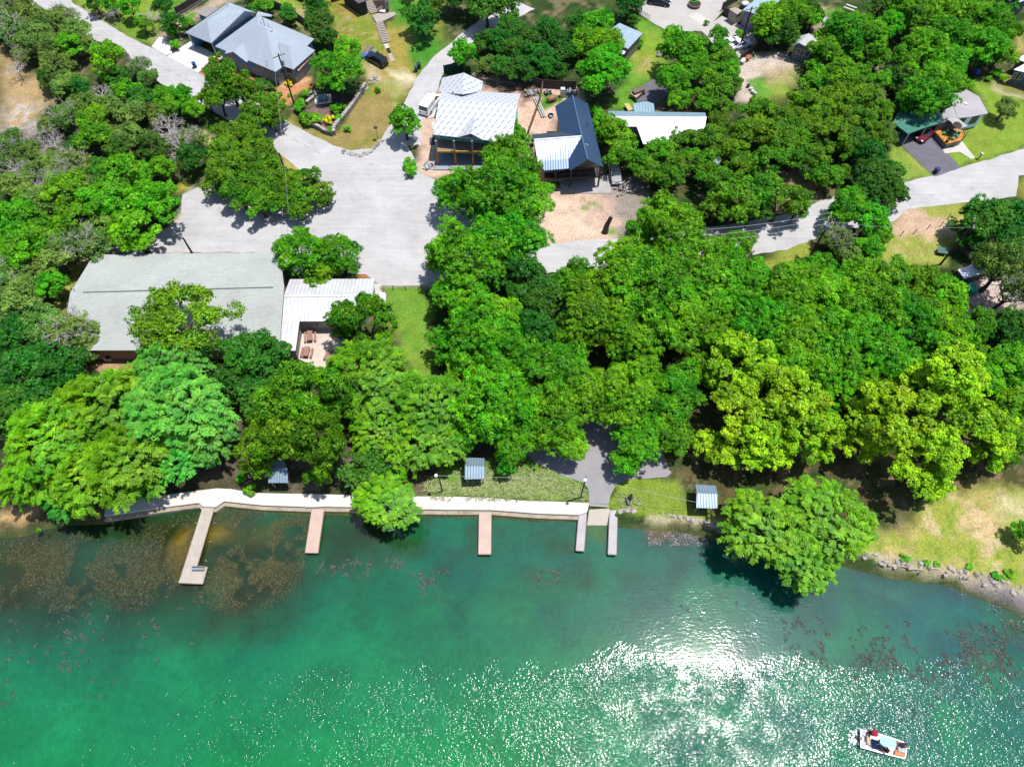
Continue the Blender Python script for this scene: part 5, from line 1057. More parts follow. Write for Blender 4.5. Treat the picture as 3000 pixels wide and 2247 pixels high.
pier('7', [(2018, 1085), (2096, 1085), (2056, 1367), (1975, 1365)], 'pinkish pier left of the lime cypress', PINK)
pier('8', [(1115, 776), (1192, 776), (1190, 1045), (1110, 1045)], 'pinkish pier alone in the middle of the promenade', PINK)
pier('8', [(1762, 776), (1811, 776), (1793, 1025), (1742, 1021)], 'narrow pale grey pier on the left side of the boat ramp', GREYD)
pier('8', [(1962, 748), (2011, 755), (2003, 1048), (1950, 1046)], 'narrow pale grey pier on the right side of the boat ramp', GREYD)
pb = thing('bench', 'small grey bench on the end of the L-shaped pier', 'bench', P('7', 1280, 1467, -.22))
MB().box(P('7', 1280, 1468, .22), (1.5, .4, .06)).build('seat', STEEL, pb); MB().box(P('7', 1280, 1468, .5)+Vector((0, .22, 0)), (1.5, .05, .4)).build('backrest', STEEL, pb)
for s in (-1, 1): MB().box(P('7', 1280, 1468, 0)+Vector((s*.6, 0, 0)), (.08, .36, .42)).build('leg', STEEL, pb)
fp = thing('swim_platform', 'small pale floating platform half under the lime cypress', 'platform', P('8', 540, 885, WATER))
MB().prism(PP('8', [(505, 868, -.6), (570, 868, -.6), (574, 892, -.6), (508, 892, -.6)]), -1.0, -.6).build('float', STEEL, fp, bevel=.05)
MB().tube([P('8', 520, 875, -.6), P('8', 520, 875, -.1), P('8', 535, 875, -.1), P('8', 535, 875, -.6)], .03, 5).build('ladder', STEEL, fp)

# ------------------------------------------------------------------ poles, lamps and wires
def lamp(v, base, h, lb, arm=(-.5, -.2)):
    b0 = P(v, *base); t = thing('street_lamp', lb, 'street lamp', b0, 'lamp posts on the shore strip')
    MB().tube([b0-Vector((0, 0, .1)), b0+Vector((0, 0, h))], [.11, .08], 8).build('pole', mat('pole_wood', '#5c5048', .85), t)
    top = b0+Vector((0, 0, h-.3)); e = top+Vector((arm[0], arm[1], .25)); MB().tube([top, e], .03, 5).build('arm', STEEL, t)
    MB().lathe(e-Vector((0, 0, .25)), [(.2, 0), (.22, .12), (.08, .3)], 10).build('lamp_head', flat('lamp_white', (.7, .7, .7)), t); return b0+Vector((0, 0, h))
L1 = lamp('8', (877, 645), 5.6, 'grey lamp post at the left end of the grassy shore strip', (-.35, .1)); L2 = lamp('8', (1773, 680), 7.0, 'dark lamp post beside the boat ramp', (-.1, -.3))
def upole(v, base, h, lb, arms=1, tr=0, az=0., lamp_=False):
    b0 = P(v, *base); t = thing('utility_pole', lb, 'utility pole', b0, 'wooden utility poles')
    MB().tube([b0-Vector((0, 0, .2)), b0+Vector((0, 0, h))], [.17, .12], 8).build('pole', mat('creosote_wood', '#4c4038', .85), t)
    d = Vector((math.cos(az), math.sin(az), 0)); ends = []
    for i in range(arms):
        z = h-.4-.9*i; c = b0+Vector((0, 0, z)); MB().box(c, (2.2, .1, .12), az).build('crossarm', WOOD, t)
        for s in (-1, 0, 1):
            MB().lathe(c+d*s*.95+Vector((0, 0, .06)), [(.05, 0), (.08, .1), (.05, .2)], 6).build('insulator', flat('ceramic', (.6, .6, .6)), t); ends.append(c+d*s*.95+Vector((0, 0, .26)))
    for i in range(tr):
        a = az+i*1.2+.6; c = b0+Vector((math.cos(a)*.42, math.sin(a)*.42, h-2.4)); MB().lathe(c, [(.26, 0), (.28, .1), (.28, .85), (.2, .95)], 10).build('transformer', flat('transformer_grey', '#d0d4d8', .4, .1), t)
    return ends, t
E1, _ = upole('2', (1143, 860), 10.5, 'utility pole with transformer in front of the blue house', 1, 1, .6)
E2, _ = upole('11', (750, 590), 9.0, 'utility pole with three transformers beside the right-hand road', 2, 3, 1.5)
E3, _ = upole('f', (470, 800), 8.5, 'tall thin utility pole beside the two white cars', 1, 0, .3)
E4, _ = upole('2', (1070, 1395), 4.2, 'short dark pole with a meter box on the road verge', 0)
E5, _ = upole('11', (1640, 640), 9.5, 'dark pole rising across the right-hand road from the grassy verge', 1, 0, 1.2)
E6, _ = upole('6', (795, 370), 3.6, 'short dark post at the edge of the parking lot by the hall roof', 0)
WIRE = flat('wire', '#cfd2d4', .5)
def wire(a, b, lb, sag=.6, r=.025, n=8):
    pts = [a.lerp(b, i/n)-Vector((0, 0, sag*4*(i/n)*(1-i/n))) for i in range(n+1)]; tag(MB().tube(pts, r, 4, False).build('power_line', WIRE), lb, 'cable', 'overhead wires')
far = P('11', 60, 440, 8.5)
for i, e in enumerate(E2[:3]): wire(e, far+Vector((0, (i-1)*1.1, 0)), ['upper', 'middle', 'lowest'][2-i]+' of three overhead wires crossing the right-hand road', .5, .03)
wire(L1, L2, 'white overhead wire above the grassy shore strip', .4, .022); wire(L2, P('9', 282, 545, 2.6), 'white overhead wire from the lamp post to the blue shelter', .3, .022)
wire(E1[0], P('2', 1090, 1700, 8), 'faint overhead wire crossing the road below the blue house', .6, .015); wire(E2[4], E5[0], 'overhead wire running right from the transformer pole', .6, .02)

# ------------------------------------------------------------------ fences, walls, rocks
def fence(v, pts, h, lb, m, rails=False, step=2.2, nm='fence', group=None):
    w_ = PP(v, pts); t = thing(nm, lb, 'fence', w_[0], group); pan = MB(); 
    for a, b in zip(w_[:-1], w_[1:]):
        d = b-a; L = d.length; rz = math.atan2(d.y, d.x); n = max(1, int(L/step))
        if rails:
            for z in (h*.45, h*.92): pan.box((a+b)/2+Vector((0, 0, z)), (L, .05, .14), rz)
        else: pan.box((a+b)/2+Vector((0, 0, h/2)), (L, .06, h-.06), rz)
        for i in range(n+1):
            p = a.lerp(b, i/n); MB().box(p+Vector((0, 0, h/2+.04)), (.12, .12, h+.1), rz).build('post', m, t)
    pan.build('rails' if rails else 'boards', m, t); return t
BRN = ribmat('brown_fence_boards', '#6c5c54', 0, .2, .85); DKF = mat('dark_fence', '#4c4048', .85, .2, 2)
fence('a', [(0, 235), (120, 170), (330, 30), (430, -40)], 1.7, 'dark board fence running up behind the garage of the blue house', DKF)
fence('a', [(-40, 300), (150, 200), (360, 70), (470, 0)], .9, 'lower pale rail fence in front of the dark board fence', mat('rail_grey', '#a89c98', .85), True)
fence('a', [(1400, 110), (1560, 180), (1780, 310), (1960, 440), (2010, 520)], 1.7, 'grey board fence behind the right side of the blue house', mat('grey_fence', '#8c8684', .85, .2, 2))
fence('2', [(1160, 0), (1210, 20), (1230, -20)], 1.6, 'short dark fence at the top edge beside the dark evergreen', DKF)
fence('2', [(1440, 25), (1560, -10)], 1.6, 'dark fence closing the top of the stair lot', DKF)
fence('c', [(500, 95), (560, 85), (880, 5)], 1.7, 'dark green fence behind the unfinished house', mat('green_fence', '#2c5a50', .8, .15, 1))
fence('3', [(900, 375), (1050, 395), (1220, 440), (1480, 450)], 1.8, 'brown board fence between the building lots and the dark oaks', BRN)
fence('3', [(1215, 440), (1190, 560), (1100, 810)], 1.6, 'weathered board fence between the two new houses', mat('fence_tan', '#a88c6c', .85, .2, 2))
fence('f', [(180, 190), (300, 100), (420, 30), (540, -40)], 1.8, 'dark weathered board fence by the purple house driveway', mat('fence_dark', '#5c5450', .85, .2, 2))
fence('f', [(200, 245), (330, 310), (420, 350)], 1.7, 'dark plank gate fence in front of the cream shed', mat('fence_dark', '#5c5450', .85))
fence('f', [(470, 1000), (620, 890), (800, 750)], 1.5, 'dark slatted fence between the white cars and the gravel drive', mat('fence_dark', '#5c5450', .85))
fence('h', [(370, 1080), (530, 1250), (900, 1090), (1200, 930)], .5, 'low pink block wall edging the upper patio', mat('block_pink', '#cdb49c', .9, .15, 2), nm='low_wall')
fence('h', [(200, 1110), (300, 1250), (420, 1400), (700, 1540)], .8, 'brown retaining wall at the foot of the pink patio', mat('brown_wall', '#8c6c58', .9, .15, 2), nm='low_wall')
for i, (x, y) in enumerate(((913, 195), (1018, 190), (1122, 190), (1230, 190))):
    p = P('k', x, y+12); t = tag(MB().tube([p, p+Vector((0, 0, 1.0))], .06, 6).build('fence_post', BLACK), ['leftmost', 'second', 'third', 'rightmost'][i]+' of the four thin dark posts at the top of the mown lawn', 'post', 'thin posts at the head of the lawn')
for i, (x, y) in enumerate(((1370, 445), (1460, 430), (1550, 400), (1640, 380), (1690, 330))):
    p = P('11', x, y); tag(MB().tube([p, p+Vector((0, 0, 1.1))], .07, 6).build('fence_post', WOOD), ['first', 'second', 'third', 'fourth', 'fifth'][i]+' wooden post from the left in the row on the right verge', 'post', 'wooden posts on the right verge')
for i, (x, y) in enumerate(((400, 705), (510, 680), (600, 655))):
    p = P('11', x, y); tag(MB().tube([p, p+Vector((0, 0, 1.1))], .06, 6).build('fence_post', WOOD), ['left', 'middle', 'right'][i]+' wooden post on the sunny patch under the transformer pole', 'post', 'posts on the sunny grass patch')
RK = [mat('limestone', '#c9c2bc', .9, .25, 2.5, bump=.6), mat('grey_rock', '#9a948e', .9, .25, 2.5, bump=.6)]
def rockmesh(seed, m):
    b = bmesh.new(); bmesh.ops.create_icosphere(b, subdivisions=2, radius=1); r = random.Random(seed); o = Vector((r.random()*9, r.random()*9, r.random()*9))
    from mathutils import noise as mn
    for v_ in b.verts: v_.co *= 1+.35*mn.noise(v_.co*1.1+o)+.12*mn.noise(v_.co*3+o); v_.co.z *= .62
    me = bpy.data.meshes.new('rock'); b.to_mesh(me); b.free(); me.materials.append(m); return me
ROCKS = [rockmesh(i, RK[i % 3 == 2]) for i in range(6)]
def rocks(v, pts, n, r0, r1, where, spread=.25, seed=1):
    """a heap or row of loose stones along a line: each stone its own object"""
    w_ = PP(v, pts); r = random.Random(seed); seg = [(a, b, (b-a).length) for a, b in zip(w_[:-1], w_[1:])]; T = sum(s[2] for s in seg); names = ['large pale', 'small pale', 'mid-sized grey']
    for i in range(n):
        t = T*(i+.5)/n
        for a, b, L in seg:
            if t <= L: break
            t -= L
        p = a.lerp(b, min(1, t/L))+Vector((r.uniform(-1, 1)*spread, r.uniform(-1, 1)*spread, 0)); s = r.uniform(r0, r1)
        o = bpy.data.objects.new('rock', ROCKS[r.randrange(6)]); C.objects.link(o); o.location = p+Vector((0, 0, s*.2)); o.rotation_euler = (0, 0, r.uniform(0, 6.28)); o.scale = (s, s*r.uniform(.6, 1), s*r.uniform(.7, 1.1))
        tag(o, 'pale rough stone '+where, 'rock', 'stones '+where)
rocks('b', [(1010, 1320), (1100, 1360), (1240, 1390), (1400, 1360), (1500, 1280), (1600, 1180)], 44, .18, .42, 'edging the lawn corner at the parking lot', .3, 2)
rocks('b', [(1440, 330), (1480, 220), (1530, 260)], 14, .2, .5, 'in the heap below the black car', .5, 3)
rocks('b', [(1370, 330), (1390, 420)], 8, .25, .45, 'at the top of the stone wall', .35, 4)
rocks('j', [(450, 560), (490, 580), (520, 540)], 16, .3, .6, 'piled on the green lawn beside the big tree', .7, 5)
rocks('9', [(1240, 870), (1420, 905), (1600, 935), (1760, 950), (1900, 985), (2050, 1035), (2200, 1070)], 60, .1, .38, 'along the foot of the grass bank', .8, 6)
rocks('q', [(730, 650), (830, 640), (950, 650)], 14, .2, .4, 'beside the right-hand narrow pier', .2, 7)
rocks('9', [(60, 615), (180, 635), (300, 655), (410, 690)], 20, .15, .35, 'along the sandy bank right of the ramp', .15, 8)
def stonewall(v, pts, h, th, lb):
    w_ = PP(v, pts); t = thing('stone_wall', lb, 'wall', w_[0]); mb = MB(); top = MB(); r = random.Random(3)
    for a, b in zip(w_[:-1], w_[1:]):
        d = b-a; L = d.length; n = max(1, int(L/.55)); rz = math.atan2(d.y, d.x)
        for i in range(n):
            p = a.lerp(b, (i+.5)/n); 
            mb.box(p+Vector((0, 0, h*.42)), (L/n*1.04, th, h*.84), rz); top.box(p+Vector((r.uniform(-.04, .04), r.uniform(-.04, .04), h*.9)), (L/n*.9, th*r.uniform(.95, 1.2), h*.2), rz+r.uniform(-.12, .12))
    mb.build('courses', mat('rubble_wall', '#aaa29a', .9, .4, 3, bump=.8), t); top.build('coping_stones', RK[0], t)
stonewall('b', [(1370, 380), (1330, 440), (1240, 580), (1130, 740), (1000, 900), (910, 1010), (900, 1090)], 1.0, .55, 'long dry-stone wall down the right side of the garden')
stonewall('b', [(890, 1090), (780, 1060), (640, 980), (520, 930)], .9, .45, 'low stone wall along the road at the garden corner')
stonewall('b', [(440, 540), (500, 530), (600, 480), (640, 520), (500, 640)], .7, .5, 'broken white stone garden steps beside the utility pole')

# ------------------------------------------------------------------ vehicles
CARP = {}
def carmesh(kind):
    """profiles in metres: x forward, half width y, z; returns body, glass outlines"""
    if kind == 'sedan': L, W_, prof, cab = 4.7, .9, [(-2.35, .55), (-2.3, .92), (-1.55, 1.0), (.95, .96), (2.1, .78), (2.35, .5)], [(-1.75, .97), (-1.05, 1.4), (.15, 1.42), (1.05, .95)]
    elif kind == 'suv': L, W_, prof, cab = 4.7, .94, [(-2.35, .55), (-2.33, 1.05), (-1.9, 1.1), (.95, 1.08), (2.15, .95), (2.35, .55)], [(-2.25, 1.08), (-2.0, 1.72), (.1, 1.76), (1.0, 1.06)]
    else: L, W_, prof, cab = 5.6, 1.0, [(-2.8, .5), (-2.8, 1.15), (-2.2, 1.2), (1.6, 1.2), (2.5, 1.0), (2.8, .55)], [(-2.78, 1.18), (-2.72, 2.05), (1.0, 2.1), (1.9, 1.18)]
    return L, W_, prof, cab
def car(v, A, B, kind, paint, lb, nm, group=None, len_=None):
    """A = rear end, B = front end on the ground"""
    L, W_, prof, cab = carmesh(kind); a, b = P(v, *A, .5), P(v, *B, .5); d = b-a; rz = math.atan2(d.y, d.x); c = (a+b)/2
    t = thing(nm, lb, 'car' if kind != 'van' else 'van', (0, 0, 0), group); body = MB(); body.use(paint); z0 = .3
    secs = []
    for x, z in prof:
        k = 1-.12*(abs(x)/(L/2))**6
        secs.append([Vector((x, -W_*k, z0)), Vector((x, -W_*k*1.0, z*.75)), Vector((x, -W_*k*.9, z)), Vector((x, W_*k*.9, z)), Vector((x, W_*k, z*.75)), Vector((x, W_*k, z0))])
    vs = [p for s_ in secs for p in s_]; fs = []; n = 6
    for i in range(len(secs)-1):
        for k in range(n): fs.append((i*n+k, (i+1)*n+k, (i+1)*n+(k+1) % n, i*n+(k+1) % n))
    fs += [tuple(range(n-1, -1, -1))[::-1], tuple(range((len(secs)-1)*n, len(secs)*n))[::-1]]; body.add(vs, fs)
    wt = .74; x = [p[0] for p in cab]; zc = [p[1] for p in cab]; wb = W_*.88; wt = W_*(.72 if kind != 'van' else .84)
    rf = [Vector((x[1]+.12, -wt, zc[1])), Vector((x[2]-.12, -wt, zc[2])), Vector((x[2]-.12, wt, zc[2])), Vector((x[1]+.12, wt, zc[1]))]
    rfb = [p-Vector((0, 0, .05)) for p in rf]; body.add(rf+rfb, [(0, 1, 2, 3), (7, 6, 5, 4), (0, 4, 5, 1), (1, 5, 6, 2), (2, 6, 7, 3), (3, 7, 4, 0)])
    bs = [Vector((x[0], -wb, zc[0])), Vector((x[3], -wb, zc[3])), Vector((x[3], wb, zc[3])), Vector((x[0], wb, zc[0]))]
    for i in range(4): body.tube([bs[i], rf[i]-Vector((0, 0, .03))], .055, 4)
    for s in (-1, 1): body.tube([Vector(((x[0]+x[3])/2-.1, s*wb, zc[0]-.02)), Vector(((x[1]+x[2])/2-.1, s*wt, zc[1]-.02))], .05, 4)
    if kind == 'van':
        for s in (-1, 1): body.add([Vector((-2.74, s*wb*1.01, 1.15)), Vector((.35, s*wb*1.01, 1.15)), Vector((.35, s*wt*1.02, 2.03)), Vector((-2.68, s*wt*1.02, 2.03))], [(0, 1, 2, 3) if s < 0 else (3, 2, 1, 0)])
    body.build('body', None, t)
    g_ = MB(); rg = [p*1.0-Vector((0, 0, .055)) for p in rf]; k_ = .97; bb = [Vector((p.x*k_, p.y*k_, p.z-.02)) for p in bs]; rg = [Vector((p.x, p.y*.97, p.z)) for p in rg]
    g_.add(bb+rg, [(0, 1, 5, 4), (1, 2, 6, 5), (2, 3, 7, 6), (3, 0, 4, 7), (4, 5, 6, 7)]).build('windows', GLASS, t)
    for sx in (-1, 1):
        for sy in (-1, 1):
            cc = Vector((sx*L*.31, sy*(W_-.06), .34)); wq = MB().tube([cc-Vector((0, .12, 0)), cc+Vector((0, .12, 0))], .34, 14).build('wheel', flat('tyre', '#2a2a2c', .9), t)
            MB().tube([cc+Vector((0, sy*.10, 0)), cc+Vector((0, sy*.14, 0))], .19, 10).build('rim', STEEL, wq)
    for sy in (-1, 1):
        MB().box((L/2-.1, sy*W_*.62, .68), (.2, .34, .16)).build('headlight', flat('lamp_white', (.7, .7, .7)), t); MB().box((-L/2+.06, sy*W_*.66, .8), (.14, .24, .2)).build('taillight', flat('lamp_red', '#c02020'), t)
    MB().box((L/2-.05, 0, .45), (.18, W_*1.6, .18)).build('bumper', BLACK, t)
    t.location = (c.x, c.y, 0); t.rotation_euler.z = rz
    if len_: t.scale = (len_/L,)*3
    return t
def paint(nm, c): return mat(nm, c, .25, .03, 1, .1, 0, None, .6)
BLKP = paint('black_car_paint', '#1c2430'); WHTP = paint('white_car_paint', (.7, .7, .72))
car('i', (630, 1150), (400, 1020), 'suv', BLKP, 'black estate car parked at the foot of the long stairs', 'parked_car')
car('c', (180, 760), (330, 560), 'van', WHTP, 'white delivery van parked beside the unfinished house', 'delivery_van')
c1_ = car('f', (350, 770), (640, 690), 'sedan', WHTP, 'white sedan with a dark sunroof, the lower of the two', 'parked_car', 'white cars behind the slatted fence')
MB().box((0-.35, 0, 1.43), (.7, .9, .03)).build('sunroof', GLASS, c1_)
car('f', (230, 740), (470, 650), 'sedan', WHTP, 'white sedan half under the tree, the upper of the two', 'parked_car', 'white cars behind the slatted fence')
car('g', (760, 900), (630, 1000), 'sedan', paint('dark_red_paint', '#8c1c30'), 'dark red car parked under the green carport roof', 'parked_car')
car('d', (1650, 1470), (1680, 1620), 'suv', paint('silver_paint', '#c8ccd4'), 'silver pickup-like car parked right of the dark blue metal roof', 'parked_car', None, 4.6)
car('j', (420, 12), (500, 25), 'sedan', BLKP, 'dark car at the top edge on the shaded paving', 'parked_car')

# ------------------------------------------------------------------ boat with people
hull = thing('motor_boat', 'white flat-bottomed motor boat with pale blue canopy crossing the glinting water', 'boat')
bo = PP('l', [(232, 192), (600, 290), (880, 380), (985, 420), (1030, 490), (1012, 640), (990, 705), (860, 680), (560, 605), (235, 515)], -.35)
cb = sum(bo, Vector())/len(bo); hull.location = (cb.x, cb.y, WATER)
kk = inset(bo, .35); bpy.context.view_layer.update(); hm = MB(); n = len(bo); low = [Vector((p.x, p.y, -1.15)) for p in kk]; A_ = sum(bo[i].x*bo[(i+1) % n].y-bo[(i+1) % n].x*bo[i].y for i in range(n))
inn = [Vector((p.x, p.y, -.38)) for p in inset(bo, .16)]; fl_ = [Vector((p.x, p.y, -.72)) for p in inset(bo, .2)]
fs = []
for lv in range(3):
    for i in range(n): j = (i+1) % n; f_ = (lv*n+i, lv*n+j, (lv+1)*n+j, (lv+1)*n+i); fs.append(f_ if A_ > 0 else f_[::-1])
hm.add(low+bo+inn+fl_, fs); hm.build('hull', flat('white_gelcoat', (.75, .75, .76), .3), hull)
MB().prism([Vector((p.x, p.y, -.70)) for p in inset(bo, .18)], -.74, -.70).build('deck', flat('cream_deck', (.62, .64, .68), .5), hull)
MB().prism(PP('l', [(415, 360, -.66), (560, 400, -.66), (560, 470, -.66), (720, 540, -.66), (700, 600, -.66), (430, 530, -.66)]), -.69, -.66).build('deck_mat', mat('blue_mat', '#6c92c8', .8), hull)
MB().prism(PP('l', [(870, 400, -.36), (975, 430, -.36), (1020, 495, -.36), (1002, 640, -.36), (980, 690, -.36), (815, 650, -.36), (830, 560, -.36), (865, 540, -.36)]), -.60, -.36).build('bow_deck', mat('orange_bow_deck', '#f09a62', .7), hull)
cz = 1.25; can = PP('l', [(570, 305, cz), (850, 385, cz), (842, 535, cz), (565, 480, cz)], cz)
MB().prism(smooth_poly(can, 1), cz-.06, cz).build('canopy', flat('aqua_canopy', '#a4dcf0', .5), hull); fm = MB()
for p in inset(can, .18): fm.tube([Vector((p.x, p.y, -.7)), Vector((p.x, p.y, cz-.05))], .025, 5)
fm.build('canopy_frame', STEEL, hull)
ctr = P('l', 640, 430, -.3); MB().box(ctr, (.6, .8, .8), -.25, .8).build('console', TRIM, hull, bevel=.03)
ob = MB(); oc = P('l', 225, 350, -.4); ob.box(oc, (.45, .42, .5), -.25, .7); ob.box(oc-Vector((0, 0, .5)), (.2, .16, .8), -.25); ob.build('outboard_motor', BLACK, hull, bevel=.04)
MB().box(P('l', 360, 385, -.45), (.38, .95, .5), -.25).build('cooler_seat', mat('tan_lid', '#dcc098', .7), hull, bevel=.03)
for x, y in ((278, 262), (278, 462)): MB().box(P('l', x, y, -.5), (.45, .62, .36), -.25).build('stern_box', flat('box_grey', '#bcc0cc'), hull)
MB().tube([P('l', 930, 540, -.34), P('l', 930, 540, -.1)], .04, 6).build('cleat', STEEL, hull)
MB().box(P('l', 935, 555, -.26), (.75, .45, .14), -.25).build('bow_hatch', flat('box_grey', '#bcc0cc'), hull)
# people: one continuous skinned body each, hands with five fingers
SKIN = mat('skin', '#d89c78', .6, .05, 4, bump=0)
def person(root_loc, rz, lb, shirt, shorts, hair, pose='stand', hat=None):
    t = thing('person', lb, 'person', (0, 0, 0), 'people on the motor boat')
    if pose == 'stand':
        J = dict(pel=(0, 0, .95), ch=(0, 0, 1.32), nk=(0, 0, 1.48), hd=(.02, 0, 1.62), top=(.02, 0, 1.74), sl=(0, .19, 1.42), el=(.12, .27, 1.18), wl=(.34, .2, 1.12), sr=(0, -.19, 1.42), er=(.12, -.27, 1.18), wr=(.34, -.2, 1.12),
                 hl=(0, .1, .9), kl=(.05, .11, .5), al=(0, .12, .08), tl=(.16, .13, .04), hr=(0, -.1, .9), kr=(.05, -.11, .5), ar=(0, -.12, .08), tr=(.16, -.13, .04))
    else:
        J = dict(pel=(0, 0, .48), ch=(-.03, 0, .85), nk=(-.02, 0, 1.0), hd=(.03, 0, 1.14), top=(.04, 0, 1.26), sl=(-.02, .19, .95), el=(.12, .27, .72), wl=(.34, .18, .66), sr=(-.02, -.19, .95), er=(.12, -.27, .72), wr=(.34, -.18, .66),
                 hl=(.06, .1, .46), kl=(.46, .14, .5), al=(.5, .14, .08), tl=(.66, .15, .04), hr=(.06, -.1, .46), kr=(.46, -.14, .5), ar=(.5, -.14, .08), tr=(.66, -.15, .04))
    R_ = dict(pel=.13, ch=.15, nk=.055, hd=.1, top=.075, sl=.06, el=.045, wl=.03, sr=.06, er=.045, wr=.03, hl=.09, kl=.06, al=.04, tl=.04, hr=.09, kr=.06, ar=.04, tr=.04)
    ed = [('pel', 'ch'), ('ch', 'nk'), ('nk', 'hd'), ('hd', 'top'), ('ch', 'sl'), ('sl', 'el'), ('el', 'wl'), ('ch', 'sr'), ('sr', 'er'), ('er', 'wr'), ('pel', 'hl'), ('hl', 'kl'), ('kl', 'al'), ('al', 'tl'), ('pel', 'hr'), ('hr', 'kr'), ('kr', 'ar'), ('ar', 'tr')]
    V_ = []; E_2 = []; RR = []; ix = {}
    for k, p in J.items(): ix[k] = len(V_); V_.append(Vector(p)); RR.append(R_[k])
    for a, b in ed: E_2.append((ix[a], ix[b]))
    for s, w_, e in ((1, 'wl', 'el'), (-1, 'wr', 'er')):
        d = (Vector(J[w_])-Vector(J[e])).normalized(); sd_ = d.cross(Vector((0, 0, 1))).normalized(); pc = Vector(J[w_])+d*.05; ip = len(V_); V_.append(pc); RR.append(.028); E_2.append((ix[w_], ip))
        for f_, (off, ln) in enumerate(((-.030, .065), (-.010, .078), (.010, .075), (.028, .058))):
            b0 = pc+d*.03+sd_*off; i1 = len(V_); V_.append(b0); RR.append(.010); V_.append(b0+d*ln*.6-Vector((0, 0, .01))); RR.append(.009); V_.append(b0+d*ln-Vector((0, 0, .03))); RR.append(.007); E_2 += [(ip, i1), (i1, i1+1), (i1+1, i1+2)]
        i1 = len(V_); V_.append(pc-sd_*s*.035+d*.005); RR.append(.011); V_.append(pc-sd_*s*.055+d*.04); RR.append(.009); E_2 += [(ip, i1), (i1, i1+1)]
    me = bpy.data.meshes.new('body'); me.from_pydata(V_, E_2, []); me.materials.append(SKIN); o = bpy.data.objects.new('body', me); C.objects.link(o); o.parent = t
    sk_ = o.modifiers.new('skin', 'SKIN'); 
    if not me.skin_vertices: me.attributes.new('skin', 'FLOAT', 'POINT')
    for i, r in enumerate(RR): me.skin_vertices[0].data[i].radius = (r, r)
    me.skin_vertices[0].data[0].use_root = True
    sb = o.modifiers.new('sub', 'SUBSURF'); sb.levels = 1; sb.render_levels = 2
    c = MB(); ch, pe = Vector(J['ch']), Vector(J['pel']); ax = (ch-pe)
    c.tube([pe+ax*.1, pe+ax*.5, ch, ch+ax.normalized()*.13], [.17, .165, .185, .09], 12)
    for s in ('l', 'r'): c.tube([Vector(J['s'+s])*1.0, Vector(J['s'+s]).lerp(Vector(J['e'+s]), .7)], [.082, .07], 8)
    c.build('shirt', shirt, t, True); c = MB(); c.tube([pe-ax.normalized()*.09, pe+ax*.22], [.165, .175], 12)
    for s in ('l', 'r'): c.tube([Vector(J['h'+s]), Vector(J['h'+s]).lerp(Vector(J['k'+s]), .85)], [.115, .095], 8)
    c.build('shorts', shorts, t, True)
    hd = Vector(J['hd']); f = MB(); f.use(flat('eye_dark', '#20242c'))
    for s in (-1, 1): f.box(hd+Vector((.098, s*.035, .03)), (.01, .02, .012))
    f.use(mat('lip', '#b06050', .6, .05)); f.box(hd+Vector((.095, 0, -.045)), (.01, .045, .012)); f.use(SKIN); f.box(hd+Vector((.108, 0, -.005)), (.03, .022, .04), 0, .5)
    for s in (-1, 1): f.box(hd+Vector((0, s*.102, 0)), (.035, .016, .05))
    f.build('face', None, t)
    h = MB(); tp = Vector(J['top'])
    if hat: h.lathe(hd+Vector((0, 0, .07)), [(hat[1], 0), (hat[1], .015), (.11, .03), (.1, .1), (.03, .13)], 14); h.build('hat', hat[0], t, True)
    else: h.lathe(hd+Vector((-.012, 0, -.03)), [(.100, 0), (.118, .05), (.112, .11), (.06, .155), (.0, .16)], 12); h.build('hair', hair, t, True)
    t.location = root_loc; t.rotation_euler.z = rz; return t
HAIR = flat('dark_hair', '#2a2220'); NAVY = flat('navy_cloth', '#2c3c64', .9); REDC = flat('red_cloth', '#d0203c', .9); BLU = flat('bright_blue_cloth', '#2c80e8', .9); MAR = flat('maroon_cloth', '#5c2c40', .9); BLKC = flat('black_cloth', '#22262e', .9)
person(P('l', 400, 285, -.70), 2.6, 'seated person in navy with a wide red sun hat at the stern', NAVY, NAVY, HAIR, 'sit', (REDC, .36))
person(P('l', 515, 415, -.66), -.3, 'person in dark clothes standing behind the canopy', BLKC, NAVY, HAIR, 'stand')
person(P('l', 640, 570, -.66), 2.9, 'person in maroon sitting at the lower side of the boat', MAR, BLKC, HAIR, 'sit')
person(P('l', 925, 465, -.36), -.2, 'person in a bright blue shirt sitting on the orange bow deck', BLU, BLKC, HAIR, 'sit')
wk = MB(); r = random.Random(9)
for i in range(70):
    p = P('l', r.uniform(40, 225), r.gauss(340, 95), WATER+.01); s = r.uniform(.03, .13); wk.lathe(p, [(s, 0), (s*.7, .03), (.01, .05)], 6)
o = wk.build('foam', flat('foam_white', (.6, .62, .62))); o['kind'] = 'stuff'; o['label'] = 'white foam of the wake behind the outboard motor'; o['category'] = 'foam'

# ------------------------------------------------------------------ small things round the houses
def bin_(v, x, y, col, lb, rz=0.):
    p = P(v, x, y); t = thing('wheelie_bin', lb, 'trash bin', p, 'wheeled trash bins'); m = flat('bin_'+col[1:], col, .5)
    b0 = MB(); b0.box(Vector((0, 0, .5))+p, (.55, .62, 1.0), rz, 1.12); b0.build('bin_body', m, t, bevel=.03); MB().box(p+Vector((0, 0, 1.04)), (.66, .76, .08), rz).build('lid', m, t, bevel=.02)
    for s in (-1, 1): MB().tube([p+Vector((s*.25-.03, .3, .12)), p+Vector((s*.25+.03, .3, .12))], .12, 8).build('wheel', BLACK, t)
    return t
bin_('a', 262, 1000, '#2450b0', 'bright blue trash bin on the white driveway of the blue house', .6)
bin_('g', 855, 1640, '#1c3c80', 'dark blue trash bin at the end of the dark driveway', .3)
bin_('i', 1225, 1290, '#2c5c5c', 'dark green trash bin on the grass by the upper street', .2); bin_('i', 1275, 1230, '#2c4048', 'second darker bin touching the dark green one by the street', .4)
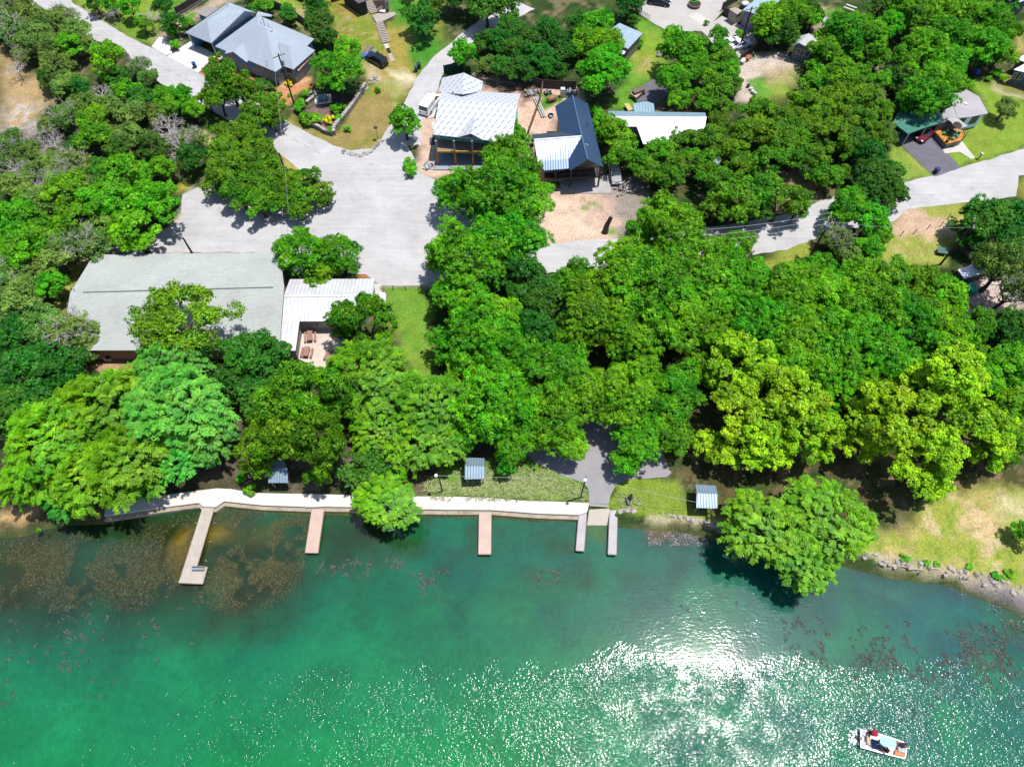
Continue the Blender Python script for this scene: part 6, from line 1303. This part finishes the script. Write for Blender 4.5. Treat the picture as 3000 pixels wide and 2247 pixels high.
# long garden stairs, two flights with a landing
def stairs(v, A, B, n, wd, lb):
    a, b = P(v, *A), P(v, *B); t = thing('garden_stairs', lb, 'stairs', b, 'pale stair flights up the hill lot'); d = b-a; rz = math.atan2(d.y, d.x)+math.pi/2
    for i in range(n):
        p = a.lerp(b, (i+.5)/n); z = .12+.0*(n-i); MB().box(p+Vector((0, 0, z)), (wd, .34, .16), rz).build('tread', WOODP, t)
    s = MB()
    nn = Vector((math.cos(rz), math.sin(rz), 0))*(wd/2+.06)
    for k in (-1, 1): s.tube([a+nn*k+Vector((0, 0, .15)), b+nn*k+Vector((0, 0, .15))], .1, 4)
    s.build('side_rails', WOODP, t)
WOODP = mat('pale_timber', '#c8bcb4', .85, .12, 2)
stairs('i', (340, 10), (470, 250), 9, 1.3, 'upper flight of pale garden stairs above the timber landing'); stairs('i', (560, 430), (690, 780), 12, 1.3, 'long lower flight of pale garden stairs below the landing')
ld = thing('timber_landing', 'pale timber landing between the two stair flights', 'deck', P('i', 600, 320))
MB().prism(PP('i', [(430, 290), (540, 240), (620, 250), (840, 220), (860, 270), (600, 400), (520, 425)], .2), 0, .2).build('boards', WOODP, ld)
fr = MB(); w_ = PP('i', [(430, 290), (520, 425), (600, 400)], .25); fr.tube(w_, .08, 4); fr.build('edge_beam', WOODP, ld)
sb_ = thing('garden_bench', 'white garden bench on dark mulch above the landing', 'bench', P('i', 600, 200))
MB().box(P('i', 600, 200, .42), (1.7, .8, .08), -.3).build('seat', TRIM, sb_); MB().box(P('i', 570, 165, .75), (1.5, .08, .6), .9).build('backrest', mat('pink_slats', '#d0a8a0', .8), sb_)
for s in (-1, 1): MB().box(P('i', 600, 200, .2)+Vector((s*.6, 0, 0)), (.1, .6, .38), -.3).build('leg', TRIM, sb_)
pl_ = thing('raised_planter', 'long grey raised planter on the mulch beside the white bench', 'planter', P('i', 700, 110)); MB().box(P('i', 700, 110, .3), (.6, 3.0, .6), .1).build('box', mat('planter_grey', '#5c6470', .8), pl_); MB().box(P('i', 700, 110, .62), (.48, 2.8, .04), .1).build('soil', mat('soil_dark', '#3c3430', .9), pl_)
for i, (pts, m_, lb) in enumerate((([(680, 880), (735, 860), (775, 950), (720, 960)], BLACK, 'black door mat set in the foot of the stair path'), ([(640, 800), (720, 790), (750, 860), (670, 880)], conc, 'pale slab between the stairs and the black mat'), ([(710, 975), (780, 955), (850, 1100), (770, 1120)], WOODP, 'pale wooden step at the bottom of the stair path'))):
    o = MB(); o.prism(PP('i', pts, .08), 0.01, .08+.003*i); tag(o.build('stepping_slab', m_), lb, 'slab', 'slabs below the stairs')
# tarp heap and timber
tp = MB(); r = random.Random(4); c = P('i', 345, 1000)
for i in range(7): q0 = c+Vector((r.uniform(-1.0, 1.0), r.uniform(-.9, .9), .3)); tp.lathe(q0, [(.55, -.3), (.5, 0), (.25, .35), (.02, .45)], 7)
tag(tp.build('tarpaulin', mat('blue_tarp', '#2c84e0', .5, .3, 2)), 'crumpled blue tarpaulin heap in front of the black car', 'tarpaulin')
def timber(v, A, B, n, ln, lb, m_=None, seed=1, nm='timber_pile'):
    a, b = P(v, *A), P(v, *B); r = random.Random(seed); t = thing(nm, lb, 'timber', a); d = (b-a).normalized()
    for i in range(n):
        p = a.lerp(b, (i+.5)/n); nn = Vector((-d.y, d.x, 0)); MB().tube([p-nn*ln/2+Vector((0, 0, r.uniform(.1, .35))), p+nn*ln/2+Vector((0, 0, r.uniform(.1, .35)))], r.uniform(.07, .14), 5).build('plank', m_ or WOOD, t)
timber('i', (300, 900), (420, 930), 7, 2.6, 'stack of grey timber behind the blue tarpaulin', None, 2)
timber('i', (480, 930), (700, 1090), 3, 1.0, 'dark low timber edging along the black car', mat('dark_timber', '#4c4440', .85), 3)
timber('d', (265, 365), (370, 345), 3, 5.5, 'long white boards stacked along the fence of the metal-roofed house', flat('white_boards', '#f0efe8'), 5)
timber('3', (1000, 420), (1010, 460), 4, 7, 'long brown planks lying behind the unfinished house', mat('brown_plank', '#7c6454', .85), 6)
timber('m', (665, 700), (690, 720), 2, 1.2, 'two short boards at the edge of the picnic patio', WOOD, 8)
tk = thing('gas_tank', 'rusty brown horizontal gas tank on the grass above the metal roof', 'tank', P('d', 530, 190))
a, b = P('d', 470, 200, .6), P('d', 600, 160, .6); d = (b-a).normalized(); MB().tube([a-d*.25, a, b, b+d*.25], [.25, .48, .48, .25], 12).build('shell', mat('rust_paint', '#b07862', .6, .2), tk, True)
for p in (a, b): MB().box(p-Vector((0, 0, .4)), (.25, .7, .4)).build('saddle', conc, tk)
fg = thing('refrigerator', 'white refrigerator standing by the brown fence', 'refrigerator', P('d', 725, 70)); MB().box(P('d', 725, 70, .85), (.8, .75, 1.7)).build('cabinet', TRIM, fg, bevel=.03); MB().box(P('d', 725, 70, 1.2)+Vector((0, -.39, 0)), (.74, .04, .9)).build('door', TRIM, fg)
fpit = thing('fire_pit', 'round black fire pit on the pale dirt of the metal-roofed house', 'fire pit', P('d', 512, 500)); MB().lathe(P('d', 512, 500), [(.3, 0), (.45, .3), (.5, .35), (.42, .36), (.35, .15)], 14).build('bowl', BLACK, fpit); MB().lathe(P('d', 512, 500, .3), [(.3, 0), (.3, .05), (.05, .08)], 10).build('grate', STEEL, fpit)
def junk(v, x, y, rx, n, lb, seed, cols, nm='debris_heap'):
    r = random.Random(seed); c = P(v, x, y); k = mpp(v, x, y); mb = MB(); ms = [mat('junk_'+cc[1:], cc, .8, .15) for cc in cols]
    for i in range(n):
        mb.use(r.choice(ms)); p = c+Vector((r.gauss(0, .45)*rx*k, r.gauss(0, .45)*rx*k*.8, r.uniform(.05, .4))); mb.box(p, (r.uniform(.15, .7), r.uniform(.1, .5), r.uniform(.06, .4)), r.uniform(0, 3), r.uniform(.6, 1), r.uniform(-.5, .5))
    tag(mb.build(nm, None), lb, 'debris', 'heaps of building rubbish')
junk('3', 1120, 480, 50, 90, 'grey and white rubble heap by the fence between the new houses', 1, ['#c8c8cc', '#8c8c90', '#e0e0e0', '#6c6a70', '#a89484'])
junk('3', 1250, 480, 30, 30, 'dark scrap heap just right of the fence end', 2, ['#5c5c64', '#b0b0b4', '#3c3c44'])
junk('3', 1440, 480, 55, 60, 'grey scrap heap behind the dark blue metal roof', 3, ['#8c9098', '#c0c4c8', '#5c5c64', '#4c6c8c'])
junk('3', 285, 1080, 42, 46, 'white sacks and scraps heap left of the unfinished house porch', 4, ['#f0f0f0', '#d8e0e8', '#8cb0c8', '#e8d8c8'])
junk('3', 1690, 1130, 40, 50, 'brown brush and sticks heap beside the silver car', 5, ['#8c7064', '#5c4c44', '#b8a498'])
junk('3', 1900, 1250, 90, 60, 'scattered pale lumber heap in the shade under the oaks', 6, ['#b0a8a4', '#8c8480', '#d0c8c4'])
junk('c', 1060, 150, 60, 26, 'orange and tan scrap heap behind the unfinished house roof', 7, ['#e08050', '#d0b8a0', '#c0c0c0'])
o = MB(); p = P('3', 1170, 465); o.lathe(p, [(.2, 0), (.2, .04), (.14, .05), (.05, .75), (.02, .78)], 10); tag(o.build('traffic_cone', flat('cone_orange', '#f05a20')), 'orange cone standing on the rubble heap', 'traffic cone')
lg = thing('log', 'upright dead tree stump standing alone on the pale dirt', 'log', P('n', 480, 800)); a = P('n', 490, 800); MB().tube([a-Vector((0, 0, .1)), a+Vector((.1, .1, 1.5)), P('n', 590, 550, 3.6)], [.55, .4, .28], 10).build('stem', BARK, lg)
MB().tube([P('n', 590, 550, 3.55), P('n', 590, 550, 3.66)], .27, 10).build('cut_face', mat('cut_wood', '#dcc8b0', .8), lg)
tr_ = thing('flat_trailer', 'tan topped flat trailer parked on the dark drive beside the lawn', 'trailer', P('e', 670, 570)); pp_ = PP('e', [(530, 585), (730, 475), (795, 515), (640, 655)], .9)
MB().prism(pp_, .5, .9).build('bed', mat('trailer_bed', '#d0b8a0', .8), tr_); a = sum(inset(pp_, .6), Vector())/4; MB().box(a+Vector((0, 0, .25)), (2.2, .8, .4), .5).build('load', mat('load_brown', '#8c7468', .8), tr_)
for p in pp_: MB().tube([Vector((p.x, p.y, .3))-Vector((.1, 0, 0)), Vector((p.x, p.y, .3))+Vector((.1, 0, 0))], .3, 10).build('wheel', BLACK, tr_)
def table(v, pts, z, lb, m_, rz=0.):
    w_ = PP(v, pts, z); t = thing('board_table', lb, 'table', (w_[0]+w_[2])/2-Vector((0, 0, z))); MB().prism(w_, z-.06, z).build('tabletop', m_, t)
    for p in inset(w_, .15): MB().box((p.x, p.y, z/2-.03), (.08, .08, z-.06)).build('leg', m_, t)
table('e', [(420, 765), (495, 748), (585, 862), (498, 892)], .8, 'yellow plywood table on the lawn beside the lean-to', mat('yellow_ply', '#f0cc8c', .7))
def picnic(v, A, B, lb):
    a, b = P(v, *A, .75), P(v, *B, .75); d = b-a; L = max(1.6, d.length); rz = math.atan2(d.y, d.x); c = (a+b)/2; nn = Vector((-math.sin(rz), math.cos(rz), 0)); W2 = mat('picnic_boards', '#b88c80', .8, .15, 3); t = thing('picnic_table', lb, 'picnic table', (c.x, c.y, 0), 'picnic tables on the patio')
    MB().box(c, (L, .8, .06), rz).build('tabletop', W2, t)
    for s in (-1, 1): MB().box(c+nn*s*.72-Vector((0, 0, .3)), (L, .28, .05), rz).build('bench', W2, t)
    f = MB()
    for s in (-1, 1):
        q0 = c+d.normalized()*s*L*.36; f.box(q0-Vector((0, 0, .33)), (.08, 1.5, .08), rz); f.box(q0-Vector((0, 0, .38)), (.08, .5, .7), rz)
    f.build('trestle', W2, t)
picnic('m', (395, 385), (395, 530), 'picnic table with two benches nearest the annex wall'); picnic('m', (365, 615), (335, 735), 'tilted picnic table on the lower part of the patio'); picnic('m', (690, 690), (650, 760), 'picnic table mostly hidden under the tree at the patio edge')
pz = thing('spa_box', 'pale blue square garden box under the big garden tree', 'storage box', P('b', 730, 550)); MB().box(P('b', 730, 545, .45), (1.7, 1.4, .9), .2).build('case', flat('pale_blue_box', '#7c9cb0', .5), pz, bevel=.08); MB().box(P('b', 735, 565, .06), (3.0, 2.3, .12), .2).build('pad', conc, pz)
sg = thing('road_sign', 'small dark sign on a thin post at the lawn corner', 'sign', P('b', 1545, 1150)); p = P('b', 1545, 1150); MB().tube([p, p+Vector((0, 0, 2.6))], .04, 6).build('post', BLACK, sg); MB().lathe(p+Vector((0, 0, 2.3)), [(.05, 0), (.36, .2), (.36, .3), (.05, .5)], 8).build('sign_panel', BLACK, sg)
mlb = thing('mailbox', 'white mailbox on a dark post at the walkway end', 'mailbox', P('g', 1630, 1390)); p = P('g', 1630, 1390); MB().box(p+Vector((0, 0, .5)), (.14, .14, 1.0)).build('post', BLACK, mlb); MB().box(p+Vector((0, 0, 1.15)), (.35, .6, .35), .3).build('box', TRIM, mlb, bevel=.08)
ptb = thing('patio_table', 'round green glass table on the orange deck', 'table', P('g', 1150, 960, 1.0)); p = P('g', 1150, 965, 1.0); MB().lathe(p, [(.25, 0), (.06, .05), (.06, .68), (.55, .7), (.55, .74), (.1, .75)], 16).build('tabletop', flat('green_table', '#3c8c70', .3), ptb)
um = thing('patio_umbrella', 'dark brown patio umbrella folded over the green table', 'umbrella', P('g', 1170, 930, 1.0)); p = P('g', 1150, 965, 1.0); MB().tube([p, p+Vector((.15, .5, 2.3))], .03, 6).build('pole', STEEL, um); MB().lathe(p+Vector((.15, .5, 1.8)), [(.85, 0), (.8, .06), (.4, .35), (.05, .6)], 10).build('canopy', mat('brown_canvas', '#5c4c40', .9), um)
for i, (x, y) in enumerate(((1010, 950), (1240, 990), (1170, 1040))):
    p = P('g', x, y, 1.0); t = thing('patio_chair', ['green deck chair left of', 'green deck chair right of', 'green deck chair below'][i]+' the round table', 'chair', p, 'green chairs on the orange deck'); m_ = flat('green_chair', '#4cae90', .5)
    MB().box(p+Vector((0, 0, .42)), (.5, .5, .05), i).build('seat', m_, t); MB().box(p+Vector((.22*math.cos(i), .22*math.sin(i), .7)), (.05, .5, .5), i).build('backrest', m_, t)
    for sx in (-1, 1):
        for sy in (-1, 1): MB().box(p+Vector((sx*.2, sy*.2, .2)), (.04, .04, .4)).build('leg', m_, t)
for x, y, lb in ((1095, 1045, 'dark flower pot at the front of the orange deck'), (1060, 1085, 'dark flower pot in the front corner of the orange deck')):
    p = P('g', x, y, 1.0); t = thing('flower_pot', lb, 'flower pot', p, 'pots on the deck'); MB().lathe(p, [(.16, 0), (.24, .35), (.26, .4), (.2, .4)], 10).build('pot', mat('dark_pot', '#6c4024', .8), t); MB().lathe(p+Vector((0, 0, .36)), [(.2, 0), (.25, .12), (.05, .25)], 8).build('plant_leaves', flat('pot_green', '#3c6c1c', .9), t)
pw = thing('lake_swing', 'dark folded umbrella beside a small black box on the shore grass', 'umbrella', P('q', 885, 520)); pw.name = 'closed_umbrella'; p = P('q', 880, 490); MB().lathe(p, [(.32, 0), (.32, .08), (.05, .1), (.05, .5), (.30, .6), (.22, 1.3), (.05, 2.1)], 10).build('canopy', mat('grey_canvas', '#6c6478', .8), pw)
bk = tag(MB().box(P('q', 850, 520, .3), (.35, 1.1, .6), .15).build('storage_box', BLACK, None, bevel=.03), 'small black box standing beside the folded umbrella', 'box')
rp = thing('round_planter', 'round stone planter with a palm on the shaded paving', 'planter', P('4', 1052, 55)); p = P('4', 1052, 58); MB().lathe(p, [(1.15, 0), (1.35, .55), (1.2, .62), (1.1, .5)], 18).build('basin', mat('planter_stone', '#8c7c70', .9), rp); MB().lathe(p+Vector((0, 0, .48)), [(1.1, 0), (1.0, .1), (.1, .25)], 12).build('soil', mat('soil_dark', '#3c3430', .9), rp)
plant('agave', '4', 1052, 20, 38, 1.6, 'spiky palm growing in the round stone planter')
bkr = thing('bike_rack', 'row of thin dark railings at the top of the green lawn', 'rack', P('4', 575, 170)); 
for i in range(7): p = P('4', 540, 145).lerp(P('4', 620, 190), i/6); MB().tube([p, p+Vector((0, 0, 1.0)), p+Vector((.5, .2, 1.0)), p+Vector((.5, .2, 0))], .04, 5).build('hoop', BLACK, bkr)
pool = thing('paddling_pool', 'bright blue pool under the trees in the upper right', 'pool', P('5', 575, 155)); w_ = smooth_poly(PP('5', [(510, 165), (540, 120), (610, 112), (640, 135), (600, 170), (520, 215)], .5), 2); MB().prism(w_, 0, .5).build('basin', flat('pool_blue', '#2c9cf0', .4), pool); MB().prism(inset(w_, .15), .5, .51).build('pool_water', flat('pool_water', '#50c0f8', .1), pool)
for i, (x, y) in enumerate(((510, 90), (530, 70))):
    p = P('5', x, y); t = thing('bench', ['lower', 'upper'][i]+' of the two pale benches above the blue pool', 'bench', p, 'benches by the pool'); MB().box(p+Vector((0, 0, .45)), (2.2, .35, .06), -.6).build('seat', TRIM, t)
    for s in (-1, 1): MB().box(p+Vector((s*.8*.82, -s*.8*.56, .22)), (.08, .3, .42), -.6).build('leg', TRIM, t)
tb = thing('teal_container', 'bright turquoise storage box on the pink patio', 'storage box', P('h', 545, 870)); w_ = PP('h', [(445, 812, 1.2), (550, 788, 1.2), (652, 928, 1.2), (530, 952, 1.2)]); MB().prism(w_, 0, 1.2).build('case', flat('teal_dark', '#1ca090', .5), tb); MB().prism(inset(w_, -.06), 1.2, 1.28).build('lid', flat('teal_lid', '#3ce0cc', .5), tb)
bt = thing('covered_boat', 'small white boat on a trailer behind the purple house fence', 'boat', P('f', 570, 60)); w_ = smooth_poly(PP('f', [(495, 70, .9), (520, 25, .9), (600, 20, .9), (650, 60, .9), (640, 85, .9), (560, 110, .9)]), 2); MB().prism(w_, .3, .9).build('hull', flat('hull_blue', '#6c7ca8', .4), bt); MB().prism(inset(w_, .12), .9, 1.05).build('cover', TRIM, bt)
for i, (x, y, c_) in enumerate(((610, 1415, '#2c2c34'), (655, 1465, '#f0f0f0'), (680, 1510, '#f0f0f0'), (720, 1540, '#d8d8d8'))):
    p = P('f', x, y); t = thing('bucket', ['dark', 'first white', 'second white', 'third white'][i]+' bucket down the row on the gravel drive', 'bucket', p, 'buckets on the gravel drive'); MB().lathe(p, [(.22, 0), (.3, .5), (.32, .52), (.2, .5)], 10).build('pail', flat('pail_'+c_[1:], c_, .5), t); MB().lathe(p+Vector((0, 0, .5)), [(.3, 0), (.3, .04), (.1, .06)], 10).build('lid', flat('pail_'+c_[1:], c_), t)
for x, y, lb in ((535, 985, 'small white table against the slatted fence'), (620, 930, 'orange box against the slatted fence')):
    t = thing('garden_box', lb, 'box', P('f', x, y)); m_ = TRIM if 'white' in lb else mat('orange_box', '#c87850', .8); MB().box(P('f', x, y, .35), (.9, .6, .7), .6).build('case', m_, t); MB().box(P('f', x, y, .73), (1.0, .7, .06), .6).build('lid', m_, t)
kp = thing('tent', 'small bright blue pop-up shelter in the shade above the grey-roofed house', 'tent', P('5', 1548, 590)); p = P('5', 1548, 590); MB().lathe(p, [(.6, 0), (.5, .45), (.05, .85)], 6).build('canopy', flat('tent_blue', '#3c74f0', .6), kp)
tl = thing('camping_trailer', 'small grey trailer with a curved top among the oaks', 'trailer', P('4', 1240, 1500)); w_ = PP('4', [(1155, 1465, 2.1), (1290, 1450, 2.1), (1305, 1490, 2.1), (1270, 1520, 2.1)]); MB().prism(w_, .5, 2.1).build('body', ribmat('trailer_side', '#a8b8c8', 0, .4, .5), tl, bevel=.2)
for s in (0, 2): MB().tube([w_[s]-Vector((.1, 0, 1.8)), w_[s]-Vector((-.1, 0, 1.8))], .32, 10).build('wheel', BLACK, tl)
mh = thing('green_ground_box', 'flat green utility box on the shaded right verge', 'cabinet', P('11', 1655, 548)); MB().box(P('11', 1655, 548, .3), (1.4, .9, .6), -.2).build('case', mat('utility_green', '#4c7c70', .6), mh, bevel=.05); MB().box(P('11', 1655, 548, .63), (1.5, 1.0, .06), -.2).build('lid', mat('utility_green', '#4c7c70', .6), mh)
for i, (pts, lb) in enumerate((([(1425, 918), (1520, 928)], 'upper bleached log on the stony bank'), ([(1530, 938), (1620, 945)], 'lower bleached log on the stony bank'), ([(1650, 935), (1715, 942)], 'short bleached log at the right end of the stony bank'))):
    a, b = (P('9', *p, .12) for p in pts); tag(MB().tube([a, a.lerp(b, .5)+Vector((0, .1, .03)), b], [.13, .12, .07], 6).build('driftwood', mat('bleached_wood', '#d8c8b0', .85)), lb, 'log', 'driftwood on the bank')

# ------------------------------------------------------------------ water weed and bank grass (nobody could count them)
def strands(name, lb, regions, n, ln, wd, cols, z0, z1, seed, flatness=.25, tuft=0, kind='water weed', up=0., th=.46, jit=1.):
    r = np.random.default_rng(seed); pts = []
    for v, poly, wgt in regions:
        w_ = PP(v, poly, WATER if z1 < 0 else 0); x0, x1 = min(p.x for p in w_), max(p.x for p in w_); y0, y1 = min(p.y for p in w_), max(p.y for p in w_); k = int(n*wgt)
        xx = r.uniform(x0, x1, k*3); yy = r.uniform(y0, y1, k*3); m = sdist(xx, yy, w_) > r.uniform(-1.5, 3.2, k*3)*jit; m &= vnoise(xx, yy, 2.6, seed)*.6+vnoise(xx, yy, .9, seed+2)*.4 > th-r.uniform(0, .12, k*3)
        pts.append(np.stack([xx[m][:k], yy[m][:k]], 1))
    p = np.concatenate(pts)
    if tuft: p = np.repeat(p, tuft, 0)+r.normal(size=(len(p)*tuft, 2))*.05
    m = len(p); c = np.stack([p[:, 0], p[:, 1], r.uniform(z0, z1, m)], 1); a = r.uniform(0, 6.28, m); al = np.stack([np.cos(a), np.sin(a), r.uniform(-flatness, flatness, m)+up], 1); L_ = ln*r.uniform(.4, 1.3, m)
    if tuft: c = c+unit(al)*L_[:, None]*.9
    nn = np.stack([r.normal(size=m)*.4, r.normal(size=m)*.4, np.ones(m)], 1)
    mt = bpy.data.materials.new(name); mt.use_nodes = True; nt = mt.node_tree; b_ = nt.nodes['Principled BSDF']; at = N(nt, 'ShaderNodeAttribute', attribute_name='leafvar')
    nt.links.new(mixc(nt, at.outputs['Fac'], lin(cols[0]), lin(cols[1])), b_.inputs['Base Color']); b_.inputs['Roughness'].default_value = .7
    me = leafmesh(name, c, nn, al, L_, wd*r.uniform(.6, 1.3, m), r.uniform(0, 1, m), mt); o = bpy.data.objects.new(name, me); C.objects.link(o); o['kind'] = 'stuff'; o['label'] = lb; o['category'] = kind
MAT_ = [('7', [(0, 1290), (330, 1240), (700, 1300), (1100, 1200), (1290, 1100), (1160, 1480), (1120, 1600), (900, 1720), (640, 1640), (420, 1760), (200, 1640), (0, 1720)], .5), ('7', [(1400, 1080), (2000, 1120), (1990, 1300), (1960, 1480), (1800, 1620), (1560, 1760), (1300, 1640), (1340, 1450), (1290, 1440)], .5)]
strands('weed_mat', 'brown and olive weed mats just under the surface round the L-shaped pier', MAT_, 46000, .30, .028, ('#1c200c', '#7a783e'), WATER-.05, WATER+.015, 5, .04, th=.45)
CL = [('9', [(860, 1200), (1000, 1250), (1100, 1400), (1130, 1500), (950, 1450), (780, 1300)], .08), ('9', [(1180, 1330), (1400, 1280), (1560, 1330), (1600, 1609), (1230, 1609), (1180, 1500)], .11), ('9', [(1500, 1250), (2212, 1250), (2250, 1609), (1640, 1609)], .24), ('9', [(1000, 1330), (1160, 1400), (1150, 1550), (1000, 1500)], .03),
      ('s', [(2500, 1950), (3000, 1900), (3000, 2130), (2600, 2080)], .05), ('8', [(0, 1090), (300, 1060), (720, 1090), (700, 1200), (480, 1190), (50, 1160)], .09), ('8', [(760, 1150), (930, 1180), (920, 1327), (700, 1327)], .06), ('8', [(1480, 1140), (1640, 1160), (1620, 1250), (1480, 1230)], .015), ('9', [(100, 1100), (560, 1180), (560, 1260), (280, 1220)], .01),
      ('F', [(0, 1290), (380, 1330), (420, 1400), (200, 1500), (0, 1520)], .1)]
strands('weed_clumps', 'spiky purplish weed clumps breaking the surface at the right and middle of the lake', CL, 1100, .19, .03, ('#141e14', '#78847a'), WATER, WATER+.03, 8, .35, 22, th=.52)
strands('bank_debris', 'grey flotsam and weed along the right bank', [('9', [(1740, 960), (1900, 1010), (2240, 1110), (2240, 1260), (2000, 1120), (1780, 1010)], .7), ('9', [(0, 720), (200, 750), (340, 740), (330, 800), (0, 800)], .3)], 2500, .16, .06, ('#4c444c', '#c4b8bc'), WATER, WATER+.06, 9, .4)
strands('tall_grass', 'tall seeding grass on the shore strip beside the promenade', [('8', [(740, 668), (800, 560), (1000, 500), (1400, 490), (1760, 590), (1815, 700), (1300, 685)], .9), ('8', [(2000, 690), (2060, 640), (2200, 760), (2040, 760)], .06)], 2600, .25, .035, ('#7cae34', '#dcdca0'), .02, .1, 12, .3, 3, 'grass', 1.2, jit=.6)
# ------------------------------------------------------------------ plant labels: each one by its nearest landmark
LMK = [('the hall roof', 's', 500, 880), ('the blue-walled house', 's', 760, 150), ('the unfinished house', 's', 1400, 330), ('the navy roof', 's', 1670, 400),
       ('the long white roof', 's', 1920, 365), ('the grey-roofed house', 's', 2830, 320), ('the purple house', 's', 2190, 60), ('the boat ramp', 's', 1750, 1520), ('the first pier', 's', 560, 1600),
       ('the grassy shore strip', 's', 1450, 1420), ('the parking lot', 's', 1150, 680), ('the roadside utility pole', 's', 2390, 700), ('the pink patio', 's', 2880, 870),
       ('the picnic patio', 's', 900, 1000), ('the tan hillside', 's', 60, 320), ('the blue metal shelter', 's', 2065, 1450), ('the two white cars', 's', 2160, 140), ('the black car', 's', 1105, 170),
       ('the grass bank', 's', 2850, 1500), ('the mown lawn strip', 's', 1190, 1000), ('the standing dead log', 's', 1790, 660)]
DIRS = ['right of', 'above and right of', 'above', 'above and left of', 'left of', 'below and left of', 'below', 'below and right of']
ORD = ['nearest', 'second nearest', 'third nearest', 'fourth nearest', 'fifth nearest', 'sixth nearest', 'seventh nearest', 'eighth nearest', 'ninth nearest', 'tenth nearest', 'eleventh nearest', 'twelfth nearest', 'thirteenth nearest', 'fourteenth nearest', 'fifteenth nearest', 'sixteenth nearest', 'seventeenth nearest', 'eighteenth nearest', 'nineteenth nearest', 'twentieth nearest']
bins = {}
for t, sp, v, x, y in PLANTS:
    GR = dict(dead='bare grey trees on the hillside', scrub='grey-green junipers', lime='feathery cypresses along the shore', blue='feathery cypresses along the shore', yellow='yellow-green sycamores by the water', bush='garden and bank shrubs', goldbush='garden and bank shrubs', agave='garden and bank shrubs',
              dark='dark green oaks', oak='live oaks', openoak='live oaks', broad='bright green broadleaf trees', broad_small='bright green broadleaf trees')
    t['group'] = GR[sp]
    if t.get('label'): continue
    X, Y = px(v, x, y); best = min(LMK, key=lambda l: (l[2]-X)**2+(l[3]-Y)**2)
    d = math.hypot(X-best[2], Y-best[3]); a = math.atan2(best[3]-Y, X-best[2]); k = int(round(a/(math.pi/4))) % 8
    bins.setdefault((LOOK[sp], k, best[0]), []).append((d, t))
for (look, k, lm), L in bins.items():
    L.sort(key=lambda p: p[0])
    for i, (d, t) in enumerate(L):
        t['label'] = f'{look} {DIRS[k]} {lm}' if len(L) == 1 else f'{ORD[min(i, 19)]} {look} {DIRS[k]} {lm}'
        if i == len(L)-1 and len(L) > 1: t['label'] = f'farthest {look} {DIRS[k]} {lm}'
bpy.context.view_layer.update()
